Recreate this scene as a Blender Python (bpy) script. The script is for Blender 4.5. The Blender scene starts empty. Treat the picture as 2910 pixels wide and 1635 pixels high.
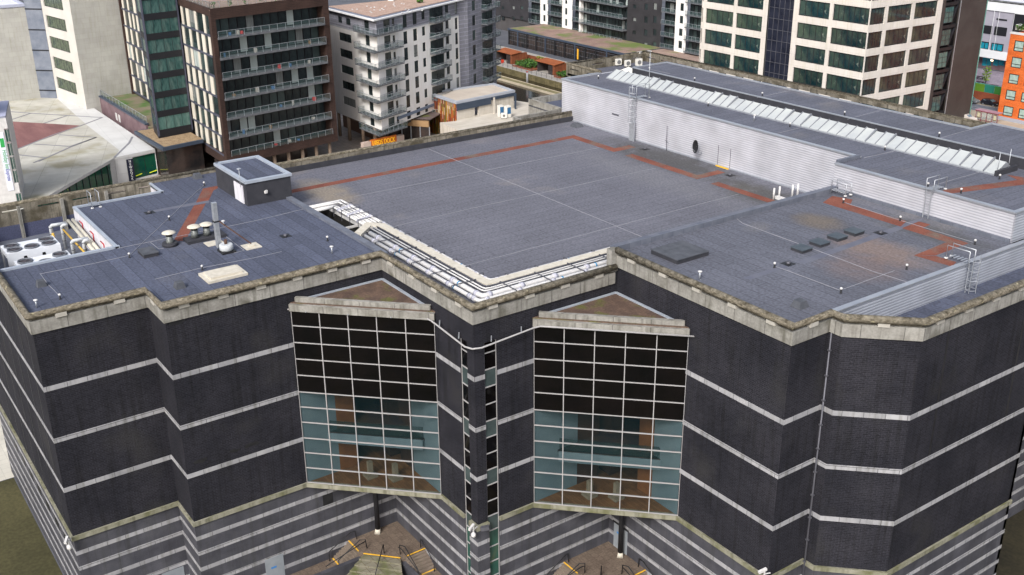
import bpy, math, random
from mathutils import Vector, Matrix
random.seed(7)
S = bpy.context.scene
COL = S.collection

# ------------------------------------------------------------------ camera
CAMP = Vector((61.32981733, -39.40940248, 60.190241))
YAW, PITCH, ROLL, FPX = -9.59461210e-01, 3.93417653e-01, -9.10027537e-03, 3041.42441
PPX, PPY = 1455.0, 817.5
_cy, _sy, _cp, _sp = math.cos(YAW), math.sin(YAW), math.cos(PITCH), math.sin(PITCH)
FW = Vector((_sy*_cp, _cy*_cp, -_sp))
_r = Vector((_cy, -_sy, 0)); _u = _r.cross(FW)
RT = _r*math.cos(ROLL) + _u*math.sin(ROLL)
UP = -_r*math.sin(ROLL) + _u*math.cos(ROLL)
cd = bpy.data.cameras.new('camera'); cam = bpy.data.objects.new('camera', cd); COL.objects.link(cam)
cd.sensor_width = 36; cd.lens = FPX/2910*36; cd.clip_end = 4000; cd.clip_start = 0.5
m = Matrix((RT, UP, -FW)).transposed().to_4x4(); m.translation = CAMP
cam.matrix_world = m
S.camera = cam
# ------------------------------------------------------------------ light
SUN_EL, SUN_AZ = math.radians(40), math.radians(146)   # azimuth clockwise from +Y
W = bpy.data.worlds.new('World'); S.world = W; W.use_nodes = True
nt = W.node_tree; nt.nodes.clear()
sky = nt.nodes.new('ShaderNodeTexSky'); sky.sky_type = 'NISHITA'; sky.sun_disc = False
sky.sun_elevation = SUN_EL; sky.sun_rotation = SUN_AZ; sky.air_density = 1.0; sky.dust_density = 4.0; sky.ozone_density = 1.0
hs = nt.nodes.new('ShaderNodeHueSaturation'); hs.inputs['Saturation'].default_value = 0.62
bg = nt.nodes.new('ShaderNodeBackground'); bg.inputs['Strength'].default_value = 0.13
wo = nt.nodes.new('ShaderNodeOutputWorld')
nt.links.new(sky.outputs[0], hs.inputs['Color']); nt.links.new(hs.outputs[0], bg.inputs['Color']); nt.links.new(bg.outputs[0], wo.inputs['Surface'])
sl = bpy.data.lights.new('sun', 'SUN'); sl.energy = 1.75; sl.angle = math.radians(14); sl.color = (1, .995, .99)
so = bpy.data.objects.new('sun', sl); COL.objects.link(so)
sd = Vector((math.sin(SUN_AZ)*math.cos(SUN_EL), math.cos(SUN_AZ)*math.cos(SUN_EL), math.sin(SUN_EL)))
so.rotation_euler = (-sd).to_track_quat('-Z', 'Y').to_euler()
S.view_settings.view_transform = 'Standard'; S.view_settings.look = 'None'; S.view_settings.gamma = 1
S.view_settings.use_curve_mapping = False
S.view_settings.exposure = 0.7

# ------------------------------------------------------------------ survey: view rays met with real planes
SV = {'C1': (0,0,730/2576), 'C2': (730,0,730/2576), 'C3': (1380,0,730/2576), 'C4': (2110,0,800/2572),
 'D1': (0,400,730/2576), 'D2': (730,400,730/2113), 'D3': (1380,400,730/2113), 'D4': (2110,450,800/2315),
 'E1': (0,800,730/1265), 'E2': (730,800,730/1265), 'E3': (1380,800,730/1265), 'E4': (2110,800,800/1386),
 'V': (0,0,2910/2575), 'S1': (900,1480,400/2576), 'S2': (1540,1480,400/2576), 'K': (0,220,440/2576),
 'M': (360,330,880/2576), 'N': (2640,180,270/1776), 'Q': (0,600,340/2576), 'T1': (850,530,400/2517),
 'T2': (1200,690,400/2576), 'T3': (440,600,360/2368), 'T4': (1380,100,400/2517), 'U1': (2250,380,300/2554),
 'U2': (2600,400,310/2563), 'U3': (0,0,330/1592), 'U4': (960,0,440/2576), 'U5': (1580,130,420/2576),
 'U6': (2640,0,270/1953), 'T6': (2750,1100,160/433), 'T7': (2400,460,510/2460)}
def ray(c, x, y):
    a, b, k = SV[c]
    return FW + RT*((a+x*k-PPX)/FPX) - UP*((b+y*k-PPY)/FPX)
def at(c, x, y, z):
    d = ray(c, x, y); p = CAMP + d*((z-CAMP.z)/d.z); return Vector((p.x, p.y, z))
def aty(c, x, y, Y):
    d = ray(c, x, y); return CAMP + d*((Y-CAMP.y)/d.y)
def atx(c, x, y, X):
    d = ray(c, x, y); return CAMP + d*((X-CAMP.x)/d.x)

# ------------------------------------------------------------------ materials
MATS = {}
def N(nt, t, **kw):
    n = nt.nodes.new(t)
    for k, v in kw.items():
        if hasattr(n, k): setattr(n, k, v)
    return n
def mat(name, c1, c2=None, rough=.8, metal=0, spec=.3, scale=3, detail=5, lo=.35, hi=.65, grain=0, grain_scale=40,
        pattern=None, c3=None, streak=0, bump=0, alpha=1, emit=None, spots=None, rand=0, coat=0, blot=None, stretch=(1,1,1), trans=0):
    """noise blend c1..c2, optional sheet/brick pattern in UV metres, streaks, grain"""
    if name in MATS: return MATS[name]
    M = bpy.data.materials.new(name); M.use_nodes = True; MATS[name] = M
    t = M.node_tree; L = t.links; B = t.nodes['Principled BSDF']
    if len(c1) == 3: c1 = (*c1, 1)
    c2 = c1 if c2 is None else (*c2, 1)
    tc = N(t, 'ShaderNodeTexCoord'); mp = N(t, 'ShaderNodeMapping'); L.new(tc.outputs['UV'], mp.inputs[0])
    mp.inputs['Scale'].default_value = stretch
    no = N(t, 'ShaderNodeTexNoise'); no.inputs['Scale'].default_value = 1/scale; no.inputs['Detail'].default_value = detail
    no.inputs['Roughness'].default_value = .6
    L.new(mp.outputs[0], no.inputs['Vector'])
    cr = N(t, 'ShaderNodeValToRGB'); cr.color_ramp.elements[0].position = lo; cr.color_ramp.elements[1].position = hi
    cr.color_ramp.elements[0].color = c1; cr.color_ramp.elements[1].color = c2
    L.new(no.outputs[0], cr.inputs[0]); col = cr.outputs[0]
    def mixc(kind, fac, a, b):
        x = N(t, 'ShaderNodeMix', data_type='RGBA', blend_type=kind)
        if isinstance(fac, (int, float)): x.inputs[0].default_value = fac
        else: L.new(fac, x.inputs[0])
        for v, i in ((a, 6), (b, 7)):
            if isinstance(v, tuple): x.inputs[i].default_value = v if len(v) == 4 else (*v, 1)
            else: L.new(v, x.inputs[i])
        return x.outputs[2]
    if pattern:
        bw, bh, mort, mcol, a, b, rot = pattern
        m2 = N(t, 'ShaderNodeMapping'); L.new(tc.outputs['UV'], m2.inputs[0]); m2.inputs['Rotation'].default_value = (0, 0, rot)
        br = N(t, 'ShaderNodeTexBrick'); br.offset = .37 if bw > 3 else .5; L.new(m2.outputs[0], br.inputs['Vector'])
        br.inputs['Scale'].default_value = 1; br.inputs['Brick Width'].default_value = bw; br.inputs['Row Height'].default_value = bh
        br.inputs['Mortar Size'].default_value = mort; br.inputs['Mortar Smooth'].default_value = .3
        br.inputs['Color1'].default_value = (a, a, a, 1); br.inputs['Color2'].default_value = (b, b, b, 1)
        br.inputs['Mortar'].default_value = (*mcol, 1)
        col = mixc('MULTIPLY', 1.0, col, br.outputs['Color'])
        if bump:
            bp = N(t, 'ShaderNodeBump'); bp.inputs['Strength'].default_value = bump; bp.inputs['Distance'].default_value = .02
            bp.invert = True
            L.new(br.outputs['Fac'], bp.inputs['Height']); L.new(bp.outputs[0], B.inputs['Normal'])
    if streak:
        m3 = N(t, 'ShaderNodeMapping'); L.new(tc.outputs['UV'], m3.inputs[0]); m3.inputs['Scale'].default_value = (1.6, .12, 1)
        n3 = N(t, 'ShaderNodeTexNoise'); n3.inputs['Scale'].default_value = 1.5; n3.inputs['Detail'].default_value = 6; L.new(m3.outputs[0], n3.inputs['Vector'])
        r3 = N(t, 'ShaderNodeValToRGB'); r3.color_ramp.elements[0].position = .5; r3.color_ramp.elements[1].position = .68
        r3.color_ramp.elements[0].color = (1, 1, 1, 1); k = 1-streak; r3.color_ramp.elements[1].color = (k, k, k*.95, 1)
        L.new(n3.outputs[0], r3.inputs[0]); col = mixc('MULTIPLY', 1.0, col, r3.outputs[0])
    if blot:
        bc, bs, bl, bh2 = blot
        n4 = N(t, 'ShaderNodeTexNoise'); n4.inputs['Scale'].default_value = 1/bs; n4.inputs['Detail'].default_value = 6; L.new(tc.outputs['UV'], n4.inputs['Vector'])
        n4.noise_dimensions = '4D'; n4.inputs['W'].default_value = 3.7
        r4 = N(t, 'ShaderNodeMapRange'); r4.inputs['From Min'].default_value = bl; r4.inputs['From Max'].default_value = bh2; L.new(n4.outputs[0], r4.inputs[0])
        col = mixc('MIX', r4.outputs[0], col, tuple(bc))
    for (sx, sy, rx, ry, sc_, st) in (spots or []):
        m7 = N(t, 'ShaderNodeMapping'); m7.vector_type = 'TEXTURE'; L.new(tc.outputs['UV'], m7.inputs[0]); m7.inputs['Location'].default_value = (sx, sy, 0); m7.inputs['Scale'].default_value = (rx, ry, 1)
        g7 = N(t, 'ShaderNodeTexGradient', gradient_type='SPHERICAL'); L.new(m7.outputs[0], g7.inputs[0])
        n7 = N(t, 'ShaderNodeTexNoise'); n7.inputs['Scale'].default_value = .7; n7.inputs['Detail'].default_value = 7; L.new(tc.outputs['UV'], n7.inputs['Vector'])
        a7 = N(t, 'ShaderNodeMath', operation='MULTIPLY'); L.new(g7.outputs['Fac'], a7.inputs[0]); L.new(n7.outputs[0], a7.inputs[1])
        r7 = N(t, 'ShaderNodeMapRange'); r7.inputs['From Min'].default_value = .06; r7.inputs['From Max'].default_value = .34; r7.inputs['To Max'].default_value = st; L.new(a7.outputs[0], r7.inputs[0])
        col = mixc('MIX', r7.outputs[0], col, tuple(sc_))
    if grain:
        n5 = N(t, 'ShaderNodeTexNoise'); n5.inputs['Scale'].default_value = grain_scale; n5.inputs['Detail'].default_value = 2; L.new(tc.outputs['UV'], n5.inputs['Vector'])
        r5 = N(t, 'ShaderNodeMapRange'); r5.inputs['From Min'].default_value = .3; r5.inputs['From Max'].default_value = .7
        r5.inputs['To Min'].default_value = 1-grain; r5.inputs['To Max'].default_value = 1+grain; L.new(n5.outputs[0], r5.inputs[0])
        col = mixc('MULTIPLY', 1.0, col, r5.outputs[0])
    if rand:
        oi = N(t, 'ShaderNodeObjectInfo'); r6 = N(t, 'ShaderNodeValToRGB'); r6.color_ramp.interpolation = 'CONSTANT'
        e = r6.color_ramp.elements; e[0].position = 0; e[0].color = c1; e[1].position = .55; e[1].color = (*[x*1.8 for x in c1[:3]], 1)
        for p_, c_ in ((.72, c2), (.86, (c1[0]*.4, c1[1]*.4, c1[2]*.4, 1))):
            q = e.new(p_); q.color = c_
        L.new(oi.outputs['Random'], r6.inputs[0]); col = mixc('MIX', rand, col, r6.outputs[0])
    L.new(col, B.inputs['Base Color'])
    B.inputs['Roughness'].default_value = rough; B.inputs['Metallic'].default_value = metal
    B.inputs['Specular IOR Level'].default_value = spec
    if trans: B.inputs['Transmission Weight'].default_value = trans
    if coat: B.inputs['Coat Weight'].default_value = coat
    if alpha < 1: B.inputs['Alpha'].default_value = alpha
    if emit:
        B.inputs['Emission Color'].default_value = (*emit[:3], 1); B.inputs['Emission Strength'].default_value = emit[3]
    return M
def ribs(name, c, dark, pitch, rough=.45, metal=.3, axis='Y'):
    if name in MATS: return MATS[name]
    M = bpy.data.materials.new(name); M.use_nodes = True; MATS[name] = M
    t = M.node_tree; L = t.links; B = t.nodes['Principled BSDF']
    tc = N(t, 'ShaderNodeTexCoord')
    w = N(t, 'ShaderNodeTexWave'); w.wave_type = 'BANDS'; w.bands_direction = axis; w.wave_profile = 'SIN'
    w.inputs['Scale'].default_value = 2*math.pi/20/pitch*1.0; L.new(tc.outputs['UV'], w.inputs['Vector'])
    cr = N(t, 'ShaderNodeValToRGB'); cr.color_ramp.elements[0].position = .12; cr.color_ramp.elements[1].position = .45
    cr.color_ramp.elements[0].color = (*dark, 1); cr.color_ramp.elements[1].color = (*c, 1); L.new(w.outputs['Fac'], cr.inputs[0])
    n = N(t, 'ShaderNodeTexNoise'); n.inputs['Scale'].default_value = .35; n.inputs['Detail'].default_value = 5; L.new(tc.outputs['UV'], n.inputs['Vector'])
    r = N(t, 'ShaderNodeMapRange'); r.inputs['From Min'].default_value = .3; r.inputs['From Max'].default_value = .7; r.inputs['To Min'].default_value = .8; r.inputs['To Max'].default_value = 1.08
    L.new(n.outputs[0], r.inputs[0])
    x = N(t, 'ShaderNodeMix', data_type='RGBA', blend_type='MULTIPLY'); x.inputs[0].default_value = 1; L.new(cr.outputs[0], x.inputs[6]); L.new(r.outputs[0], x.inputs[7])
    L.new(x.outputs[2], B.inputs['Base Color'])
    bp = N(t, 'ShaderNodeBump'); bp.inputs['Strength'].default_value = .5; bp.inputs['Distance'].default_value = .03; L.new(w.outputs['Fac'], bp.inputs['Height']); L.new(bp.outputs[0], B.inputs['Normal'])
    B.inputs['Roughness'].default_value = rough; B.inputs['Metallic'].default_value = metal
    return M

# ------------------------------------------------------------------ mesh builder
ORI = {}
class MB:
    def __init__(s): s.v = []; s.f = []; s.m = []; s.sm = []
    def poly(s, pts, mi=0, smooth=False):
        n = len(s.v); s.v += [Vector(p) for p in pts]; s.f.append(list(range(n, n+len(pts)))); s.m.append(mi); s.sm.append(smooth)
        return s
    def hexa(s, p, mi=0):
        """p: 4 bottom (ccw from above) + 4 top"""
        n = len(s.v); s.v += [Vector(q) for q in p]
        for f in ((3,2,1,0), (4,5,6,7), (0,1,5,4), (1,2,6,5), (2,3,7,6), (3,0,4,7)):
            s.f.append([n+i for i in f]); s.m.append(mi); s.sm.append(False)
        return s
    def box(s, x0, x1, y0, y1, z0, z1, mi=0):
        return s.hexa([(x0,y0,z0),(x1,y0,z0),(x1,y1,z0),(x0,y1,z0),(x0,y0,z1),(x1,y0,z1),(x1,y1,z1),(x0,y1,z1)], mi)
    def prism(s, pts, z0, z1, mi=0, top=None):
        """pts ccw xy"""
        n = len(pts)
        s.poly([(p[0], p[1], z1) for p in pts], mi if top is None else top)
        s.poly([(p[0], p[1], z0) for p in reversed(pts)], mi)
        for i in range(n):
            a, b = pts[i], pts[(i+1) % n]
            s.poly([(a[0],a[1],z0),(b[0],b[1],z0),(b[0],b[1],z1),(a[0],a[1],z1)], mi)
        return s
    def bar(s, a, b, w, h=None, mi=0):
        """beam from a to b, section w x h"""
        a = Vector(a); b = Vector(b); h = h or w; d = (b-a).normalized()
        up = Vector((0,0,1)) if abs(d.z) < .95 else Vector((1,0,0))
        x = d.cross(up).normalized()*w/2; y = x.cross(d).normalized()*h/2
        s.hexa([a-x-y, a+x-y, b+x-y, b-x-y, a-x+y, a+x+y, b+x+y, b-x+y], mi); return s
    def tube(s, path, r, seg=8, mi=0, caps=True, r2=None):
        P = [Vector(p) for p in path]; n = len(P); base = len(s.v)
        T = [(P[min(i+1, n-1)]-P[max(i-1, 0)]).normalized() for i in range(n)]
        d0 = (P[1]-P[0]).normalized(); up = Vector((0,0,1)) if abs(d0.z) < .9 else Vector((1,0,0))
        x = d0.cross(up).normalized()
        for i in range(n):
            if i: x = (x - T[i]*x.dot(T[i])).normalized()
            y = T[i].cross(x).normalized()
            k = 1
            if 0 < i < n-1:
                c = (P[i]-P[i-1]).normalized().dot(T[i]); k = 1/max(c, .5)
                bis = ((P[i]-P[i-1]).normalized()-(P[i+1]-P[i]).normalized())
                bis = bis.normalized() if bis.length > 1e-4 else None
            else: bis = None
            rr = r if r2 is None else r+(r2-r)*i/(n-1)
            for j in range(seg):
                a = 2*math.pi*j/seg; o = (x*math.cos(a)+y*math.sin(a))*rr
                if bis is not None and k > 1.001: o += bis*(o.dot(bis))*(k-1)
                s.v.append(P[i]+o)
        for i in range(n-1):
            for j in range(seg):
                a = base+i*seg+j; b = base+i*seg+(j+1) % seg
                s.f.append([a, a+seg, b+seg, b]); s.m.append(mi); s.sm.append(seg > 5)
        if caps:
            s.f.append([base+j for j in range(seg)]); s.m.append(mi); s.sm.append(False)
            s.f.append([base+(n-1)*seg+j for j in reversed(range(seg))]); s.m.append(mi); s.sm.append(False)
        return s
    def lathe(s, cx, cy, prof, seg=16, mi=0):
        """prof list of (r,z) bottom to top"""
        base = len(s.v)
        for r, z in prof:
            for j in range(seg):
                a = 2*math.pi*j/seg; s.v.append(Vector((cx+r*math.cos(a), cy+r*math.sin(a), z)))
        for i in range(len(prof)-1):
            for j in range(seg):
                a = base+i*seg+j; b = base+i*seg+(j+1) % seg
                s.f.append([a, b, b+seg, a+seg]); s.m.append(mi); s.sm.append(True)
        s.f.append([base+j for j in reversed(range(seg))]); s.m.append(mi); s.sm.append(False)
        s.f.append([base+(len(prof)-1)*seg+j for j in range(seg)]); s.m.append(mi); s.sm.append(False)
        return s
    def sweep(s, path, z0, z1, out, inn=0, mi=0):
        """band along outline, outward = right of travel; mitred"""
        P = [Vector((p[0], p[1])) for p in path]; n = len(P); O = []; I = []
        for i in range(n):
            ds = []
            if i: ds.append((P[i]-P[i-1]).normalized())
            if i < n-1: ds.append((P[i+1]-P[i]).normalized())
            ns = [Vector((d.y, -d.x)) for d in ds]
            b = sum(ns, Vector((0,0))).normalized(); k = 1/max(b.dot(ns[0]), .3)
            O.append(P[i]+b*out*k); I.append(P[i]-b*inn*k)
        for i in range(n-1):
            s.hexa([(O[i].x,O[i].y,z0),(O[i+1].x,O[i+1].y,z0),(I[i+1].x,I[i+1].y,z0),(I[i].x,I[i].y,z0),
                    (O[i].x,O[i].y,z1),(O[i+1].x,O[i+1].y,z1),(I[i+1].x,I[i+1].y,z1),(I[i].x,I[i].y,z1)], mi)
        return s
    def mesh(s, name, mats, off=Vector((0,0,0))):
        me = bpy.data.meshes.new(name)
        me.from_pydata([v-off for v in s.v], [], s.f)
        for mt in (mats if isinstance(mats, (list, tuple)) else [mats]): me.materials.append(mt)
        me.polygons.foreach_set('material_index', s.m); me.polygons.foreach_set('use_smooth', s.sm)
        uv = me.uv_layers.new(name='UVMap')
        for p, f in zip(me.polygons, s.f):
            nn = p.normal
            if abs(nn.z) > .7: U, Vv = Vector((1,0,0)), Vector((0,1,0))
            else:
                U = Vector((-nn.y, nn.x, 0)).normalized(); Vv = nn.cross(U)
                if Vv.z < 0: Vv = -Vv
            for li, vi in zip(p.loop_indices, f):
                q = s.v[vi]; uv.data[li].uv = (q.dot(U), q.dot(Vv))
        me.validate(); me.update()
        return me
    def build(s, name, mats, parent=None, kind=None, label=None):
        off = ORI.get(parent.name, Vector((0,0,0))) if parent else Vector((0,0,0))
        o = bpy.data.objects.new(name, s.mesh(name, mats, off)); COL.objects.link(o)
        if parent: o.parent = parent; ORI[o.name] = off
        if kind: o['kind'] = kind
        if label: o['label'] = label
        return o
def thing(name, label, cat, loc=(0,0,0), group=None):
    o = bpy.data.objects.new(name, None); COL.objects.link(o); o.location = loc; o.empty_display_size = .5
    o['label'] = label; o['category'] = cat
    if group: o['group'] = group
    ORI[o.name] = Vector(loc); return o
def tag(o, label, cat, group=None):
    o['label'] = label; o['category'] = cat
    if group: o['group'] = group
    return o
def dup(root, loc, rz=0, label=None, group=None):
    """copy of a thing with its parts and their sub-parts"""
    r = root.copy(); COL.objects.link(r); r.location = loc; r.rotation_euler = (0,0,rz)
    if label: r['label'] = label
    if group: r['group'] = group
    for ch in list(root.children):
        c = ch.copy(); COL.objects.link(c); c.parent = r
        for gc in list(ch.children):
            d = gc.copy(); COL.objects.link(d); d.parent = c
    return r
def lettering(txt, parent, matl, size, pos, right, up, ext=.03, name='lettering', aspect=1, align='CENTER', spacing=1, fit=None):
    cu = bpy.data.curves.new(name, 'FONT'); cu.body = txt; cu.size = size; cu.extrude = ext; cu.align_x = align; cu.align_y = 'CENTER'
    cu.space_line = spacing
    cu.materials.append(matl); tmp = bpy.data.objects.new('tmp', cu)
    me = bpy.data.meshes.new_from_object(tmp); bpy.data.objects.remove(tmp); bpy.data.curves.remove(cu); me.name = name
    if fit:
        w_ = max(v.co.x for v in me.vertices)-min(v.co.x for v in me.vertices)
        for v in me.vertices: v.co.x *= fit/w_
    o = bpy.data.objects.new(name, me); COL.objects.link(o)
    r = Vector(right).normalized(); u = Vector(up).normalized(); n = r.cross(u)
    mm = Matrix((r*aspect, u, n)).transposed().to_4x4(); mm.translation = Vector(pos)-ORI.get(parent.name, Vector((0,0,0)))
    o.parent = parent; o.matrix_local = mm
    return o

# ------------------------------------------------------------------ facades
class Face:
    """vertical facade from A to B, outward = right of travel"""
    def __init__(s, A, B):
        s.A = Vector(A[:2]); s.B = Vector(B[:2]); s.L = (s.B-s.A).length; s.t = (s.B-s.A)/s.L; s.n = Vector((s.t.y, -s.t.x))
    def uz(s, c, x, y):
        d = ray(c, x, y); k = (s.A-CAMP.xy).dot(s.n)/d.xy.dot(s.n); q = CAMP+d*k
        return (q.xy-s.A).dot(s.t), q.z
    def rect(s, c, x0, y0, x1, y1):
        a = s.uz(c, x0, y0); b = s.uz(c, x1, y1); return (a[0], b[0], b[1], a[1])
    def P(s, u, z, o=0):
        q = s.A+s.t*u+s.n*o; return Vector((q.x, q.y, z))
    def wall(s, mb, z0, z1, holes, depth=.25, u0=0, u1=None, mi=0):
        u1 = s.L if u1 is None else u1
        holes = [(max(h[0],u0), min(h[1],u1), max(h[2],z0), min(h[3],z1)) for h in holes]
        holes = [h for h in holes if h[1]-h[0] > .05 and h[3]-h[2] > .05]
        us = sorted({round(v,3) for v in [u0, u1]+[h[0] for h in holes]+[h[1] for h in holes]})
        for a, b in zip(us, us[1:]):
            if b-a < .002: continue
            mid = (a+b)/2; hs_ = sorted([(h[2], h[3]) for h in holes if h[0] < mid < h[1]]); z = z0
            for h0, h1 in hs_+[(z1, z1)]:
                if h0-z > .002: mb.poly([s.P(a,z), s.P(b,z), s.P(b,h0), s.P(a,h0)], mi)
                z = max(z, h1)
        for a, b, c, d in holes:
            mb.poly([s.P(a,c), s.P(b,c), s.P(b,c,-depth), s.P(a,c,-depth)], mi)
            mb.poly([s.P(a,d,-depth), s.P(b,d,-depth), s.P(b,d), s.P(a,d)], mi)
            mb.poly([s.P(a,c,-depth), s.P(a,d,-depth), s.P(a,d), s.P(a,c)], mi)
            mb.poly([s.P(b,c), s.P(b,d), s.P(b,d,-depth), s.P(b,c,-depth)], mi)
    def slab(s, mb, u0, u1, z0, z1, o0, o1, mi=0):
        a, b, c, d = s.P(u0,z0,o1), s.P(u1,z0,o1), s.P(u1,z0,o0), s.P(u0,z0,o0)
        h = Vector((0,0,z1-z0)); mb.hexa([a,b,c,d,a+h,b+h,c+h,d+h], mi)
WM = {}
def window(face, h, parent, glass, frame, depth=.2, cols=1, rows=1, fw=.07, name='window', label=None):
    """a glazed opening: glass pane with a frame sub-part, meshes shared between equal sizes"""
    if glass.name == 'apartment_glass' and random.random() < .09: glass = mat('net_curtain', (.13,.145,.14), (.24,.25,.24), rough=.35, scale=.5, stretch=(3,.2,1))
    u0, u1, z0, z1 = h; w, hh = round(u1-u0, 2), round(z1-z0, 2)
    ck, rk = (cols if isinstance(cols, tuple) else (cols,)), (rows if isinstance(rows, tuple) else (rows,))
    key = (w, hh, glass.name, frame.name, ck, rk, fw)
    if key not in WM:
        g = MB(); g.box(-w/2, w/2, -.02, 0, 0, hh); gm = g.mesh(name+'_pane', glass)
        f = MB(); k = fw
        f.box(-w/2, w/2, -.05, .05, 0, k); f.box(-w/2, w/2, -.05, .05, hh-k, hh)
        f.box(-w/2, -w/2+k, -.05, .05, k, hh-k); f.box(w/2-k, w/2, -.05, .05, k, hh-k)
        xs = [i/ck[0] for i in range(1, ck[0])] if len(ck) == 1 and isinstance(ck[0], int) else ck
        zs = [i/rk[0] for i in range(1, rk[0])] if len(rk) == 1 and isinstance(rk[0], int) else rk
        for x in xs: f.box(-w/2+x*w-k*.4, -w/2+x*w+k*.4, -.04, .04, k, hh-k)
        for z in zs: f.box(-w/2+k, w/2-k, -.045, .045, z*hh-k*.4, z*hh+k*.4)
        WM[key] = (gm, f.mesh(name+'_frame', frame))
    gm, fm = WM[key]
    off = ORI.get(parent.name, Vector((0,0,0)))
    p = face.P((u0+u1)/2, z0, -depth)-off
    o = bpy.data.objects.new(name, gm); COL.objects.link(o); o.parent = parent; o.location = p
    o.rotation_euler = (0, 0, math.atan2(face.t.y, face.t.x))
    f = bpy.data.objects.new('frame', fm); COL.objects.link(f); f.parent = o
    if label: o['label'] = label
    # local +y of the window mesh points inwards; outward normal is -y
    return o
def railing(mb_g, mb_f, pts, z, h=1.1, step=1.5, r=.025):
    """glass balustrade along world xy points at floor level z"""
    for a, b in zip(pts, pts[1:]):
        a = Vector((a[0], a[1])); b = Vector((b[0], b[1])); L = (b-a).length; d = (b-a)/L; n = Vector((d.y, -d.x))*.012
        mb_g.hexa([(a.x+n.x,a.y+n.y,z+.08),(b.x+n.x,b.y+n.y,z+.08),(b.x-n.x,b.y-n.y,z+.08),(a.x-n.x,a.y-n.y,z+.08),
                   (a.x+n.x,a.y+n.y,z+h-.04),(b.x+n.x,b.y+n.y,z+h-.04),(b.x-n.x,b.y-n.y,z+h-.04),(a.x-n.x,a.y-n.y,z+h-.04)])
        mb_f.bar((a.x,a.y,z+h), (b.x,b.y,z+h), .07, .05)
        k = max(1, round(L/step))
        for i in range(k+1):
            q = a+d*(L*i/k); mb_f.bar((q.x,q.y,z), (q.x,q.y,z+h), .05, .05)
# ------------------------------------------------------------------ palette
R90 = math.pi/2
brick = mat('dark_brick', (.0135,.0138,.0178), (.0225,.0223,.0275), rough=.85, spec=.10, scale=5, pattern=(.45,.15,.022,(1.7,1.65,1.65),.82,1.22,0), streak=.25, blot=((.034,.033,.034),4.5,.56,.78), grain=.25, grain_scale=9, bump=.2)
stone = mat('pale_stone', (.25,.25,.265), (.34,.335,.345), rough=.8, scale=1.5, pattern=(1.5,3,.03,(.4,.4,.4),.86,1.12,0), streak=.35)
conc = mat('stained_concrete', (.21,.20,.18), (.30,.29,.265), rough=.9, scale=1.2, pattern=(2.9,40,.03,(.4,.4,.4),.9,1.08,0), streak=.4, blot=((.085,.08,.06),2.2,.56,.75), grain=.12, grain_scale=6)
ledge = mat('mossy_ledge', (.19,.185,.13), (.26,.25,.20), rough=.9, scale=.8, streak=.4, blot=((.115,.115,.055),1.5,.47,.7), grain=.1)
cope = mat('lichen_coping', (.055,.046,.03), (.17,.15,.115), rough=.95, scale=.5, detail=8, lo=.35, hi=.6, grain=.35, grain_scale=5, blot=((.30,.27,.17),.35,.62,.72))
block = mat('cream_block', (.42,.40,.36), (.34,.32,.28), rough=.85, scale=.6, grain=.1)
plinth = mat('grey_granite', (.043,.043,.053), (.072,.072,.084), rough=.65, scale=2, pattern=(1.2,3,.012,(.75,.75,.75),.85,1.15,0), streak=.15, grain=.12, grain_scale=14)
def felt(name, rot, tone=(.092,.098,.128), var=(.86,1.12), spots=None):
    b = tuple(x*1.22 for x in tone)
    return mat(name, tone, b, rough=.78, spec=.25, scale=7, detail=6, pattern=(7,1.0,.03,(.55,.55,.57),var[0],var[1],rot), grain=.24, grain_scale=4.5, spots=spots,
               blot=((tone[0]*1.9,tone[1]*1.7,tone[2]*1.35),9,.60,.8))
felt_x = felt('roof_felt_left', 0, (.066,.074,.106)); felt_r = felt('roof_felt_right', 0, (.096,.100,.122), (.92,1.06), spots=[(4.3,33.2,3.2,2.6,(.20,.16,.12),.75),(4.3,33.2,4.6,3.8,(.05,.048,.05),.35),(12.2,31.5,6.5,3.6,(.20,.145,.12),.7),(13.5,27.5,4.5,4.5,(.15,.11,.10),.6),(12,38.5,8,3.0,(.06,.06,.055),.6)]); felt_c = felt('roof_felt_centre', R90, (.112,.113,.134), (.96,1.03), spots=[(-36.5,6.0,7.5,3.2,(.24,.20,.15),.75),(-24,42.5,16,4.5,(.055,.054,.05),.75),(-9,41,9,4,(.06,.058,.05),.7),(-20,36.5,20,4,(.17,.17,.18),.35),(-4,20,5,20,(.075,.076,.085),.35)]); felt_p = felt('roof_felt_upper', R90, (.092,.096,.120), (.9,1.08))
kerbm = mat('kerb_felt', (.10,.11,.14), (.14,.15,.18), rough=.6, scale=1, pattern=(1.2,9,.015,(.5,.5,.5),.9,1.1,0), grain=.1)
darkf = mat('dark_upstand', (.030,.031,.038), (.042,.042,.05), rough=.8, scale=1, grain=.2)
red = mat('red_walkway', (.145,.046,.032), (.20,.070,.046), rough=.9, scale=2.5, grain=.22, grain_scale=7, blot=((.135,.105,.085),2.2,.52,.7))
alu = mat('aluminium', (.34,.36,.40), (.42,.44,.47), rough=.4, metal=.5, scale=2, grain=.06)
steel = mat('galvanised_steel', (.38,.40,.43), (.5,.52,.55), rough=.45, metal=.6, scale=.3)
clad = ribs('ribbed_cladding', (.60,.60,.64), (.43,.43,.48), .24)
clad2 = ribs('ribbed_cladding_blue', (.54,.57,.63), (.34,.36,.42), .24)
white = mat('white_paint', (.52,.51,.50), (.62,.61,.60), rough=.5, scale=.7)
cream = mat('cream_lagging', (.48,.44,.36), (.58,.54,.46), rough=.6, scale=.5)
pvc = mat('grey_clip', (.36,.36,.42), (.44,.44,.5), rough=.6, scale=.4)
blue = mat('blue_band', (.03,.22,.42), rough=.6)
black = mat('black_paint', (.012,.012,.014), (.02,.02,.022), rough=.5, scale=1)
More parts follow.
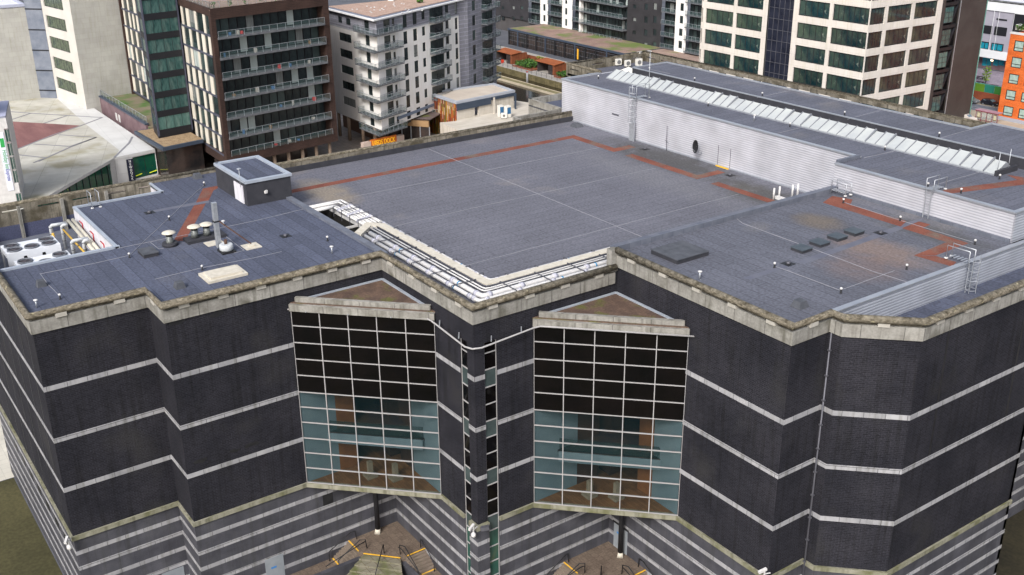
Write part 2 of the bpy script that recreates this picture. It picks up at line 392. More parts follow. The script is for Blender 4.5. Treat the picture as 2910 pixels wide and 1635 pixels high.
darksteel = mat('dark_steel', (.09,.09,.105), (.13,.13,.15), rough=.5, metal=.4, scale=1)
mull = mat('white_mullion', (.33,.32,.32), rough=.45)
tint = mat('tinted_glass', (.008,.02,.024), rough=.03, spec=.2, alpha=.2)
darkglass = mat('black_glass', (.0015,.0015,.002), (.004,.003,.003), rough=.05, spec=.2, scale=4)
spandrel = mat('grey_spandrel', (.035,.05,.05), (.06,.08,.08), rough=.2, scale=2)
greenglass = mat('green_glass', (.02,.06,.05), (.03,.09,.07), rough=.08, spec=.6, scale=2)
yellow = mat('yellow_paint', (.75,.42,.03), rough=.7)
pave = mat('brown_paving', (.105,.078,.06), (.15,.115,.088), rough=.9, scale=3, pattern=(.6,.6,.02,(.7,.7,.7),.88,1.12,0), grain=.2, grain_scale=6)
step = mat('step_stone', (.15,.12,.095), (.21,.17,.135), rough=.9, scale=1, grain=.15)
moss_stone = mat('mossy_paving', (.17,.155,.12), (.21,.195,.145), rough=.9, scale=1, pattern=(.9,.9,.03,(.5,.45,.35),.85,1.1,0), blot=((.095,.105,.035),1.8,.48,.66), grain=.15)
zinc = mat('zinc_gutter', (.36,.40,.46), (.42,.46,.52), rough=.5, metal=.3, scale=1)
rusty = mat('wet_brown_roof', (.075,.050,.040), (.13,.085,.062), rough=.7, scale=1.2, blot=((.10,.10,.03),1.4,.55,.68), grain=.25, grain_scale=6)

# ------------------------------------------------------------------ ground
g = MB(); g.poly([(-1500,-900,0),(1200,-900,0),(1200,1700,0),(-1500,1700,0)])
# ground built as sheets with a dock basin cut out (added in the surroundings)
# ------------------------------------------------------------------ museum
mus = thing('museum_building', 'huge dark brick museum with grey flat roofs and two tall corner windows', 'museum', (-14,0,0))
ZB, ZBR = 27.0, 28.4
A1 = [(-47.2,-27.2),(-17.8,-27.2),(-17.8,-18.6),(-14,-18.6),(-14,-8.55)]
TOPL = [(-14,-8.55),(-14,0),(0,0),(0,14)]
E1p = [(8.45,14),(18.3,14),(18.3,17.9),(19.4,17.9),(23.1,21.7),(23.1,38.2)]
def wallrun(path, z0, z1, m, name='brick_wall', inn=.35):
    b = MB(); b.sweep(path, z0, z1, 0, inn); return b.build(name, m, mus)
wallrun(A1, 9.1, ZB, brick)
wallrun(TOPL, 26.0, ZB, brick)
wallrun([(-5.6,0),(0,0),(0,5.6)], 25.2, 26.0, brick)
wallrun([(-5.6,0),(-1.95,0)], 9.1, 25.2, brick); wallrun([(0,2.1),(0,5.6)], 9.1, 25.2, brick)
wallrun([(-.95,0),(0,0),(0,.95)], 9.1, 25.2, brick, 'brick_pier')
wallrun([(0,14),(8.45,14)], 26.0, ZBR, brick)
wallrun(E1p, 9.1, ZBR, brick)
wallrun([(23.1,38.2),(18,38.2),(18,70)], 9.1, 27.0, brick, 'rear_brick_wall')
wallrun([(23.1,38.2),(23.1,60)], 19.5, ZBR, brick)
# stone bands
def band(path, z0, z1, pr=.03, m=stone, name='stone_band', inn=.02):
    b = MB(); b.sweep(path, z0, z1, pr, inn); return b.build(name, m, mus)
BZ = [(22.15,22.55),(17.7,18.1),(13.22,13.62)]
for z0, z1 in BZ:
    band(A1, z0, z1); band([(-5.6,0),(-1.95,0)], z0, z1); band([(0,2.1),(0,5.6)], z0, z1)
    band([(-.95,0),(0,0),(0,.95)], z0, z1); band(E1p, z0, z1)
band(A1, 8.72, 9.12, .16, ledge, 'ledge', .4); band([(-5.6,0),(-1.95,0)], 8.72, 9.12, .16, ledge, 'ledge', .4)
band([(0,2.1),(0,5.6)], 8.72, 9.12, .16, ledge, 'ledge', .4); band(E1p, 8.72, 9.12, .16, ledge, 'ledge', .4)
band([(-.95,0),(0,0),(0,.95)], 8.72, 9.12, .3, ledge, 'ledge', .4)
band([(-14,-8.55),(-5.6,0)], 8.70, 9.10, .16, ledge, 'window_ledge', .3); band([(0,5.6),(8.45,14)], 8.70, 9.10, .16, ledge, 'window_ledge', .3)
# recessed control joints in the brick (dark vertical grooves)
def groove(face, u, z0, z1, w=.22):
    b = MB(); face.slab(b, u-w/2, u+w/2, z0, z1, -.02, .012); b.build('control_joint', black, mus)
FR = Face((23.1,21.7), (23.1,38.2)); FS = Face((-47.2,-27.2), (-17.8,-27.2)); FLL = Face((-17.8,-27.2), (-17.8,-18.6))
for u, z0, z1 in ((3.2,22.6,28.4),(3.2,18.15,22.1),(13.1,22.6,28.4),(13.1,18.15,22.1)): groove(FR, u, z0, z1)
for k in range(7):
    for z0, z1 in ((9.15,13.2),(13.65,17.68),(18.12,22.12),(22.6,27)): groove(FS, 29.4-2.6-k*3.2, z0, z1, .1)
# plinth
PL = [(-47.2,-27.2),(-17.8,-27.2),(-17.8,-18.6),(-14,-18.6),(-14,0),(-1.95,0)]
PR = [(0,2.1),(0,14),(18.3,14),(18.3,17.9),(19.4,17.9),(23.1,21.7),(23.1,38.2)]
for pth in (PL, PR): wallrun(pth, -3, 8.72, plinth, 'granite_plinth', .4)
wallrun([(-.95,0),(0,0),(0,.95)], -3, 8.72, plinth, 'granite_plinth', .4)
mus.children[-1].location  # keeps order
SZ = [(7.23,7.6),(5.75,6.12),(4.17,4.55),(2.68,3.06),(1.2,1.58)]
for i, (z0, z1) in enumerate(SZ):
    band(PL, z0, z1, .02); band(PR, z0, z1, .02); band([(-.95,0),(0,0),(0,.95)], z0, z1, .02)
b = MB(); b.sweep([(-.95,0),(0,0),(0,.95)], -3, 8.72, .22, -.05); b.build('pier_base', plinth, mus)
for z0, z1 in SZ: band([(-.95,0),(0,0),(0,.95)], z0, z1, .24, stone, 'stone_band', -.2)
wallrun([(23.1,38.2),(18,38.2),(18,70)], -3, 8.72, plinth, 'granite_plinth')
for z0, z1 in SZ+[(8.72,9.1),(13.22,13.62),(10.6,10.97),(12.0,12.4)]: band([(23.1,38.2),(18,38.2),(18,70)], z0, z1, .02)
# cornice: fascia, slot blocks, tubular coping
def cornice(path, zb, blocks=3.1, tub=True):
    b = MB(); b.sweep(path, zb, zb+.98, .12, .3); b.build('fascia', conc, mus)
    t_ = MB(); P = [Vector(p) for p in path]
    t_.tube([(p.x, p.y, zb+1.47) for p in offs(P, .12)], .27, 12, caps=True); t_.build('coping', cope, mus)
    k_ = MB(); k_.sweep(path, zb+.98, zb+1.2, -.14, .3)
    k_.build('coping_bed', cope, mus)  # dark coping colour on the bed paints the shadow gap under the tube
    for i in range(len(P)-1):
        L = (P[i+1]-P[i]).length; f = Face(P[i], P[i+1])
        if L < 1.5: continue
        kk = max(1, int(L/blocks)); c = MB()
        for j in range(kk):
            u = L*(j+.5)/kk; f.slab(c, u-.4, u+.4, zb+.93, zb+1.26, -.2, .22)
        c.build('coping_block', block, mus)
def offs(P, o):
    n = len(P); R = []
    for i in range(n):
        ds = []
        if i: ds.append((P[i]-P[i-1]).normalized())
        if i < n-1: ds.append((P[i+1]-P[i]).normalized())
        ns = [Vector((d.y, -d.x)) for d in ds]; q = sum(ns, Vector((0,0))).normalized()
        R.append(P[i]+q*o/max(q.dot(ns[0]), .3))
    return R
cornice([(-47.2,-27.2),(-17.8,-27.2),(-17.8,-18.6),(-14,-18.6),(-14,0),(0,0),(0,13.75)], ZB)
parw = mat('weathered_parapet', (.13,.115,.09), (.25,.225,.18), rough=.95, scale=1.5, detail=8, pattern=(2.9,40,.03,(.4,.4,.4),.85,1.1,0), streak=.6, blot=((.07,.06,.04),1.6,.5,.66), grain=.15, grain_scale=6)
cornice([(0.05,14),(18.3,14),(18.3,17.9),(19.4,17.9),(23.1,21.7),(23.1,62)], ZBR)
b = MB(); b.box(-.5,.12,13.3,14.1,28.08,29.95); b.build('end_block', conc, mus)
# west parapets, pierced with slots
def parapet(path, z0, z1, name='pierced_parapet'):
    for A, B in zip(path, path[1:]):
        f = Face(A, B); k = max(1, int(f.L/3.1)); holes = []
        for i in range(k):
            u = f.L*(i+.5)/k; holes.append((u-1.0, u+1.0, z1-.62, z1-.42))
        w = MB(); f.wall(w, z0, z1, holes, .3); f2 = Face(f.P(f.L,0,-.3), f.P(0,0,-.3))
        f2.wall(w, z0, z1, [(f.L-h[1], f.L-h[0], h[2], h[3]) for h in holes], .0)
        w.poly([f.P(0,z1), f.P(f.L,z1), f.P(f.L,z1,-.3), f.P(0,z1,-.3)]); w.build(name, parw, mus)
    t_ = MB(); t_.tube([(p.x,p.y,z1+.1) for p in offs([Vector(q) for q in path], -.1)], .2, 10); t_.build('coping', cope, mus)
parapet([(-47.2,-1.0),(-47.2,-27.2)], 26.4, 28.35)
parapet([(-45.8,45.2),(-45.8,-1.0),(-47.2,-1.0)], 27.0, 28.0)
b = MB(); b.box(-45.6,-45.3,.4,45.2,27.0,27.6); b.build('parapet_upstand', darkf, mus)
b = MB(); b.box(-47.5,-47.2,-27.2,-1,0,26.4); b.box(-46.1,-45.8,-1,45.2,0,27); b.box(-47.5,-46.2,-1.3,-1,0,27); b.build('back_wall', brick, mus)

# ---- roofs
def slab(rects, z, m, name):
    b = MB()
    for x0, x1, y0, y1 in rects: b.box(x0, x1, y0, y1, z-.3, z)
    return b.build(name, m, mus)
slab([(-29.5,-18.1,-26.9,-18.3),(-29.5,-14.3,-18.3,-17.45),(-43.2,-14.3,-17.45,.4),(-47.0,-43.2,-9,.4)], 28.1, felt_x, 'left_roof')

slab([(-45.6,-31.8,.4,45.2),(-31.8,-22.9,3.5,45.2),(-22.9,-.3,.4,45.2)], 27.0, felt_c, 'central_roof')
slab([(-.9,18.0,14.3,41.6)], 29.5, felt_r, 'right_roof')
slab([(-47.4,-1.0,45.45,54.0),(-1.0,16.95,41.85,54.0),(17.2,60,54,63.5)], 32.0, felt_p, 'upper_roof')
MB().prism([(18.0,18.3),(19.2,18.3),(22.7,21.9),(22.7,62),(18.0,62)], 27.0, 27.3).build('gutter_roof', felt_x, mus)
slab([(-47.0,-29.5,-26.9,-17.45),(-47.0,-43.2,-17.45,-9)], 25.0, kerbm, 'plant_well_floor')
# kerbs
def kerb(x0, x1, y0, y1, z0, z1, m=kerbm, name='kerb'):
    return MB().box(x0, x1, y0, y1, z0, z1).build(name, m, mus)
kerb(-33.6,-14.2,.15,.75,26.9,28.32); kerb(-45.6,-41.8,.15,.75,26.9,28.32)
kerb(-.95,-.35,14.0,41.6,26.9,29.95)
kerb(-29.8,-29.45,-26.9,-17.2,28.05,28.28,zinc); kerb(-43.4,-29.45,-17.6,-17.3,28.05,28.26,zinc); kerb(-43.4,-43.1,-17.3,-8.8,28.05,28.26,zinc); kerb(-47,-43.1,-9.1,-8.85,28.05,28.22,zinc)
# plant well walls
wp = mat('white_well_panel', (.56,.55,.60), (.64,.63,.66), rough=.6, scale=2, streak=.2); bw = mat('blue_well_wall', (.055,.062,.11), (.075,.082,.14), rough=.8, scale=2, grain=.2, grain_scale=8)
b = MB(); b.box(-43.2,-29.7,-17.6,-17.45,25,28.05); b.build('well_panel', wp, mus)
b = MB(); b.box(-47.0,-43.3,-9.0,-8.9,25,28.05); b.build('well_panel', wp, mus)
b = MB(); b.box(-43.4,-43.25,-17.45,-9,25,28.05); b.build('well_panel', wp, mus)
b = MB(); b.box(-47.19,-46.9,-27,-9,24.5,26.4); b.build('well_wall', bw, mus)
b = MB(); b.box(-29.5,-29.3,-26.9,-17.5,25,28); b.build('well_wall', bw, mus)
for y in (-21.8,-17.8,-13.5):
    b = MB(); b.bar((-46.75,y,25.0),(-46.75,y,28.2),.3,.3); b.build('well_post', conc, mus)
for x in (-33.2,-36.6,-40.2):
    b = MB(); b.tube([(x-1.0,-17.64,27.4),(x,-17.64,27.4),(x+.0,-17.64,26.6)],.06,6); b.build('red_pipe', mat('red_pipe',(.35,.02,.03),rough=.5), mus)
# metal-clad upper blocks
b = MB(); b.box(-47.7,-1.0,45.2,45.5,26.5,32.0); b.build('metal_cladding', clad, mus)
b = MB(); b.box(-47.7,-47.4,45.5,54,20,32.0); b.build('metal_cladding', clad, mus)
b = MB(); b.box(-1.0,17.2,41.6,41.9,29.4,32.0); b.build('metal_cladding', clad, mus)
b = MB(); b.box(16.9,17.2,41.9,54,29.4,32.0); b.build('metal_cladding', clad2, mus)
b = MB(); b.box(17.2,60,53.7,54,27,32.0); b.build('metal_cladding', clad2, mus)
b = MB(); b.box(-1.0,-.8,41.9,45.2,28,32.0); b.build('metal_cladding', clad, mus)
b = MB(); b.box(17.75,18.02,18.3,54,27.0,29.55); b.build('metal_cladding', clad2, mus)
# trims
for r_, n_ in (((-47.8,-1.05,45.05,45.5,32.0,32.14),'coping_trim'), ((-1.0,17.35,41.45,41.9,32.0,32.14),'coping_trim'), ((16.9,17.35,41.9,54,32.0,32.14),'coping_trim'),
               ((17.65,18.12,18.2,54,29.5,29.62),'coping_trim'), ((-47.85,-47.45,45.5,51.5,32.0,32.14),'coping_trim')):
    MB().box(*r_).build(n_, alu, mus)
MB().box(-1.15,-.85,41.9,45.1,32.0,32.35).build('kerb', kerbm, mus)
MB().box(-47.7,-1.0,45.08,45.2,26.98,27.12).build('base_trim', alu, mus)
MB().box(-.95,17.2,41.42,41.6,29.5,29.78).build('base_trim', kerbm, mus)
MB().box(17.9,18.1,14.3,18.2,29.4,29.62).build('coping_trim', alu, mus)
# raised rear block
b = MB(); b.box(-43.9,60,53.9,54.1,32.0,33.05); b.build('dark_upstand', darkf, mus)
b = MB(); b.box(-43.9,1.1,54.1,59.8,32.75,33.0); b.box(1.1,60,54.1,63.4,32.75,33.0); b.build('rear_roof', felt_p, mus)
b = MB(); b.sweep([(-43.9,53.9),(60,53.9)],33.0,33.1,.05,.15); b.sweep([(60,63.5),(1.1,63.5),(1.1,59.9),(-43.9,59.9),(-43.9,53.9)],33.0,33.14,.1,.15); b.build('coping_trim', alu, mus)
b = MB(); b.box(-44.0,-43.9,53.9,59.9,31,33.0); b.build('dark_upstand', darkf, mus)
# rear wing parapet and its roof
NW = at('C3',810,635,32.3); NE = at('C3',1610,520,32.3); NX = at('C4',2130,1150,32.3)
yb = NE.y; xw = NW.x
slab([(xw+.3,60,NW.y,yb-.3)], 31.0, felt_p, 'rear_gutter_roof')
parapet([(60,yb),(xw,yb),(xw,NW.y),(-47.6,NW.y)], 30.6, 32.15)
b = MB(); b.box(xw,xw+.3,NW.y,yb,0,30.6); b.box(xw,60,yb-.3,yb,0,30.6); b.box(xw,-47.4,NW.y,NW.y+.3,0,30.6); b.build('back_wall', conc, mus)
# lower west annexe beside the metal block
AX = [at('C3',430,990,26), at('C3',752,935,26), at('C3',752,1085,26)]
b = MB(); b.box(-60,-47.7,46.0,60,0,23.5); b.build('annexe', conc, mus)
b = MB(); b.sweep([(-47.7,60),(-60,60),(-60,46),(-47.7,46)],23.5,24.6,0,.35); b.build('annexe_parapet', conc, mus)
b = MB(); b.box(-59.6,-47.8,46.4,59.6,23.5,23.75); b.build('annexe_roof', felt_x, mus)

# ---- stair penthouse on the left roof
ph = MB(); ph.box(-41.7,-33.7,-3.75,.85,28.1,30.35); ph.build('penthouse_wall', darkf, mus)
b = MB(); b.sweep([(-41.7,-3.75),(-33.7,-3.75),(-33.7,.85),(-41.7,.85),(-41.7,-3.75)],30.35,30.62,.12,.3); b.build('penthouse_coping', zinc, mus)
MB().box(-41.4,-34.0,-3.45,.55,30.35,30.45).build('penthouse_roof', felt_x, mus)
dr = MB(); dr.box(-36.7,-34.5,-3.83,-3.74,28.15,29.95); dr.build('door', wp, mus)

# ---- red walkway lines painted on the roofs
def strip(pts, z, name='walkway'):
    b = MB(); b.poly([(p[0],p[1],z) for p in pts]); 
    o = b.build(name, red, mus); return o
cz = 27.004
def cp(*a): return [at(*p, cz) for p in a]
def ccw(pts):
    s_ = sum((pts[i][0]*pts[(i+1)%len(pts)][1]-pts[(i+1)%len(pts)][0]*pts[i][1]) for i in range(len(pts)))
    return pts if s_ > 0 else pts[::-1]
yA = at('C3',1000,1370,cz).y
xs0 = at('D2',1600,150,cz).x
x_w0, x_w1 = at('D2',2113,50,cz).x, at('D2',2113,75,cz).x
q1, q2, q3 = at('D3',770,0,cz), at('D3',1060,92,cz), at('D3',600,2,cz)
ya, yb2 = at('D3',1050,92,cz).y, at('D3',1100,60,cz).y+.6
strip([(x_w1,ya),(q2.x,ya),(q2.x,ya+1.15),(x_w1,ya+1.15)], cz)
strip([(q2.x-1.2,ya+1.15),(q2.x,ya+1.15),(q2.x,ya+3.4),(q2.x-1.2,ya+3.4)], cz)
strip([(x_w0,.8),(x_w1,.8),(x_w1,ya+1.15),(x_w0,ya+1.15)], cz)
r1, r2 = at('D3',1160,120,cz), at('D3',1730,320,cz)
strip([(r1.x,ya),(r2.x,ya),(r2.x,ya+1.15),(r1.x,ya+1.15)], cz)
strip([(r2.x-1.1,ya+1.15),(r2.x,ya+1.15),(r2.x,ya+4.2),(r2.x-1.1,ya+4.2)], cz)
r3, r4 = at('D3',1870,350,cz), at('D4',240,355,cz)
strip([(r3.x,ya),(r4.x,ya),(r4.x,ya+1.1),(r3.x,ya+1.1)], cz)
z5 = 29.504
def P5(c, *p): return ccw([at(c, x, y, z5) for x, y in p])
strip(P5('D4',(660,365),(740,310),(905,340),(890,375),(845,372),(1350,518),(1300,562)), z5)
strip(P5('D4',(1310,575),(1450,520),(1545,545),(1480,575),(1860,700),(1760,735),(1680,690)), z5)
strip(P5('D4',(1680,690),(1760,735),(1590,800),(1410,800)), z5+.004)
strip(P5('D4',(1410,800),(1590,805),(1760,855),(1720,892)), z5+.008)
zl = 28.104
strip(ccw([at('D1',x,y,zl) for x,y in ((2035,480),(2195,450),(2180,480),(2140,500),(2095,598),(1965,622))]), zl)
strip(ccw([at('D1',x,y,zl) for x,y in ((1945,650),(2065,628),(1860,1000),(1735,1015))]), zl)
zu = 32.004
strip(ccw([at('U2',x,y,zu) for x,y in ((590,1195),(750,1140),(2563,905),(2563,1035),(790,1248))]), zu)
strip(ccw([at('U2',x,y,zu) for x,y in ((2150,800),(2330,830),(2540,860),(2563,905),(2400,920))]), zu+.004)

# ---- lightning tape lines on the roofs
tape = mat('white_tape', (.24,.25,.28), (.30,.30,.33), rough=.6, scale=2)
def line(z, *pts, w=.03):
    P = [at(*p, z+.02) for p in pts]; b = MB()
    for a, c in zip(P, P[1:]):
        n = max(1, int((c-a).length/1.5)); q = [a+(c-a)*i/n+Vector((random.uniform(-.03,.03),random.uniform(-.03,.03),0)) for i in range(n+1)]
        q[0], q[-1] = a, c
        for s0, s1 in zip(q, q[1:]): b.bar(s0, s1, w, .03)
    b.build('lightning_tape', tape, mus)
line(27.0, ('D2',1415,70), ('D2',1560,130), ('D3',0,260), ('D3',1285,790))
line(27.0, ('D2',800,460), ('D3',0,245), ('D3',930,60)); line(27.0, ('D2',1130,705), ('D3',0,532), ('D3',1400,225)); line(27.0, ('D2',1710,1030), ('D3',0,985), ('D3',2080,440))
line(29.5, ('D3',2020,605), ('D4',0,535), ('D4',480,710)); line(29.5, ('D4',580,745), ('D4',1070,930), ('D4',1390,1030)); line(29.5, ('D4',260,885), ('D4',800,1085), ('D4',1250,925))
line(29.5, ('D4',825,358), ('D4',900,385), ('D4',1295,510), ('D4',1895,690))
line(28.1, ('D1',1180,1080), ('D1',1650,985), ('D1',1920,935)); line(28.1, ('D1',2000,915),('D1',2180,880),('D1',2576,800), ('T1',100,400)); line(28.1, ('T3',1265,430), ('T3',1670,735), ('T3',1480,785))
line(28.1, ('D1',400,1330), ('D1',480,1440), ('E1',295,75)); line(28.1, ('D1',2060,430), ('D1',1700,770), ('D1',1300,1150)); line(28.1, ('T3',0,1275), ('T3',890,1060), ('T3',1830,880), ('T3',2368,760))
line(28.1, ('D1',1510,1020), ('D1',1590,1085), ('D1',1640,1080)); line(28.1, ('D1',410,1335), ('D1',900,1240), ('D1',1300,1150))
line(32.0, ('C4',300,1225), ('C4',600,1150)); line(32.0, ('U2',330,1080), ('U2',1520,740)); line(32.0, ('U1',1740,590), ('U1',2490,420)); line(32.0, ('C4',1120,1440), ('C4',1380,1385))
line(33.0, ('C4',130,895), ('C4',430,830)); line(33.0, ('C4',960,1090), ('C4',1260,1010)); line(33.0, ('C4',1770,1275), ('C4',2080,1185)); line(33.0, ('U5',1640,415), ('U5',1990,490)); 
# roof lap bands (wider felt joint strips)
lap = mat('felt_lap', (.098,.102,.135), (.125,.13,.16), rough=.7, scale=2, grain=.1)
def lapstrip(z, *pts):
    b = MB(); b.poly(ccw([at(*p, z) for p in pts])); b.build('felt_lap', lap, mus)
lapstrip(29.5015, ('D4',1500,490),('D4',1380,520),('D4',430,855),('D4',520,865),('D4',1420,545))
lapstrip(29.5015, ('D4',0,985),('D4',330,880),('D4',400,885),('D4',60,1000))
lapstrip(28.1015, ('D1',2080,575),('D1',1950,620),('D1',1450,715),('D1',1450,735),('D1',2100,620))

# ---- skylight strip
sk = MB(); X0 = at('U5',870,575,32).x; XE = at('U2',1915,812,32).x; n = 46
ylo, yhi, zlo, zhi = 50.1, 51.7, 32.12, 33.0
glaz = mat('white_polycarbonate', (.36,.38,.39), (.44,.46,.45), rough=.35, scale=3, spec=.5)
MB().box(X0,XE,ylo-.12,53.0,32,32.12).build('skylight_kerb', alu, mus)
for i in range(n):
    xa = X0+(XE-X0)*i/n; xb = X0+(XE-X0)*(i+1)/n; op = i in (6,8,15,17,24,26,33,35,42,44); dz = .13 if op else 0
    b = MB(); b.hexa([(xa+.04,ylo,zlo),(xb-.04,ylo,zlo),(xb-.04,yhi,zhi+dz-.08),(xa+.04,yhi,zhi+dz-.08),(xa+.04,ylo,zlo+.06),(xb-.04,ylo,zlo+.06),(xb-.04,yhi,zhi+dz),(xa+.04,yhi,zhi+dz)])
    b.hexa([(xa+.04,yhi,zhi+dz-.08),(xb-.04,yhi,zhi+dz-.08),(xb-.04,52.9,zlo),(xa+.04,52.9,zlo),(xa+.04,yhi,zhi+dz),(xb-.04,yhi,zhi+dz),(xb-.04,52.9,zlo+.06),(xa+.04,52.9,zlo+.06)])
    o = b.build('skylight_panel', glaz, mus)
    b = MB(); b.bar((xa,ylo,zlo+.05),(xa,yhi,zhi+.05+dz),.1,.06); b.bar((xa,yhi,zhi+.05+dz),(xa,52.9,zlo+.05),.09,.09)
    if op: b.bar((xb,ylo,zlo+.05),(xb,yhi,zhi+.05+dz),.14,.16)
    f_ = b.build('glazing_bar', mat('bar_grey',(.17,.18,.20),rough=.5), mus)
# left gable of the skylight, ridge
b = MB(); b.poly([(X0,ylo,32.1),(X0,52.9,32.1),(X0,yhi,zhi)][::-1]); b.poly([(XE,ylo,32.1),(XE,52.9,32.1),(XE,yhi,zhi)]); b.build('skylight_gable', alu, mus)
MB().box(XE+.02,XE+.3,ylo-.2,53.2,32,32.5).build('kerb', darkf, mus)

# ---- bay windows
def bay(A, B, lab, sgn):
    f = Face(A, B); L = f.L; W_ = mus
    zs = [25.4,24.06,22.55,21.05,19.55,17.98,16.55,15.08,13.55,12.1,10.6,9.12]
    fr = MB(); k = .036
    for z in zs: f.slab(fr, 0, L, z-k, z+k, -.06, .07)
    for i in range(6):
        u = L*i/5; f.slab(fr, max(0,u-k), min(L,u+k), 9.1, 25.45, -.05, .09)
    fo = fr.build('window_frame', mull, mus, label=None)
    for r in range(11):
        for c in range(5):
            z1, z0 = zs[r], zs[r+1]; b = MB(); f.slab(b, L*c/5, L*(c+1)/5, z0, z1, -.03, 0)
            dark = r < 5  # same glazing; opaque black puts the unlit room into the pane colour
            o = b.build('window_pane', darkglass if dark else tint, mus)
    # hood
    h = MB(); f.slab(h, -.05, L+.05, 25.45, 26.02, -.35, .32); h.build('window_hood', conc, mus)
    h = MB(); f.slab(h, .35, L-.35, 26.02, 26.5, -.45, -.12); h.build('hood_upstand', conc, mus)
    return f
bayL = bay((-14,-8.5), (-5.55,-.05), 'left', 0)
bayR = bay((.05,5.6), (8.5,14.05), 'right', 1)
for c_ in ([(-14,-8.5),(-5.5,0),(-14,0)], [(0,5.5),(8.5,14),(0,14)]):
    b = MB(); b.prism(c_, 25.9, 26.1); b.build('bay_roof', rusty, mus)
    b = MB(); (a0, a1, a2) = [Vector(p) for p in c_]
    b.bar((a2.x+.1,a0.y+.6,26.16),(a2.x+.1,a2.y-.1,26.16),.22,.1); b.bar((a2.x+.1,a2.y-.12,26.17),(a1.x-.6,a2.y-.12,26.17),.22,.1); b.build('bay_gutter', zinc, mus)
    b = MB(); b.prism(c_, 8.6, 8.9); b.build('bay_soffit', ledge, mus)
# curved white rail running along hoods
rl = MB()
pth = [(-14.7,-9.4,25.55),(-5.75,-.62,25.55),(-5.3,-.5,25.5),(-.3,-.6,25.2),(.35,-.35,25.2),(.6,.3,25.2),(.55,5.2,25.5),(.7,5.75,25.55),(9.2,14.15,25.55)]
rl.tube(pth, .07, 8); rl.build('white_rail', mat('rail_white',(.34,.33,.33),rough=.5), mus)
for p_ in ((-13,-7.6),(-10.5,-5.1),(-8,-2.6),(-4.4,-.3),(-1.6,-.3),(.3,1.4),(.3,4.2),(2,7.8),(4.5,10.3),(7,12.8)):
    MB().bar((p_[0]-.35,p_[1]+.25,25.62),(p_[0]+.3,p_[1]-.2,25.5),.09,.05).build('rail_bracket', steel, mus)
# interiors
iw = mat('pale_blue_wall', (.12,.185,.21), (.155,.225,.245), rough=.8, scale=3); wood = mat('wood_floor', (.13,.065,.025), (.17,.09,.035), rough=.6, scale=1, pattern=(3,.25,.01,(.6,.6,.6),.85,1.15,0))
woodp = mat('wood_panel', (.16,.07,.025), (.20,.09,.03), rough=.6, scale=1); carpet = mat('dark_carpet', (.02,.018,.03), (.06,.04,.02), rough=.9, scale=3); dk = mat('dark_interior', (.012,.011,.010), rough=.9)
warm = mat('brown_interior', (.04,.02,.012), (.055,.03,.018), rough=.8, scale=2)
def mirror(p): return (-p[1], -p[0])   # the building is symmetrical about its diagonal
def room(tf, off):
    def q(x, y): a = tf((x,y)); return (a[0]+off[0], a[1]+off[1])
    def pr(pts, z0, z1, m, name):
        pts = [q(*p) for p in pts]; s_ = sum(pts[i][0]*pts[(i+1)%len(pts)][1]-pts[(i+1)%len(pts)][0]*pts[i][1] for i in range(len(pts)))
        b = MB(); b.prism(pts if s_ > 0 else pts[::-1], z0, z1); b.build(name, m, mus)
    pr([(-14,-8.4),(-5.7,-.1),(-5.7,9),(-23,9),(-23,-8.4)], 8.92, 9.08, wood, 'room_floor')
    pr([(-14.2,-8.4),(-14,-8.4),(-14,-5.3),(-14.2,-5.3)], 9.1, 17.9, iw, 'room_wall')
    pr([(-10.2,0),(-5.7,0),(-5.7,.2),(-10.2,.2)], 9.1, 17.9, iw, 'room_wall')
    pr([(-14,-6.2),(-8.1,-.2),(-8.1,7),(-20,7),(-20,-6.2)], 13.1, 13.3, carpet, 'mezzanine_floor')
    pr([(-13.98,-6.25),(-8.0,-.27),(-8.1,-.1),(-14,-6.0)], 12.3, 13.25, iw, 'mezzanine_fascia')
    pr([(-13.98,-6.1),(-8.1,-.2),(-8.3,.0),(-14.0,-5.9)], 13.3, 14.35, mat('balustrade_glass',(.03,.07,.07),rough=.05,alpha=.3), 'mezzanine_balustrade')
    pr([(-14,-8.5),(-5.6,-.1),(-5.6,9),(-23,9),(-23,-8.5)], 17.9, 18.05, dk, 'room_ceiling')
    pr([(-23,-8.5),(-22.8,-8.5),(-22.8,9),(-23,9)], 9.1, 17.9, warm, 'room_wall'); pr([(-23,8.8),(-5.5,8.8),(-5.5,9),(-23,9)], 9.1, 17.9, warm, 'room_wall')
    pr([(-14.2,-5.3),(-14.0,-5.3),(-14.0,-3.5),(-14.2,-3.5)], 9.1, 17.9, woodp, 'wood_column')
    pr([(-14.9,-.6),(-13.4,-.6),(-13.4,.9),(-14.9,.9)], 9.1, 17.9, warm, 'wood_column')
    pr([(-12.6,0),(-10.2,0),(-10.2,.2),(-12.6,.2)], 9.1, 17.9, warm, 'dark_partition')
    pr([(-20,-5),(-15,4),(-16,5),(-21,-4)], 9.1, 17.9, dk, 'dark_partition')
    for px, py in ((-11.6,-3.6),(-10,-2)):
        a = q(px, py); b = MB(); b.box(a[0]-.5,a[0]+.5,a[1]-.5,a[1]+.5,9.1,9.35); b.box(a[0]-.2,a[0]+.2,a[1]-.2,a[1]+.2,9.35,10.6); b.build('display_plinth', mat('plinth_cream',(.22,.20,.14)), mus)
    pr([(-14,-8.45),(-5.65,-.1),(-5.65,8),(-22,8),(-22,-8.4)], 25.3, 25.4, dk, 'upper_ceiling')
room(lambda p: p, (0,0)); room(mirror, (0,0))
for nm, (x0,x1,y0,y1) in {'room_wall':(-14.3,-14.05,-8.5,0), 'room_wallb':(-.2,0,0,0)}.items(): pass
b = MB(); b.box(-14.25,-14.02,-8.5,-.1,18.1,25.2); b.box(-13.9,-5.7,.02,.2,18.1,25.2); b.build('upper_room_wall', dk, mus)
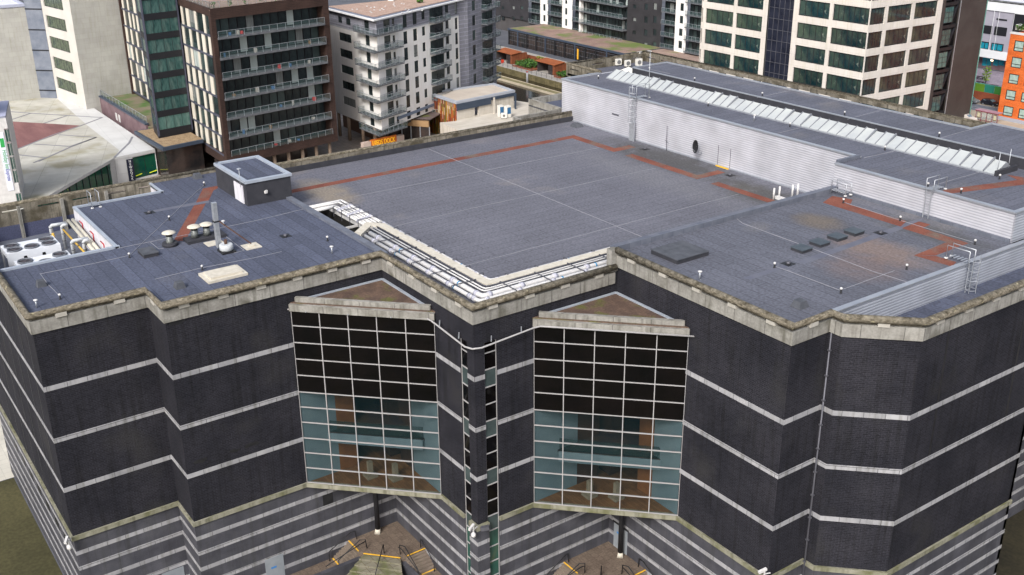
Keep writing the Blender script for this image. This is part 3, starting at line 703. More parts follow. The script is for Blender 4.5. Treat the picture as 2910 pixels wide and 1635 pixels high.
b = MB(); b.box(-.25,-.02,5.7,13.9,18.1,25.2); b.box(.1,8.4,14.02,14.2,18.1,25.2); b.build('upper_room_wall', dk, mus)
# slit windows either side of the central pier
ms = [25.2,24.24,22.82,21.3,19.8,18.3,16.83,15.36,13.84,12.42,10.9,9.45,8.0,6.4,4.9,3.4,1.9,.4]
for f, u0, u1 in ((Face((-1.95,.12),(-.95,.12)),0,1.0), (Face((-.12,.95),(-.12,2.1)),0,1.15)):
    fr = MB()
    for z in ms: f.slab(fr, u0, u1, z-.045, z+.045, -.05, .05)
    f.slab(fr, u0, u0+.06, .4, 25.2, -.05, .04); f.slab(fr, u1-.06, u1, .4, 25.2, -.05, .04)
    fr.build('slit_frame', mull, mus)
    for i, (a, c) in enumerate(zip(ms, ms[1:])):
        b = MB(); f.slab(b, u0, u1, c, a, -.03, 0)
        b.build('slit_pane', (spandrel if i in (2,5,8,11) else greenglass if i >= 12 else darkglass), mus)
MB().box(-1.95,-.3,.5,.6,-1,25.2).build('slit_back', dk, mus); MB().box(-.6,-.5,.3,2.1,-1,25.2).build('slit_back', dk, mus)
def soot(c_, x, y, w, h):
    f = fLp; u, z = f.uz(c_, x, y); b = MB(); n = 14; r = random.Random(int(x))
    for k in range(5):
        cu, cz_ = u+r.uniform(-w/2,w/2), z+r.uniform(-h/3,h/3); s_ = r.uniform(.15,.35)
        b.poly([f.P(cu+s_*math.cos(2*math.pi*i/n)*r.uniform(.8,1.5), cz_+s_*.6*math.sin(2*math.pi*i/n)*r.uniform(.6,1.2), .004+k*.003) for i in range(n)])
    b.build('soot_patch', black, mus)
fLp = Face((-14,-18.6),(-14,0))
for a in (('E1',875,205,1.0,.3),('E1',1060,160,.9,.3),('E1',975,890,1.0,.35),('E1',1160,830,.9,.3),('E1',1240,803,.7,.25)): soot(*a)
# wall vent, doors, column under bays
vt = MB(); fL = Face((-14,-18.6),(-14,0)); h = fL.rect('E2',323,1055,375,1088)
fL.slab(vt, h[0], h[1], h[2], h[3], -.01, .035); vt.build('wall_vent', black, mus)
dgrey = mat('grey_door', (.20,.22,.24), (.25,.27,.29), rough=.5, scale=1.5); logo = mat('blue_sign', (.05,.18,.42), rough=.5)
d = MB(); fL.slab(d, 5.5, 7.2, .4, 2.9, -.01, .05); o = d.build('door', dgrey, mus, label='pale grey door left of the steps')
b = MB(); fL.slab(b, 6.0, 6.5, 1.75, 1.95, .05, .056); b.build('door_sign', logo, o)
d = MB(); fL.slab(d, -.0, .0001, 0, .0001, 0, .0001)
fR = Face((0,14),(18.3,14)); d = MB(); fR.slab(d, .75, 2.55, 1.62, 4.1, -.01, .05); o = d.build('door', dgrey, mus, label='grey door with a blue notice beside the right bay column')
b = MB(); fR.slab(b, 1.15, 1.6, 3.2, 3.4, .05, .056); fR.slab(b, 1.45, 1.75, 2.95, 3.15, .05, .056); b.build('door_notice', logo, o)
b = MB(); fR.slab(b, .6, 2.7, 4.12, 4.3, -.01, .07); b.build('door_head', black, mus)
fLLL = Face((-17.8,-27.2),(-17.8,-18.6)); d = MB(); fLLL.slab(d, 6.3, 8.2, 1.0, 2.6, -.01, .04); d.build('shutter', dgrey, mus)
# service windows low on the left side wall
for i in range(7):
    f = FS; u = 29.4-3.2-i*3.1
    b = MB(); f.slab(b, u-.9, u+.3, 6.3, 7.15, -.01, .03); b.build('service_window', black, mus)
# pipe in the corner between the right bays
b = MB(); b.tube([(18.62,17.75,28.4),(18.62,17.75,0)],.07,8)
for i in range(14): b.box(18.5,18.74,17.66,17.84,1+i*2,1.12+i*2)
b.build('downpipe', darksteel, mus)
# ------------------------------------------------------------------ pipework along the central roof
def track(d, z, x0=-30.4, y1=39.5, turn=True):
    """centre line d metres in from the outer corner"""
    c = (-d, d)
    e = .45
    return [(x0, d, z), (-d-e, d, z), (-d-.1, d+.1, z), (-d, d+e, z), (-d, y1, z)]
PZ = 27.8
dA, dB = 1.75, 2.35
def pipe(name, lab, cat, d, r, m, x0, y1, z=PZ, clips=True, grp='white pipes along the roof edge'):
    t = thing(name, lab, cat, (-d, d, z), grp)
    b = MB(); P = track(d, z, x0, y1); b.tube(P, r, 12); b.build('pipe_run', m, t)
    if clips:
        x = x0+1.6; k = 0
        def ring(nm, m_, p, axis, w, rr):
            mb = MB(); a = Vector(p); dv = Vector((w/2,0,0)) if axis == 0 else Vector((0,w/2,0)); mb.tube([a-dv, a+dv], rr, 12); mb.build(nm, m_, t)
        while x < -d-1.2:
            ring('pipe_collar', pvc, (x,d,z), 0, .35, r*1.28)
            if k % 3 == 1: ring('blue_marker', blue, (x+.9,d,z), 0, .12, r*1.08)
            x += 3.1; k += 1
        y = d+.8
        ring('pipe_collar', pvc, (-d-.75,d,z), 0, .3, r*1.28); ring('pipe_collar', pvc, (-d,d+.7,z), 1, .3, r*1.28); y += 3
        while y < y1-1:
            ring('pipe_collar', pvc, (-d,y,z), 1, .35, r*1.28)
            if k % 3 == 1: ring('blue_marker', blue, (-d,y+.9,z), 1, .12, r*1.08)
            y += 3.3; k += 1
    return t
pipe('roof_pipe', 'thick white pipe nearest the stone coping, with grey collars', 'pipe', dA, .17, white, -20.2, 39)
pipe('roof_pipe', 'thickest white pipe, second in from the coping, with grey collars', 'pipe', dB+.1, .21, white, -20.6, 39)
pipe('roof_pipe', 'thin white pipe just inside the two thick collared pipes', 'pipe', 3.02, .065, white, -22.5, 39, PZ+.1, False)
pipe('roof_pipe', 'thin white pipe next to the cream duct on its outer side', 'pipe', 3.36, .065, white, -22.5, 39, PZ+.1, False)
pipe('roof_pipe', 'single white pipe on the roof side of the cream duct', 'pipe', 4.85, .09, white, -24.0, 39.5, PZ, True)
pipe('cable_run', 'dark cable bundle along the outer edge of the cream duct', 'cable', 3.66, .06, darksteel, -22.0, 39, PZ+.12, False, 'cables beside the cream duct')
# the wide cream duct
t = thing('roof_duct', 'wide flat cream duct turning the corner of the roof', 'duct', (-4.2,4.2,27.3))
b = MB(); dd = 4.15; hw = .40
P = [(-20.6,1.1),(-22.5,3.3),(-21.6,dd),(-dd-.6,dd),(-dd-.1,dd+.1),(-dd,dd+.6),(-dd,39)]
b.sweep(P, 27.75, 28.0, hw, hw); b.build('duct_casing', cream, t)
c = MB(); c.sweep(P[2:], 27.72, 27.86, hw+.09, -hw-.01); c.build('duct_edge', darksteel, t)
# pipes and duct continuing at the left end: bank of six short pipes above a light well
for i, dz in enumerate((3.15,3.52,3.9,4.3,4.72)):
    t = thing('roof_pipe', ('white bank pipe %s over the light well' % ('nearest the well','second from the well','in the middle','second from the roof','farthest from the well')[i]), 'pipe', (-26,dz,27.8), 'bank of white pipes beside the light well')
    b = MB(); xl = -29.3-.35*i; b.tube([(-22.9,dz,27.8),(xl,dz,27.8),(xl-.1,dz-.1,27.8),(xl-.1,1.2,27.8)] if i != 2 else [(-22.9,dz,27.8),(-29.0,dz,27.8)], .1 if i % 2 else .14, 10); b.build('pipe_run', white, t)
    for k in range(3): c = MB(); c.tube([(-24.3-k*2.0-i*.15,dz,27.8),(-24.0-k*2.0-i*.15,dz,27.8)], .19, 10); c.build('pipe_collar', pvc, t)
t = thing('steel_frame', 'white metal upstand framing the dark light well', 'frame', (-27,2.2,27))
b = MB(); b.sweep([(-31.8,.8),(-22.9,.8)], 27.0, 27.2, .06, .06); b.sweep([(-31.8,3.5),(-22.9,3.5)], 27.0, 27.4, .06, .06); b.sweep([(-31.8,.8),(-31.8,3.5)], 27, 27.35, .06, .06); b.sweep([(-25.0,.8),(-25.0,3.5)], 27, 27.2, .06, .06); b.build('upstand', white, t)
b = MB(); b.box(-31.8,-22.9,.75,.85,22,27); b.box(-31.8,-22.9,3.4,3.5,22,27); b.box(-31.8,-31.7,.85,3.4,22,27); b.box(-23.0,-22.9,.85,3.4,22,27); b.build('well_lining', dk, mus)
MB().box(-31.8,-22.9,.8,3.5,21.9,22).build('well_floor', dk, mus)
for k in range(5):
    MB().box(-30.6+k*1.35,-30.2+k*1.35,.9,3.4,25.4,25.8).build('well_louvre', darksteel, mus)
# support brackets across the pipe bank
ORD = ['first','second','third','fourth','fifth','sixth','seventh','eighth','ninth']
def bracket(a, b_, lab):
    t = thing('pipe_bracket', lab, 'bracket', a, 'brackets across the roof pipes')
    m_ = MB(); m_.bar(a, b_, .07, .05); m_.bar(a, (a[0],a[1],27.0), .05); m_.bar(b_, (b_[0],b_[1],27.0), .05); m_.build('crossbar', darksteel, t)
for k in range(5): x = -17.6+k*3.1; bracket((x,1.4,28.05),(x,3.7,28.05), ORD[k]+' dark bracket from the left over the wide part of the left pipe run')
for k in range(4): x = -29.0+k*1.7; bracket((x,2.95,28.05),(x,4.95,28.05), ORD[k]+' dark bracket from the left over the pipe bank by the light well')
for k in range(9): y = 5.0+k*3.4; bracket((-1.4,y,28.05),(-3.7,y,28.05), ORD[k]+' dark bracket from the front corner over the right pipe run')
for k in range(8): x = -20.2+k*2.0; bracket((x,4.6,27.95),(x,5.1,27.95), ORD[k]+' small bracket from the left on the thin pipe behind the cream duct')
for k in range(8): y = 6.5+k*3.0; bracket((-4.6,y,27.95),(-5.1,y,27.95), ORD[k]+' small bracket from the front corner on the thin pipe right of the cream duct')
# white valve stand near the right wing
p = at('D4',320,345,27.0)
t = thing('valve_stand', 'white pipe stand with four capped risers at the far end of the pipes', 'stand', p)
b = MB(); b.box(p.x-.7,p.x+.5,p.y-.2,p.y+.2,27.0,27.3); b.build('base', white, t)
for k, (dx, dy) in enumerate(((-1.0,-.5),(-.7,.1),(.35,1.3),(.75,1.8))):
    b = MB(); b.tube([(p.x+dx*.6,p.y+dy,27),(p.x+dx*.6,p.y+dy,28.2+.1*k)], .1, 8); b.build('riser', white, t)

# ------------------------------------------------------------------ roof plant
def chiller(p, lab, nfan=3):
    t = thing('chiller', lab, 'chiller', p, 'white chillers in the plant well')
    b = MB(); Wx, Ly, H_ = 2.7, 4.5, 2.55
    b.box(0,Wx,0,Ly,H_-.45,H_)
    for y0, y1 in ((0,1.35),(1.6,2.9),(3.15,Ly)): 
        b.hexa([(Wx-.05,y0+.35,0),(Wx,y0+.35,0),(Wx,y1-.35,0),(Wx-.05,y1-.35,0),(Wx-.05,y0,H_-.45),(Wx,y0,H_-.45),(Wx,y1,H_-.45),(Wx-.05,y1,H_-.45)])
    b.box(0,Wx,Ly-.08,Ly,0,H_-.45); b.box(0,.08,0,.15,0,H_-.45); b.box(Wx-.12,Wx,0,.15,0,H_-.45); b.box(0,Wx,0,.06,0,.2)
    c = b.build('casing', mat('chiller_white', (.62,.64,.68), (.7,.72,.75), rough=.4, scale=2), t)
    b = MB(); b.box(.3,Wx-.35,.3,Ly-.2,0,H_-.5); b.build('coil', black, t)
    fans = [(.75,.8),(1.95,.8),(1.95,2.25),(.75,2.25),(.75,3.7),(1.95,3.7)]
    for i, (fx, fy) in enumerate(fans):
        if i == 3: continue
        b = MB(); b.lathe(fx, fy, [(.64,H_),(.62,H_+.14),(.56,H_+.14),(.55,H_+.02)], 20); f = b.build('fan_cowl', mat('cowl_grey',(.10,.11,.13),(.14,.15,.17),rough=.5), t)
        b = MB(); b.lathe(fx, fy, [(.5,H_+.03),(.5,H_+.05)], 20)
        bb = b.build('fan_grille', black, f); ORI[bb.name] = ORI[t.name]
        b = MB(); b.lathe(fx, fy, [(.14,H_+.05),(.12,H_+.1)], 10)
        for a in range(5): b.bar((fx,fy,H_+.07),(fx+.46*math.cos(a*1.257),fy+.46*math.sin(a*1.257),H_+.06),.14,.02)
        b.build('fan_blade', mat('fan_grey',(.07,.06,.07),rough=.6), f)
    return t
c1 = chiller((0,0,0), 'large white chiller with five round fans in the plant well')
c1.location = (-38.1,-25.3,24.95)
c2 = dup(c1, (-34.9,-24.95,24.4), 0, 'white chiller nearest the roof kerb, mostly hidden below it')
pm = mat('lagged_pipe', (.42,.44,.46), (.52,.54,.55), rough=.5, scale=.5)
for i, (x, y, lab) in enumerate(((-41.6,-19.4,'lagged grey riser pipes bending over at the back of the plant well'), (-36.0,-18.9,'lagged grey riser pipes bending over close to the kerb of the plant well'))):
    t = thing('riser_pipes', lab, 'pipes', (x,y,25), 'lagged risers in the plant well')
    for k, dy in enumerate((0,.75)):
        b = MB(); b.tube([(x+k*.5,y-.8+dy*1.2,25),(x+k*.5,y-.8+dy*1.2,27.25),(x+k*.5+.1,y-.7+dy*1.2,27.35),(x+k*.5+.1,y+.6,27.35)], .17, 10); b.build('riser', pm, t)
        b = MB()
        for zz in (25.8,26.5,27.1): b.tube([(x+k*.5,y-.8+dy*1.2,zz),(x+k*.5,y-.8+dy*1.2,zz+.06)], .185, 10)
        b.build('strap', darksteel, t)
for i, dy in enumerate((0,.42)):
    t = thing('plant_pipe', ('lagged cream pipe against the white well panel','lagged cream pipe second from the white well panel')[i], 'pipe', (-36,-18.0-dy,26.9), 'long pipes in the plant well')
    b = MB(); b.tube([(-42.3,-18.0-dy,27.3),(-36,-18.0-dy,26.9),(-30,-18.0-dy,26.5)], .16, 10); b.build('pipe_run', mat('cream_pipe',(.5,.47,.38),(.58,.55,.46),rough=.5,scale=.6), t)
t = thing('yellow_pipe', 'yellow ochre pipe running below the lagged pipes in the plant well', 'pipe', (-38,-19,26))
b = MB(); b.tube([(-40.8,-19.3,27.0),(-31,-18.9,26.2)], .09, 8); b.tube([(-40.6,-20.3,26.9),(-40.6,-20.3,26.0),(-40.4,-20.5,25.85),(-39.6,-21.4,25.85)], .13, 8)
b.build('pipe_run', mat('ochre_pipe',(.55,.33,.04),(.62,.4,.08),rough=.5), t)

def cowl(p, lab, z=28.1, h=1.25, base=True):
    t = thing('roof_cowl', lab, 'vent cowl', (p.x,p.y,z), 'mushroom vent cowls on the left roof')
    x, y = p.x, p.y
    if base: b = MB(); b.lathe(x, y, [(.68,z),(.66,z+.28)], 20); b.build('base_collar', darkf, t)
    b = MB(); b.lathe(x, y, [(.32,z+.1),(.32,z+.45),(.29,z+.5),(.29,z+h-.3)], 16); b.build('vent_pipe', mat('old_zinc',(.10,.11,.11),(.22,.23,.22),rough=.5,metal=.4,scale=.25), t)
    b = MB(); b.lathe(x, y, [(.30,z+h-.38),(.30,z+h-.12)], 16); b.build('vent_mesh', black, t)
    b = MB(); b.lathe(x, y, [(.60,z+h-.12),(.58,z+h-.06),(.3,z+h+.06),(.02,z+h+.1)], 24); b.build('cap', cream, t)
pc = at('T3',290,640,28.1); cowl(pc, 'mushroom vent cowl standing alone on a round dark base')
MB().box(*[v for v in (lambda a: (a.x-.9,a.x+.55,a.y-1.3,a.y+2.2,28.1,28.36))(at('T3',860,545,28.1))]).build('double_vent_plinth', darkf, mus)
cowl(at('T3',760,545,28.1), 'mushroom vent cowl at the left of the shared rectangular plinth', 28.3, 1.15, False)
cowl(at('T3',985,500,28.1), 'mushroom vent cowl at the right of the shared rectangular plinth', 28.3, 1.15, False)
# tall flue with brace
p = at('T3',1235,735,28.1); t = thing('flue_stack', 'tall square galvanised flue held by a dark diagonal brace', 'flue', p)
b = MB(); b.box(p.x-.55,p.x-.2,p.y-.2,p.y+.2,28.3,32.3)
for k in (0,.13,.26): b.box(p.x-.2,p.x-.17,p.y-.17+k,p.y-.1+k,28.3,32.3)
b.build('flue_duct', steel, t)
b = MB(); b.box(p.x-.6,p.x-.14,p.y-.26,p.y+.26,30.6,30.7); b.build('strap', black, t)
pf = at('T3',1805,650,28.1)
b = MB(); b.bar((p.x-.2,p.y+.2,30.65),(pf.x,pf.y,28.3),.1); b.build('brace', mat('rusty_brace',(.07,.035,.03),(.12,.07,.05),rough=.7), t)
pf = at('T3',1805,665,28.1); t = thing('brace_pad', 'cream paving pad under the foot of the diagonal brace', 'pad', pf)
b = MB(); b.box(pf.x-.7,pf.x+.7,pf.y-.7,pf.y+.7,28.1,28.17); b.box(pf.x-.35,pf.x+.3,pf.y-.25,pf.y+.25,28.17,28.3); b.build('slab', cream, t)
pf = at('T3',1110,605,28.1); t = thing('paving_pad', 'loose cream paving slab left of the flue', 'pad', pf); b = MB(); b.box(pf.x-.6,pf.x+.6,pf.y-.75,pf.y+.75,28.1,28.16); b.build('slab', cream, t)
p = at('T3',1345,760,28.1); t = thing('extract_fan', 'round grey extract fan with rusty motor at the foot of the flue', 'roof fan', p)
b = MB(); b.box(p.x-.65,p.x+.65,p.y-.6,p.y+.6,28.1,28.25); b.build('fan_base', black, t)
b = MB(); b.lathe(p.x,p.y,[(.5,28.25),(.58,28.35),(.58,28.75),(.5,28.82)],20); b.build('fan_drum', pm, t)
b = MB(); b.lathe(p.x,p.y,[(.14,28.82),(.14,29.2)],12); b.build('motor', mat('rusty_motor',(.09,.05,.035),rough=.7), t)
# roof hatch, cover plates, small boxes
q = [at('T3',990,1200,28.1), at('T3',1140,1320,28.1), at('T3',1580,1210,28.1), at('T3',1410,1085,28.1)]
cx = sum(v.x for v in q)/4; cyy = sum(v.y for v in q)/4
t = thing('roof_hatch', 'cream two-tier rooflight hatch close to the front coping', 'hatch', (cx,cyy,28.1))
b = MB(); b.box(cx-1.15,cx+1.15,cyy-1.65,cyy+1.65,28.1,28.3); b.build('hatch_base', cream, t)
b = MB(); b.box(cx-.85,cx+.85,cyy-1.35,cyy+1.35,28.3,28.45); b.build('hatch_lid', cream, t)
cap = mat('felted_cap', (.055,.06,.07), (.09,.095,.11), rough=.8, scale=1, grain=.2)
def cover(c_, pts, z, h, lab, grp=None, m=cap):
    q = [at(c_, x, y, z) for x, y in pts]; x0, x1 = min(v.x for v in q), max(v.x for v in q); y0, y1 = min(v.y for v in q), max(v.y for v in q)
    xs = sorted(v.x for v in q); ys = sorted(v.y for v in q); x0 = (xs[0]+xs[1])/2; x1 = (xs[2]+xs[3])/2; y0 = (ys[0]+ys[1])/2; y1 = (ys[2]+ys[3])/2
    t = thing('roof_cover', lab, 'roof cover', ((x0+x1)/2,(y0+y1)/2,z), grp)
    b = MB(); b.box(x0+.05,x1-.05,y0+.05,y1-.05,z,z+h-.06); b.build('upstand', darkf, t); b = MB(); b.box(x0,x1,y0,y1,z+h-.06,z+h); b.build('lid', m, t)
cover('D1', [(1385,1120),(1430,1190),(1595,1155),(1540,1095)], 28.1, .35, 'low square felted cover beside the lone mushroom cowl')
cover('D3', [(1335,930),(1585,1020),(1845,945),(1620,860)], 29.5, .4, 'largest flat square cover on the right roof, near the stone coping')
gp = 'row of four square covers on the right roof'; tl = mat('teal_felt',(.05,.065,.08),(.075,.09,.105),rough=.7,scale=1,grain=.15)
for i, (pts, l_) in enumerate((([(390,755),(490,790),(580,765),(480,725)],'square felted cover at the near end of the row of four'), ([(540,705),(640,740),(725,715),(625,680)],'square felted cover second from the near end of the row of four'),
    ([(685,660),(790,690),(870,665),(770,632)],'square felted cover third from the near end of the row of four'), ([(825,615),(930,648),(1005,622),(905,590)],'square felted cover at the far end of the row of four'))):
    cover('D4', pts, 29.5, .3, l_, gp, tl)
def ballast(c_, x, y, z, lab, s=.32, h=.5):
    p = at(c_, x, y, z); t = thing('roof_vent', lab, 'roof vent', p, 'small dark box vents')
    b = MB(); b.hexa([(p.x-s*1.25,p.y-s*1.25,z),(p.x+s*1.25,p.y-s*1.25,z),(p.x+s*1.25,p.y+s*1.25,z),(p.x-s*1.25,p.y+s*1.25,z),(p.x-s*.85,p.y-s*.85,z+h),(p.x+s*.85,p.y-s*.85,z+h),(p.x+s*.85,p.y+s*.85,z+h),(p.x-s*.85,p.y+s*.85,z+h)]); b.build('vent_body', cap, t)
ballast('E1',205,22,28.1,'small dark box vent at the front left roof corner, by the white cable',.3); ballast('E1',885,30,28.1,'small dark box vent just behind the front coping, left of the cream hatch')
ballast('D1',1980,375,28.1,'small dark box vent on the left roof by the far parapet',.35); ballast('D4',470,1220,29.5,'small dark box vent near the front corner of the right roof',.38)
ballast('C3',915,1270,27.0,'small dark box vent at the foot of the ribbed wall, far left end',.5,.4)
def drain(c_, x, y, z, lab):
    p = at(c_, x, y, z); t = thing('roof_drain', lab, 'drain', p, 'roof drains')
    b = MB(); b.box(p.x-.45,p.x+.45,p.y-.45,p.y+.45,z,z+.012); b.build('sump', black, t); b = MB(); b.lathe(p.x,p.y,[(.2,z+.01),(.16,z+.16),(.05,z+.2)],10); b.build('grate', darksteel, t)
drain('D1',1500,722,28.1,'roof drain in the middle of the left roof'); drain('D2',235,785,28.1,'roof drain near the kerb of the central roof'); drain('D4',1135,615,29.5,'roof drain beyond the row of four covers')
drain('D4',375,868,29.5,'roof drain at the near end of the row of four covers'); drain('D3',1310,70,27.0,'roof drain at the foot of the ribbed wall, farther of the two'); drain('D3',2010,285,27.0,'roof drain at the foot of the ribbed wall, nearer of the two')
def post(c_, x, y, z, lab, h=.45, r=.06, cp=True):
    p = at(c_, x, y, z); t = thing('anchor_post', lab, 'anchor post', p, 'fall-arrest anchor posts')
    b = MB(); b.lathe(p.x,p.y,[(r*1.6,z),(r*1.6,z+.05),(r,z+.06),(r,z+h-.12)],10); b.build('post', black, t)
    b = MB(); b.lathe(p.x,p.y,[(r*1.7,z+h-.14),(r*1.7,z+h-.02),(r*.6,z+h+.02)],10); b.build('cap', white, t)
for a in (('D1',2050,455,28.1,'anchor post by the near end of the penthouse'),('D1',1700,800,28.1,'anchor post in open felt, between the drain and the mushroom cowls'),('D1',1300,1175,28.1,'anchor post left of the low square cover'),
  ('D1',2030,1300,28.1,'anchor post just above the cream hatch'),('E1',297,88,28.1,'anchor post where the white cable turns near the front left corner'),('T1',510,975,28.1,'anchor post beside the kerb on the left roof'),
  ('D4',262,900,29.5,'anchor post left of the near drain on the right roof'),('D4',808,1110,29.5,'anchor post with a forked bracket near the right roof edge'),('D4',1348,915,29.5,'lone anchor post near the ribbed roof edge'),
  ('D4',828,370,29.5,'anchor post on the red walkway by the roof kerb'),('D4',1295,515,29.5,'anchor post midway along the red walkway'),('D4',1910,710,29.5,'anchor post at the corner of the right roof handrail'),
  ('U1',2248,400,32,'anchor post below the skylight, left of the open vents'),('U2',300,1100,32,'anchor post beside the rooftop ladder'),('U2',1985,905,32,'anchor post at the right end of the skylight'),('U2',1080,1235,32,'anchor post beside the red walkway on the upper roof'),
  ('C4',432,1160,32,'anchor post on the upper roof near its middle'),('C3',2230,1065,32,'anchor post on the upper roof left of the middle'),('U5',738,580,32,'anchor post at the far left end of the upper roof'),('C4',1300,1375,32,'anchor post below the skylight toward the right'),
  ('U5',1630,440,33,'anchor post at the left end of the raised rear roof'),('U5',2415,620,33,'anchor post on the raised rear roof, second from the left'),('C4',180,880,33,'anchor post on the raised rear roof, third from the left'),('C4',932,1055,33,'anchor post on the raised rear roof, fourth from the left'),('C4',1795,1250,33,'anchor post on the raised rear roof, farthest right')):
    post(*a)
def mush(c_, x, y, z, lab, h=.6):
    p = at(c_, x, y, z); t = thing('pipe_vent', lab, 'pipe vent', p, 'small capped pipe vents')
    b = MB(); b.tube([(p.x,p.y,z),(p.x,p.y,z+h)],.07,8); b.build('pipe', steel, t); b = MB(); b.lathe(p.x,p.y,[(.17,z+h),(.17,z+h+.06),(.05,z+h+.1)],12); b.build('cap', white, t)
mush('T1',590,1200,28.1,'small white capped pipe vent on the left roof near the inner corner'); mush('E1',182,130,28.1,'small capped pipe vent at the extreme front left corner'); mush('D3',1760,1140,29.5,'small capped pipe vent behind the coping of the right roof')
mush('T3',1285,270,28.1,'small pink-white capped vent behind the tall flue',.4); mush('C4',105,1105,32,'small capped pipe vent on the upper roof by the skylight')
# lamp on penthouse, mast on penthouse roof
t = thing('wall_lamp', 'small white floodlight on the penthouse wall', 'lamp', (-33.6,-1.9,29.2)); b = MB(); b.box(-33.68,-33.45,-2.0,-1.75,29.1,29.35); b.box(-33.5,-33.3,-1.98,-1.78,29.25,29.45); b.build('lamp_body', white, t)
p = at('M',945,560,30.6); t = thing('mast', 'thin mast with a small top plate at the edge of the penthouse roof', 'mast', (p.x,p.y,30.6)); b = MB(); b.tube([(p.x,p.y,30.2),(p.x,p.y,32.0)],.03,6); b.lathe(p.x,p.y,[(.22,32.0),(.2,32.06)],10); b.build('pole', steel, t)

# ------------------------------------------------------------------ ladders and guard rails
def guard(name, lab, p, along, z, w=.75, L=1.6, h=1.1, legs=0, mtl=steel, grp='roof access ladders'):
    """step-through handrail pair at p (on the edge), 'along' points onto the roof; legs = ladder drop on the outer side"""
    t = thing(name, lab, 'ladder', (p[0],p[1],z), grp)
    a = Vector((along[0],along[1],0)); s_ = Vector((-a.y,a.x,0)); P = Vector((p[0],p[1],z))
    for sd_ in (-1, 1):
        b = MB(); o = P+s_*sd_*w/2
        b.tube([o-a*.25+Vector((0,0,-.2)), o-a*.25+Vector((0,0,h)), o+a*L+Vector((0,0,h)), o+a*L], .035, 6); b.build('handrail', mtl, t)
        b = MB(); b.lathe((o+a*L).x,(o+a*L).y,[(.16,z),(.14,z+.08)],10); b.build('foot', white, t)
    b = MB(); c = [P-a*.25-s_*w/2, P+a*L*.8-s_*w/2, P+a*L*.8+s_*w/2, P-a*.25+s_*w/2]
    for k in range(6):
        q0 = c[0]+(c[1]-c[0])*k/5; q1 = c[3]+(c[2]-c[3])*k/5; b.bar(q0+Vector((0,0,.22)), q1+Vector((0,0,.22)), .14, .04)
    b.build('platform', alu, t)
    if legs:
        for sd_ in (-1, 1):
            b = MB(); o = P-a*.3+s_*sd_*.27; b.bar(o+Vector((0,0,.1)), o-Vector((0,0,legs)), .07); b.build('stile', mtl, t)
        b = MB()
        for k in range(int(legs/.3)): o = P-a*.3-Vector((0,0,k*.3)); b.bar(o-s_*.27, o+s_*.27, .035)
        b.build('rung', mtl, t)
    return t
guard('roof_ladder', 'handrail stepping over the kerb of the plant well', (-43.1,-15.7), (1,0), 28.1, L=1.0, h=1.5)
guard('roof_ladder', 'handrail at the far corner of the right roof, over the kerb', (.2,40.6), (1,0), 29.75, L=1.4)
yy = 41.45; xl = at('T7',1125,780,29.5).x
guard('roof_ladder', 'tall ladder up the ribbed wall of the right roof to the upper roof', (xl,yy), (0,1), 32.0, L=1.5, legs=2.4)
p = at('T7',1480,1385,29.5)
guard('roof_ladder', 'ladder with safety hoops going down over the ribbed edge of the right roof', (18.1,p.y+.6), (-1,0), 29.6, L=1.7, legs=2.6)
h_ = MB()
t = thing('ladder_cage', 'blue-grey hooped ladder cage outside the ribbed roof edge', 'ladder cage', (18.5,p.y+.6,27.3))
for z in (27.6,28.4,29.2,30.0):
    pts = [(18.4,p.y+.25),(18.8,p.y+.15),(19.1,p.y+.6),(18.8,p.y+1.05),(18.4,p.y+.95)]
    h_.tube([(a,b_,z) for a,b_ in pts], .025, 5, caps=False)
for a, b_ in ((18.8,p.y+.15),(19.1,p.y+.6),(18.8,p.y+1.05)): h_.tube([(a,b_,27.4),(a,b_,30.4)], .025, 5)
h_.build('hoop', steel, t)
xl = aty('U5',1370,1225,45.0).x
guard('roof_ladder', 'caged ladder on the far ribbed wall below the thin mast', (xl,45.1), (0,1), 32.0, L=1.8, h=1.6, legs=5.0)
t = thing('ladder_cage', 'pale caged hoops round the ladder on the far ribbed wall', 'ladder cage', (xl,44.4,28)); h_ = MB()
for z in [29.3+.7*k for k in range(7)]: h_.tube([(xl-.4,44.9,z),(xl-.45,44.4,z),(xl,44.1,z),(xl+.45,44.4,z),(xl+.4,44.9,z)], .025, 5, caps=False)
for dx, dy in ((-.45,44.4),(0,44.1),(.45,44.4)): h_.tube([(xl+dx,dy,29.2),(xl+dx,dy,33.5)], .025, 5)
h_.build('hoop', steel, t)
t = thing('ladder_guard', 'grey steel plate at the foot of the caged ladder', 'guard plate', (xl,44.7,27)); b = MB(); b.box(xl-.45,xl+.45,44.6,44.68,27.0,29.2); b.build('plate', steel, t)
t = thing('mast', 'tall thin white mast standing behind the caged ladder', 'mast', (xl+1.0,46.2,32)); b = MB(); b.tube([(xl+1.0,46.2,31.9),(xl+1.0,46.2,37.5)],.035,6); b.build('pole', steel, t)
t = thing('mast', 'pair of short masts at the right end of the skylight', 'mast', (XE+.4,50.6,32)); b = MB(); b.tube([(XE+.1,50.2,32.0),(XE+.1,50.2,34.2)],.03,6); b.tube([(XE+.1,51.9,32.0),(XE+.1,51.9,34.2)],.03,6); b.build('pole', steel, t)
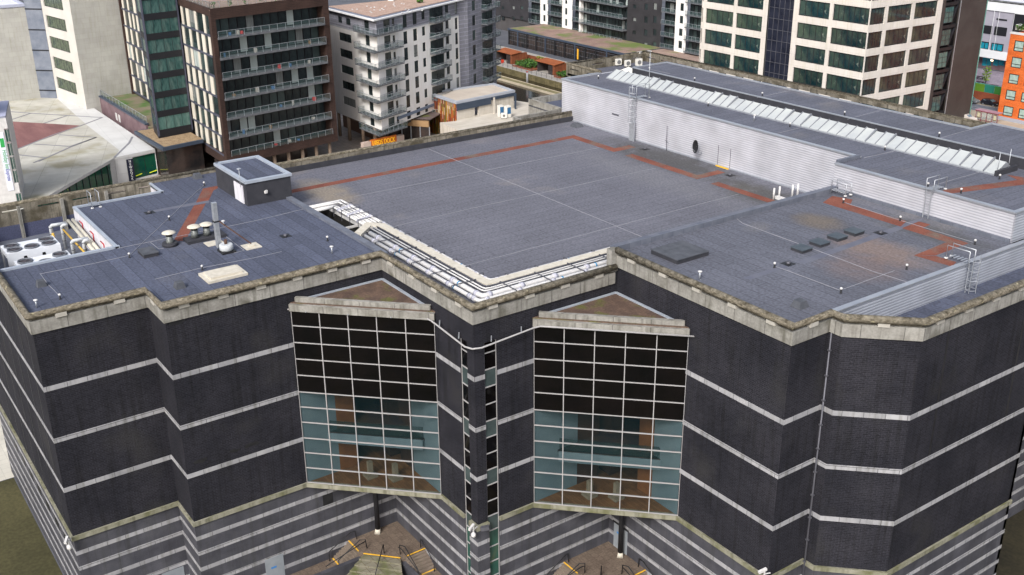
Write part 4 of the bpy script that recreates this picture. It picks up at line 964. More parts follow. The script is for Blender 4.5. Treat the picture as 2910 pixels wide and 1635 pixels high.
# satellite dish and aerial on the ribbed wall
pd = aty('D3',1775,60,45.0); t = thing('satellite_dish', 'black satellite dish on a bracket against the long ribbed wall', 'satellite dish', (pd.x,44.6,pd.z))
b = MB(); b.bar((pd.x,45.05,pd.z-.5),(pd.x,44.3,pd.z-.5),.06); b.bar((pd.x,44.3,pd.z-.5),(pd.x,44.3,pd.z+.3),.06); b.build('bracket', steel, t)
nd = Vector((-.35,-.93,.1)).normalized(); ux = nd.cross(Vector((0,0,1))).normalized(); uy = ux.cross(nd)
b = MB(); cN = Vector((pd.x,44.1,pd.z+.3)); rg = []
for r_, dz_ in ((.08,-.16),(.4,-.1),(.75,.05)): rg.append([cN+(ux*math.cos(a*math.pi/8)+uy*math.sin(a*math.pi/8))*r_+nd*dz_ for a in range(16)])
b.poly(rg[0])
for A_, B_ in zip(rg, rg[1:]):
    for k in range(16): b.poly([A_[k], A_[(k+1)%16], B_[(k+1)%16], B_[k]], 0, True)
b.build('dish', black, t); b = MB(); b.bar(cN-uy*.6, cN+nd*.6, .04); b.build('feed_arm', steel, t)
pa = aty('D3',1495,30,45.0); t = thing('wall_aerial', 'zigzag aerial rod on the ribbed wall left of the dish', 'aerial', (pa.x,44.9,pa.z)); b = MB(); b.tube([(pa.x,44.9,pa.z-.8),(pa.x+.05,44.8,pa.z),(pa.x-.05,44.85,pa.z+.6),(pa.x,44.85,pa.z+2.2)],.035,6); b.bar((pa.x-.25,44.8,pa.z+.5),(pa.x+.3,44.8,pa.z+.3),.04); b.build('rod', darksteel, t)
dl = MB(); da, db = aty('D3',1905,210,45.17), aty('D3',2005,235,45.17)
for x in (da.x, db.x): dl.bar((x,45.18,27.1),(x,45.18,29.3),.04,.03)
dl.build('door_outline', darksteel, mus); MB().box(da.x,db.x,44.9,45.07,27.0,27.1).build('yellow_step', yellow, mus)
MB().box(*(lambda a: (a.x-.6,a.x+.6,45.12,45.2,a.z-.06,a.z+.06))(aty('C3',1300,1150,45.15))).build('vent_slot', darksteel, mus)
# air conditioners on the rear gutter roof
acw = mat('ac_white', (.62,.60,.55), (.7,.68,.62), rough=.5, scale=1)
def ac(p, lab, w=.9, h=1.3, d=.4, ang=0, n=1, grp=None):
    t = thing('air_conditioner', lab, 'air conditioner', (0,0,0), grp)
    b = MB(); b.box(-d/2,d/2,-w/2,w/2,.15,h); b.build('casing', acw, t)
    for k in range(n):
        z = h*(k+.5)/n+.08; c = MB(); c.tube([(d/2,0,z),(d/2+.03,0,z)],min(.3,h*.22 if n > 1 else .3),16); f = c.build('fan_grille', mat('ac_fan',(.10,.10,.10),(.2,.2,.2),rough=.6,scale=.2), t)
    c = MB(); c.box(-d/2-.1,d/2+.1,-w/2+.05,-w/2+.15,0,.15); c.box(-d/2-.1,d/2+.1,w/2-.15,w/2-.05,0,.15); c.build('feet', black, t)
    t.location = p; t.rotation_euler = (0,0,ang); return t
g6 = 'air conditioners on the rear gutter roof'
for x, y, l_, s_ in ((1085,355,'white air conditioner standing alone at the left of the rear roof group',1.25),(1245,375,'white air conditioner between the lone one and the tall pair',1.2),(1440,365,'white air conditioner in front of the tall pair',1.35)):
    ac(at('U5',x,y,31.0), l_, .85*s_/1.25, 1.0*s_/1.25, .42, -.2, 1, g6)
for x, y, l_ in ((1465,270,'left of the two tall white air conditioners by the rear parapet'),(1600,260,'right of the two tall white air conditioners by the rear parapet')):
    ac(at('U5',x,y,31.0), l_, 1.0, 1.35, .5, .1, 2, g6)
p = at('U5',1220,465,31.6); t = thing('rooflight', 'cream pyramid rooflight on the rear gutter roof', 'rooflight', (p.x,p.y+.8,31.2)); b = MB()
x, y = p.x-.5, p.y+.9; b.box(x-1.3,x+1.3,y-1.3,y+1.3,31.0,31.45)
for i in range(4):
    cs = [(-1.2,-1.2),(1.2,-1.2),(1.2,1.2),(-1.2,1.2)]; a, c_ = cs[i], cs[(i+1)%4]; b.poly([(x+a[0],y+a[1],31.45),(x+c_[0],y+c_[1],31.45),(x,y,32.15)])
b.build('glazing', acw, t)

# ------------------------------------------------------------------ CCTV cameras and floodlights on the walls
def cctv(p, lab, d=(1,-.3,0), light=False):
    t = thing('wall_camera', lab, 'camera', p, 'wall-mounted cameras'); P = Vector(p); d = Vector(d).normalized()
    b = MB(); b.bar(P, P+d*.5, .07); b.bar(P+d*.5+Vector((0,0,-.25)), P+d*.5+Vector((0,0,.35)), .09); b.build('bracket', white, t)
    b = MB(); s_ = Vector((-d.y,d.x,0)); b.bar(P+d*.3+Vector((0,0,.35))-s_*.1, P+d*1.0+Vector((0,0,.25)), .2); b.build('housing', white, t)
    b = MB(); b.lathe((P+d*.5).x,(P+d*.5).y,[(.05,P.z-.75),(.2,P.z-.6),(.2,P.z-.4),(.07,P.z-.25)],12); b.build('dome', white, t)
    if light: b = MB(); b.bar(P+d*.4+Vector((.4,.4,.1)), P+d*.4+Vector((.9,.9,.3)), .35, .3); b.build('floodlight', darksteel, t)
cctv((-17.65,-27.4,9.1), 'white camera cluster at the left corner of the museum, on the mossy ledge', (.8,-.6,0))
cctv((.25,-.25,9.2), 'white camera and floodlight cluster on top of the central pier base', (.3,-.9,0), True)
cctv((18.4,14.1,9.5), 'small white camera at the foot of the right brick corner', (-.3,-.9,0))

# ------------------------------------------------------------------ terraces, stairs, columns
railm = mat('black_rail', (.012,.012,.014), rough=.5)
def stairset(tf, side):
    L_ = 'left' if side == 0 else 'right'
    t = thing('entrance_steps', ('brown paved landing with yellow-edged steps under the left bay window','brown paved landing with yellow-edged steps under the right bay window')[side], 'steps', tf((-13,-3))+(0,), 'entrance steps')
    def pr(pts, z0, z1, m, name, par=t):
        pts = [tf(p) for p in pts]; s_ = sum(pts[i][0]*pts[(i+1)%len(pts)][1]-pts[(i+1)%len(pts)][0]*pts[i][1] for i in range(len(pts)))
        b = MB(); b.prism(pts if s_ > 0 else pts[::-1], z0, z1); return b.build(name, m, par)
    pr([(-14,0),(-14,-5.05),(-11.95,-5.05),(-11.4,-4.75),(-9.1,-2.45),(-8.9,-2.05),(-8.9,0)], -1, 1.6, pave, 'landing')
    # flights along the walls
    for k in range(7):
        z = 1.6-.172*(k+1); a = -5.05-.27*k
        pr([(-14,a),(-14,a-.27),(-12,a-.27),(-12,a)], -1, z, step, 'tread')
        a = -8.9+.27*k
        pr([(a,0),(a,-2.05),(a+.27,-2.05),(a+.27,0)], -1, z, step, 'tread')
    for z_, a in ((1.603,-5.05),(.41,-6.75)):
        pr([(-13.95,a+.02),(-13.95,a-.11),(-12,a-.11),(-12,a+.02)], z_-.01, z_+.002, yellow, 'yellow_nosing')
    for z_, a in ((1.603,-8.9),(.41,-7.2)):
        pr([(a-.02,-.05),(a-.02,-2.0),(a+.11,-2.0),(a+.11,-.05)], z_-.01, z_+.002, yellow, 'yellow_nosing')
    # wall-side paths at the bottom
    pr([(-14,-6.94),(-14,-20),(-12,-20),(-12,-6.94)], -1, .4, pave, 'path')
    pr([(-7.0,0),(-7.0,-2.05),(2.2,-2.05),(2.2,0)], -1, .4, pave, 'path')
    # low parapets
    pr([(-12,-4.7),(-12,-20),(-11.55,-20),(-11.55,-4.9)], -1, 1.05, plinth, 'side_wall')
    pr([(-9.25,-2.05),(3,-2.05),(3,-2.5),(-9.0,-2.5)], -1, 1.05, plinth, 'side_wall')
    # fan of wide steps in the middle
    for k in range(7):
        z = 1.6-.17*(k+1); o = .42*(k+1); o0 = .42*k
        A = Vector((-11.5,-4.85)); B = Vector((-9.0,-2.5)); n_ = Vector((.707,-.707))
        e = .34
        a0 = A+n_*o0+Vector((0,-1))*e*k; b0 = B+n_*o0+Vector((1,0))*e*k; a1 = A+n_*o+Vector((0,-1))*e*(k+1); b1 = B+n_*o+Vector((1,0))*e*(k+1)
        pr([tuple(a1),tuple(b1),tuple(b0),tuple(a0)], -1.5, z, moss_stone, 'wide_tread')
        if k in (0,):
            pr([tuple(a0+n_*.14),tuple(b0+n_*.14),tuple(b0),tuple(a0)], 1.59, 1.603, yellow, 'yellow_nosing')
    A2 = Vector((-11.5,-4.85))+Vector((.707,-.707))*2.94+Vector((0,-2.4)); B2 = Vector((-9,-2.5))+Vector((.707,-.707))*2.94+Vector((2.4,0))
    pr([tuple(A2),tuple(B2),tuple(B2+Vector((.1,-.1))),tuple(A2+Vector((.1,-.1)))], .39, .415, yellow, 'yellow_nosing')
    pr([tuple(A2+Vector((0,-6))),(6,-14),tuple(B2+Vector((6,0))),tuple(B2),tuple(A2)], -1.5, .38, moss_stone, 'lower_landing')
    # handrails
    def rail(pts, lab, z0):
        o = thing('handrail', lab, 'handrail', tf(pts[0][:2])+(z0,), 'black handrails on the entrance steps')
        b = MB(); b.tube([Vector(tf(p[:2])+(p[2],)) for p in pts], .045, 6); b.build('rail', railm, o)
    s2 = ('left bay','right bay')[side]
    rail([(-13.7,-4.4,1.6),(-13.7,-4.5,2.55),(-13.7,-5.0,2.55),(-13.7,-7.2,1.4),(-13.7,-7.2,.4)], 'black handrail on the wall side of the left flight under the %s' % s2, 1.6)
    rail([(-11.9,-4.3,1.6),(-11.9,-4.4,2.6),(-12.2,-4.8,2.55),(-12.2,-7.0,1.35),(-12.2,-7.0,.4)], 'black handrail on the open side of the left flight under the %s' % s2, 1.6)
    rail([(-11.8,-4.45,2.5),(-11.7,-5.0,2.5),(-11.7,-8.5,1.6)], 'black handrail sloping down the left low wall under the %s' % s2, 1.6)
    rail([(-10.35,-3.4,1.6),(-10.3,-3.45,2.6),(-8.5,-5.3,1.4),(-8.4,-5.4,.3)], 'black handrail down the middle of the wide steps under the %s' % s2, 1.6)
    rail([(-9.4,-2.3,1.6),(-9.4,-2.3,2.6),(-9.0,-2.0,2.55),(-6.8,-2.0,1.4),(-6.8,-2.0,.4)], 'black handrail on the open side of the right flight under the %s' % s2, 1.6)
    rail([(-9.3,-2.5,2.5),(-8.9,-2.4,2.5),(-5.5,-2.3,1.6)], 'black handrail sloping down the right low wall under the %s' % s2, 1.6)
    rail([(-9.2,-.3,1.6),(-9.1,-.3,2.55),(-8.9,-.3,2.55),(-6.9,-.3,1.4),(-6.9,-.3,.4)], 'black handrail on the wall side of the right flight under the %s' % s2, 1.6)
    cx_, cy_ = tf((-13.4,-2.35)); o = thing('support_column', 'black round column on a cream foot under the %s' % s2, 'column', (cx_,cy_,1.6), 'black columns under the bays')
    b = MB(); b.lathe(cx_,cy_,[(.24,2.1),(.21,8.7)],16); b.build('shaft', black, o)
    b = MB(); b.lathe(cx_,cy_,[(.38,1.6),(.28,2.1)],4); b.build('foot', cream, o)
stairset(lambda p: (p[0], p[1]), 0); stairset(lambda p: (-p[1], -p[0]), 1)
# ------------------------------------------------------------------ surroundings: ground, dock, streets
paving = mat('light_paving', (.30,.28,.25), (.38,.36,.33), rough=.9, scale=6, pattern=(.9,.9,.03,(.6,.6,.6),.9,1.08,0), grain=.1)
plaza = mat('plaza_paving', (.24,.20,.17), (.33,.28,.24), rough=.9, scale=8, pattern=(1.2,1.2,.04,(.6,.6,.6),.88,1.1,0), grain=.1)
asph = mat('asphalt', (.075,.08,.095), (.11,.115,.13), rough=.85, scale=6, grain=.12)
lawn = mat('worn_lawn', (.045,.042,.018), (.075,.068,.030), rough=.95, scale=8, grain=.2, grain_scale=3)
shadelawn = mat('shade_painted_moss', (.018,.016,.010), (.035,.030,.016), rough=.95, scale=5, grain=.25, grain_scale=3)  # mossy lawn tone darkened; the building's shade is put into this colour
water = mat('dock_water', (.020,.016,.009), (.032,.026,.014), rough=.12, spec=.35, scale=3)
quaym = mat('quay_stone', (.10,.085,.04), (.17,.14,.07), rough=.9, scale=2, pattern=(1.5,.5,.03,(.6,.6,.6),.85,1.1,0), streak=.3)
BX0, BX1, BY0, BY1 = -290, -96, 104, 138.3
def ground(name, rects, z, m, kind='structure'):
    b = MB()
    for x0, x1, y0, y1 in rects: b.poly([(x0,y0,z),(x1,y0,z),(x1,y1,z),(x0,y1,z)])
    return b.build(name, m, None, kind)
ground('ground', [(-1500,1200,-900,BY0),(-1500,BX0,BY0,BY1),(BX1,1200,BY0,BY1),(-1500,1200,BY1,1700)], 0, asph)
ground('plaza', [(-240,-49,-140,BY0-.5)], .004, plaza)
ground('quay_path', [(-290,-96,BY1,158)], .004, paving)
ground('riverside_paving', [(-120,-46.2,-120,-2)], .008, mat('pale_paving',(.46,.44,.38),(.56,.53,.46),rough=.9,scale=5,pattern=(1,1,.03,(.8,.8,.8),.93,1.05,0)))
ground('lawn', [(-46.1,-14,-120,-27.3)], .008, lawn)
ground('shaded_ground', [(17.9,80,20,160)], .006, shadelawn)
ground('forecourt', [(-14,60,-120,14)], .006, moss_stone)
b = MB(); b.poly([(BX0,BY0,-1.7),(BX1,BY0,-1.7),(BX1,BY1,-1.7),(BX0,BY1,-1.7)]); b.build('dock_water', water, None, 'structure')
b = MB()
for A_, B_ in (((BX1,BY0),(BX1,BY1)),((BX1,BY1),(BX0,BY1)),((BX0,BY1),(BX0,BY0)),((BX0,BY0),(BX1,BY0))):
    b.poly([(A_[0],A_[1],-2),(A_[0],A_[1],0),(B_[0],B_[1],0),(B_[0],B_[1],-2)])
b.build('dock_wall', quaym, None, 'structure')
t = thing('pontoon', 'long timber-edged pontoon floating below the far quay wall', 'pontoon', (-180,133,-1.7))
b = MB(); b.box(-250,-110,131.8,134.0,-1.75,-1.25); b.build('deck', mat('algae_deck',(.16,.14,.07),(.22,.19,.10),rough=.9,scale=3,grain=.15), t)
b = MB(); b.box(-250,-110,131.6,131.8,-1.75,-1.15); b.box(-250,-110,134.0,134.2,-1.75,-1.15); b.build('edge_beam', mat('pale_timber',(.45,.38,.28),(.55,.48,.36),rough=.8), t)
p = at('T4',250,690,-1.25); t = thing('litter_bin', 'magenta bin standing on the pontoon', 'bin', (p.x,132.9,-1.25)); b = MB(); b.lathe(p.x,132.9,[(.55,-1.25),(.7,-.1),(.75,0)],14); b.build('bin_body', mat('magenta',(.22,.015,.09),rough=.5), t)
b = MB(); b.lathe(p.x,132.9,[(.5,0),(.35,.25)],14); b.build('lid', black, t)
p = at('T4',880,830,-1.25); t = thing('mooring_post', 'grey mooring post with red cap in the dock', 'mooring post', (p.x,134.6,-1.7)); b = MB(); b.tube([(p.x,134.6,-1.8),(p.x,134.6,1.6)],.28,10); b.build('post', mat('grey_post',(.3,.3,.32)), t); b = MB(); b.tube([(p.x,134.6,1.6),(p.x,134.6,1.85)],.26,10); b.build('cap', mat('red_cap',(.35,.04,.03)), t)
for c_, l_ in (((300,470),'red lifebuoy housing hanging on the quay railing by the first rusty kiosk'),((100,605),'red lifebuoy on the pontoon edge beside the balconies')):
    p = at('T4',c_[0],c_[1],.6 if c_[1]<500 else -1.0); t = thing('lifebuoy', l_, 'lifebuoy', p, 'lifebuoys'); b = MB(); b.tube([(p.x-.05,p.y,p.z),(p.x+.1,p.y,p.z)],.55,12); b.build('ring', mat('lifebuoy_red',(.65,.05,.02),rough=.5), t)
# quay railing
for i, (x0, x1, l_) in enumerate(((-240,-190,'western half of the thin quay railing, behind the lifebuoy'),(-190,-140,'eastern half of the thin quay railing, beside the planting beds'))):
    t = thing('quay_railing', l_, 'railing', (x0,139.0,0), 'quay railings')
    for k in range(int((x1-x0)/2.4)+1): b = MB(); b.bar((x0+k*2.4,139.0,0),(x0+k*2.4,139.0,1.2),.08); b.build('post', darksteel, t)
    b = MB(); b.bar((x0,139.0,1.2),(x1,139.0,1.2),.06); b.bar((x0,139.0,.6),(x1,139.0,.6),.03); b.build('top_rail', darksteel, t)
corten = mat('corten_steel', (.15,.045,.018), (.22,.07,.03), rough=.8, scale=1.5, streak=.3, grain=.15)
corten_top = mat('corten_roof', (.22,.06,.02), (.30,.09,.03), rough=.8, scale=2, grain=.1)
slatdark = mat('dark_slats', (.035,.03,.03), (.06,.05,.05), rough=.7, scale=.3)
def kiosk(px, py, lab):
    p = at('T4', px, py, 0); X, Y = p.x, 142.5
    t = thing('corten_kiosk', lab, 'kiosk', (X,Y,0), 'rusty steel kiosks on the quay')
    b = MB(); b.hexa([(X-.6,Y-.3,2.9),(X+8.4,Y-.3,2.9),(X+8.2,Y+3.6,3.3),(X-.6,Y+3.6,3.3),(X-.6,Y-.3,3.05),(X+8.4,Y-.3,3.05),(X+8.2,Y+3.6,3.45),(X-.6,Y+3.6,3.45)]); b.build('roof', corten_top, t)
    b = MB(); b.box(X+7.2,X+8.0,Y,Y+5.5,0,3.0); b.build('side_wall', corten, t)
    b = MB(); b.box(X,X+.1,Y,Y+3.4,0,3.0)
    for k in range(8): b.box(X+5.2+k*.26,X+5.3+k*.26,Y,Y+.1,0,2.95)
    b.build('slat_screen', slatdark, t)
    b = MB(); b.box(X,X+7.2,Y+3.3,Y+3.5,0,3.0); b.build('back_wall', slatdark, t)
kiosk(215, 455, 'rusty steel kiosk behind the lifebuoy, nearer the white apartments'); kiosk(985, 640, 'rusty steel kiosk nearer the ribbed museum wall')
# planting
leafm = mat('leaf_green', (.035,.095,.018), (.09,.19,.03), rough=.7, scale=.8); leafd = mat('leaf_dark', (.015,.045,.012), (.035,.08,.02), rough=.7, scale=.8)
def foliage(b, c, rad, n, size, mi=None):
    for _ in range(n):
        while True:
            v = Vector((random.uniform(-1,1),random.uniform(-1,1),random.uniform(-1,1)))
            if v.length < 1: break
        q = Vector(c)+Vector((v.x*rad[0],v.y*rad[1],v.z*rad[2])); a = Vector((random.gauss(0,1),random.gauss(0,1),random.gauss(0,.6))).normalized(); d = a.cross(Vector((random.gauss(0,1),random.gauss(0,1),random.gauss(0,1)))).normalized(); s_ = size*random.uniform(.6,1.3)
        b.poly([q-a*s_, q+d*s_*.5, q+a*s_, q-d*s_*.5], random.choice((0,0,1)) if mi is None else mi)
def bed(x0, x1, y0, y1, lab):
    t = thing('hedge_bed', lab, 'hedges', ((x0+x1)/2,(y0+y1)/2,0), 'clipped hedges on the quay')
    b = MB(); b.box(x0-.2,x1+.2,y0-.2,y1+.2,0,.3); b.build('bed_edge', corten, t)
    b = MB(); nr = max(1,int((y1-y0)/1.7))
    for r in range(nr):
        x = x0+.8
        while x < x1-.8: foliage(b, (x,y0+.9+r*1.6,1.0), (1.0,.65,.75), 70, .32); x += 1.5
    b.build('foliage', [leafm, leafd], t)
kx0, kx1 = at('T4',215,455,0).x, at('T4',985,640,0).x
bed(kx0+10, kx1-1.5, 141.5, 148.5, 'green hedge bed between the two rusty kiosks'); bed(kx0-14, kx0-1.5, 141.5, 148, 'green hedge bed left of the first rusty kiosk'); bed(kx1+9.5, kx1+18, 141.5, 147, 'green hedge bed right of the second rusty kiosk')
t = thing('corten_fence', 'long rusty slatted fence with climbers behind the hedges', 'fence', (kx0,150,0))
for k in range(int((kx1+20-kx0)/2.5)): b = MB(); b.box(kx0+k*2.5,kx0+k*2.5+2.4,149.6,149.75,0,1.9); b.build('panel', corten, t)
b = MB()
for k in range(60): foliage(b, (kx0+9+random.uniform(0,kx1-kx0),149.7,1.9), (.5,.3,.3), 8, .25)
b.build('climber', [mat('yellow_leaf',(.28,.24,.05),(.35,.3,.08)), leafm], t)

# ------------------------------------------------------------------ glass pavilion on the far quay
pg = mat('pavilion_glass', (.012,.014,.016), (.05,.035,.03), rough=.12, spec=.5, scale=4); steelblue = mat('slate_blue_steel', (.035,.05,.075), (.05,.065,.095), rough=.5)
gravelroof = mat('gravel_roof', (.22,.15,.12), (.33,.24,.20), rough=.95, scale=5, grain=.2, grain_scale=4, blot=((.14,.16,.05),6,.55,.7))
gravelgreen = mat('gravel_roof_mossy', (.20,.13,.11), (.30,.21,.17), rough=.95, scale=5, grain=.2, grain_scale=4, blot=((.13,.17,.05),7,.47,.6))
t = thing('glass_pavilion', 'long low pavilion of dark glass with a mossy gravel roof on the far quay', 'pavilion', (-205,165,0))
PY = 161.4; px0, px1 = -226, -171
b = MB(); b.box(px0,px1,PY+.3,176,0,4.6); b.build('glass_wall', pg, t)
b = MB(); b.box(px0-.4,px1+2,PY,176,4.6,5.15); b.build('fascia', steelblue, t)
b = MB(); b.poly([(px0,PY+.4,5.16),(px1+2,PY+.4,5.16),(px1+2,176,5.16),(px0,176,5.16)]); b.build('gravel_roof', gravelgreen, t)
for k in range(12): x = px0+k*4.9; MB().box(x,x+.35,PY,PY+.35,0,4.6).build('column', steelblue if k % 3 == 1 else black, t)
for k in range(45): MB().box(px0+k*1.2,px0+k*1.2+.08,PY+.2,PY+.3,0,4.6).build('mullion', black, t)
for z in (1.5,3.0,4.0): MB().box(px0,px1,PY+.18,PY+.29,z,z+.1).build('transom', darksteel, t)
for x0, x1, m_ in ((-198,-197,'yellow_banner'),): b = MB(); q = at('T4',1565,420,1); b.box(q.x-.3,q.x+.3,PY-.3,PY-.25,.6,3.6); b.build('yellow_banner', mat('banner_yellow',(.8,.4,.03)), t)
b = MB(); b.box(px1+.5,-140,164,176,0,4.9); b.build('concrete_wing', mat('dark_render',(.06,.055,.055),(.08,.075,.075),rough=.9,scale=3), t)
b = MB(); b.poly([(px1+2,164,4.95),(-120,164,4.95),(-120,178,4.95),(px1+2,178,4.95)]); b.build('terrace_roof', gravelroof, t)

# ------------------------------------------------------------------ glass materials for far windows
gA = mat('apartment_glass', (.012,.017,.019), (.07,.10,.095), rough=.10, spec=.35, scale=2.5, rand=.55)
gO = mat('office_glass', (.006,.022,.028), (.06,.085,.06), rough=.06, spec=.45, scale=3.5, rand=.35, lo=.4, hi=.62, blot=((.30,.34,.27),2.6,.60,.68))  # noise tones and pale blotches paint reflections and interiors into the pane colour
gB = mat('blue_glass', (.01,.18,.26), (.02,.3,.38), rough=.2, scale=1)
curtain = mat('curtain_pane', (.35,.40,.38), (.45,.5,.48), rough=.5)
gT = mat('teal_stair_glass', (.018,.05,.05), (.10,.19,.17), rough=.1, spec=.4, scale=1.1, rand=.45, stretch=(2,.5,1))
frD = mat('dark_frame', (.015,.016,.020), rough=.5); frB = mat('brown_frame', (.06,.035,.03), rough=.6)
balg = mat('balcony_glass', (.10,.16,.16), rough=.06, spec=.3, alpha=.14)
slabm = mat('balcony_slab', (.08,.085,.095), (.14,.145,.155), rough=.8, scale=1)

# ------------------------------------------------------------------ brown apartment tower
bt = thing('brown_tower', 'brown brick apartment tower with eight rows of long glass balconies', 'apartment block', (-130,29.2,0))
bbrick = mat('brown_brick', (.028,.016,.013), (.042,.024,.019), rough=.85, scale=4, pattern=(1.2,.3,.03,(1.7,1.6,1.6),.85,1.2,0), grain=.15)
FF = Face((-130,29.2), (-134.25,54.56)); ZT = 33.3
oz0, oz1, ou0, ou1 = 5.9, 31.3, .95, 24.4
b = MB(); FF.wall(b, 4.2, ZT, [(ou0,ou1,oz0,oz1)], 2.0); b.build('brick_frame', bbrick, bt)
b = MB(); FF.slab(b, ou0-.1, ou1+.1, oz0, oz1, -2.3, -2.0); b.build('recess_wall', mat('recess_dark',(.016,.014,.014),rough=.8), bt)
zsl = [5.6+3.72*k for k in range(8)]
rng = random.Random(3)
for k, z in enumerate(zsl[:7]):
    if k:
        b = MB(); FF.slab(b, ou0, ou1, z-.22, z+.12, -2.0, .35); b.build('balcony_slab', slabm, bt)
    g_, f_ = MB(), MB(); a, c = FF.P(ou0+.05,0,.28), FF.P(ou1-.05,0,.28)
    railing(g_, f_, [(a.x,a.y),(c.x,c.y)], z+.3 if k == 0 else z+.12, 1.15, 1.85)
    gg = g_.build('balustrade', balg, bt); f_.build('handrail', steel, gg)
    n = 13
    for i in range(n):
        u0 = ou0+.2+(ou1-ou0-.4)*i/n; u1 = u0+(ou1-ou0-.4)/n-.12
        cur = rng.random() < (.35 if k in (1,2) else .05)
        window(FF, (u0,u1,z+.3,z+3.2), bt, curtain if cur else gA, frD, 1.96, 1, 1, .06)
    for j in range(3):
        u = rng.uniform(2,22); b = MB(); q = FF.P(u, z+.15, -.9); s_ = rng.uniform(.15,.3); b.box(q.x-s_,q.x+s_,q.y-s_,q.y+s_,z+.12,z+.12+rng.uniform(.4,.9))
        b.build('balcony_furniture', mat('furn_%d'%(j+k%2), ((.4,.03,.03),(.35,.33,.3),(.05,.12,.25),(.2,.12,.06))[(j+k)%4]), bt)
MB().prism([tuple(FF.P(0,0,-.05).xy), tuple(FF.P(FF.L,0,-.05).xy), (-160,58), (-158,31)], ZT-.4, ZT-.2).build('roof', gravelroof, bt)
g_, f_ = MB(), MB(); a, c, d_ = FF.P(.3,0,-.4), FF.P(25.4,0,-.4), Vector((-154,30.4,0)); railing(g_, f_, [(d_.x,d_.y),(a.x,a.y),(c.x,c.y)], ZT-.1, 1.2, 2.0); gg = g_.build('roof_balustrade', balg, bt); f_.build('handrail', alu, gg)
for i in range(7):
    q = FF.P(1.5+i*3.3, ZT, -1.2); b = MB(); foliage(b, (q.x,q.y,ZT+.5), (.5,.5,.6), 30, .2); b.build('roof_plant', [leafm, leafd], bt)
# undercroft columns
for i in range(8): q = FF.P(1.2+i*3.3, 0, -1.2); b = MB(); b.tube([(q.x,q.y,0),(q.x,q.y,4.2)],.35,10); b.build('column', mat('brown_concrete',(.20,.15,.11),(.27,.2,.15)), bt)
b = MB(); FF.slab(b, 1, 22, 0, 4.2, -6.5, -6); b.build('undercroft_wall', pg, bt)
b = MB(); b.prism([tuple(FF.P(0,0,-.02).xy), tuple(FF.P(FF.L,0,-.02).xy), (-160,58), (-158,31)], 4.2, 4.5); b.build('soffit', bbrick, bt)
MB().box(-160,-158,31,58,0,33).build('rear_wall', bbrick, bt)
fe = Face(FF.P(FF.L,0), (-160,58)); b = MB(); fe.wall(b, 4.2, ZT, [], .1); b.build('end_wall', bbrick, bt)
# striped left side
FL2 = Face((-155,30.0), (-130,29.2))
creamp = mat('cream_panel', (.56,.52,.44), (.64,.60,.52), rough=.7, scale=3); bluegrey = mat('blue_grey_panel', (.055,.06,.085), (.075,.08,.11), rough=.6, scale=3)
b = MB(); FL2.wall(b, 4.2, ZT, [], .1, u0=FL2.L-1.3); FL2.slab(b, 0, FL2.L-1.3, 31.9, ZT, -.4, 0); FL2.slab(b, 0, FL2.L-1.3, 4.2, 6.4, -.4, 0); b.build('brick_return', bbrick, bt)
b = MB(); FL2.slab(b, 0, FL2.L-1.3, 6.4, 31.9, -.5, -.35); b.build('dark_backing', frD, bt)
def stripes(face, u0, u1, z0, nrow, hrow, parent, seed):
    r = random.Random(seed)
    for k in range(nrow):
        z = z0+k*hrow; b = MB(); face.slab(b, u0, u1, z-.2, z+.18, -.35, .06); b.build('floor_band', bluegrey, parent)
        u = u0+r.uniform(.1,1.2)
        while u < u1-1.0:
            w = r.choice((1.0,1.1,1.2,1.7)); gap = r.choice((2.0,2.6,3.2,3.9))
            b = MB(); face.slab(b, u, min(u+w,u1), z+.18, z+hrow-.2, -.3, .0); b.build('cream_panel', creamp, parent)
            a = u+w; e = min(a+gap, u1)
            if e-a > .5:
                window(face, (a+.03,e-.03,z+.2,z+hrow-.22), parent, curtain if r.random() < .08 else gA, frD, .18, 2 if e-a > 1.3 else 1, 1, .07)
                if r.random() < .4:
                    b = MB(); face.slab(b, a+.1, e-.1, z+.25, z+1.25, -.02, .0); o = b.build('juliet_rail', balg, parent)
            u = a+gap
stripes(FL2, 6.6, FL2.L-1.35, 6.0, 7, 3.72, bt, 5)
# glazed corner bay
GL = [(-153.2,23.2),(-147.2,22.2),(-148.4,29.6)]
for A_, B_ in zip(GL, GL[1:]):
    f = Face(A_, B_)
    b = MB(); f.slab(b, 0, .3, 7.5, 40, -.25, .05); f.slab(b, f.L-.3, f.L, 7.5, 40, -.25, .05); b.build('bay_post', bluegrey, bt)
    for k in range(9):
        z = 8.6+3.72*k; b = MB(); f.slab(b, .3, f.L-.3, z-1.1, z, -.25, .02); b.build('bay_spandrel', frD, bt)
        window(f, (.3,f.L-.3,z,z+2.62), bt, gT, frD, .1, 4, 1, .07)
b = MB(); b.prism([(-153.2,23.2),(-147.2,22.2),(-148.4,29.6),(-154,30)], 7.0, 7.5); b.build('bay_base', frD, bt)
b = MB(); b.prism([(-152.9,23.6),(-147.6,22.7),(-148.8,29.6),(-153.8,30)], 7.5, 40); b.build('bay_core', mat('bay_interior',(.05,.07,.07),(.12,.14,.13),scale=2), bt)
b = MB(); f = Face((-156.4,26.5), (-153.2,23.2)); f.slab(b, 0, f.L, 6, 40, -.5, 0); b.build('blue_pier', bluegrey, bt)
# far left wing
FW2 = Face((-190,30.5), (-156.2,29.5))
b = MB(); FW2.slab(b, 0, FW2.L, 7.4, 46, -.6, -.35); b.build('dark_backing', frD, bt); stripes(FW2, 0, FW2.L, 8.2, 9, 3.72, bt, 11)
b = MB(); FW2.slab(b, -.6, .0, 7.4, 46, -.6, .3); b.build('wing_edge', bbrick, bt)
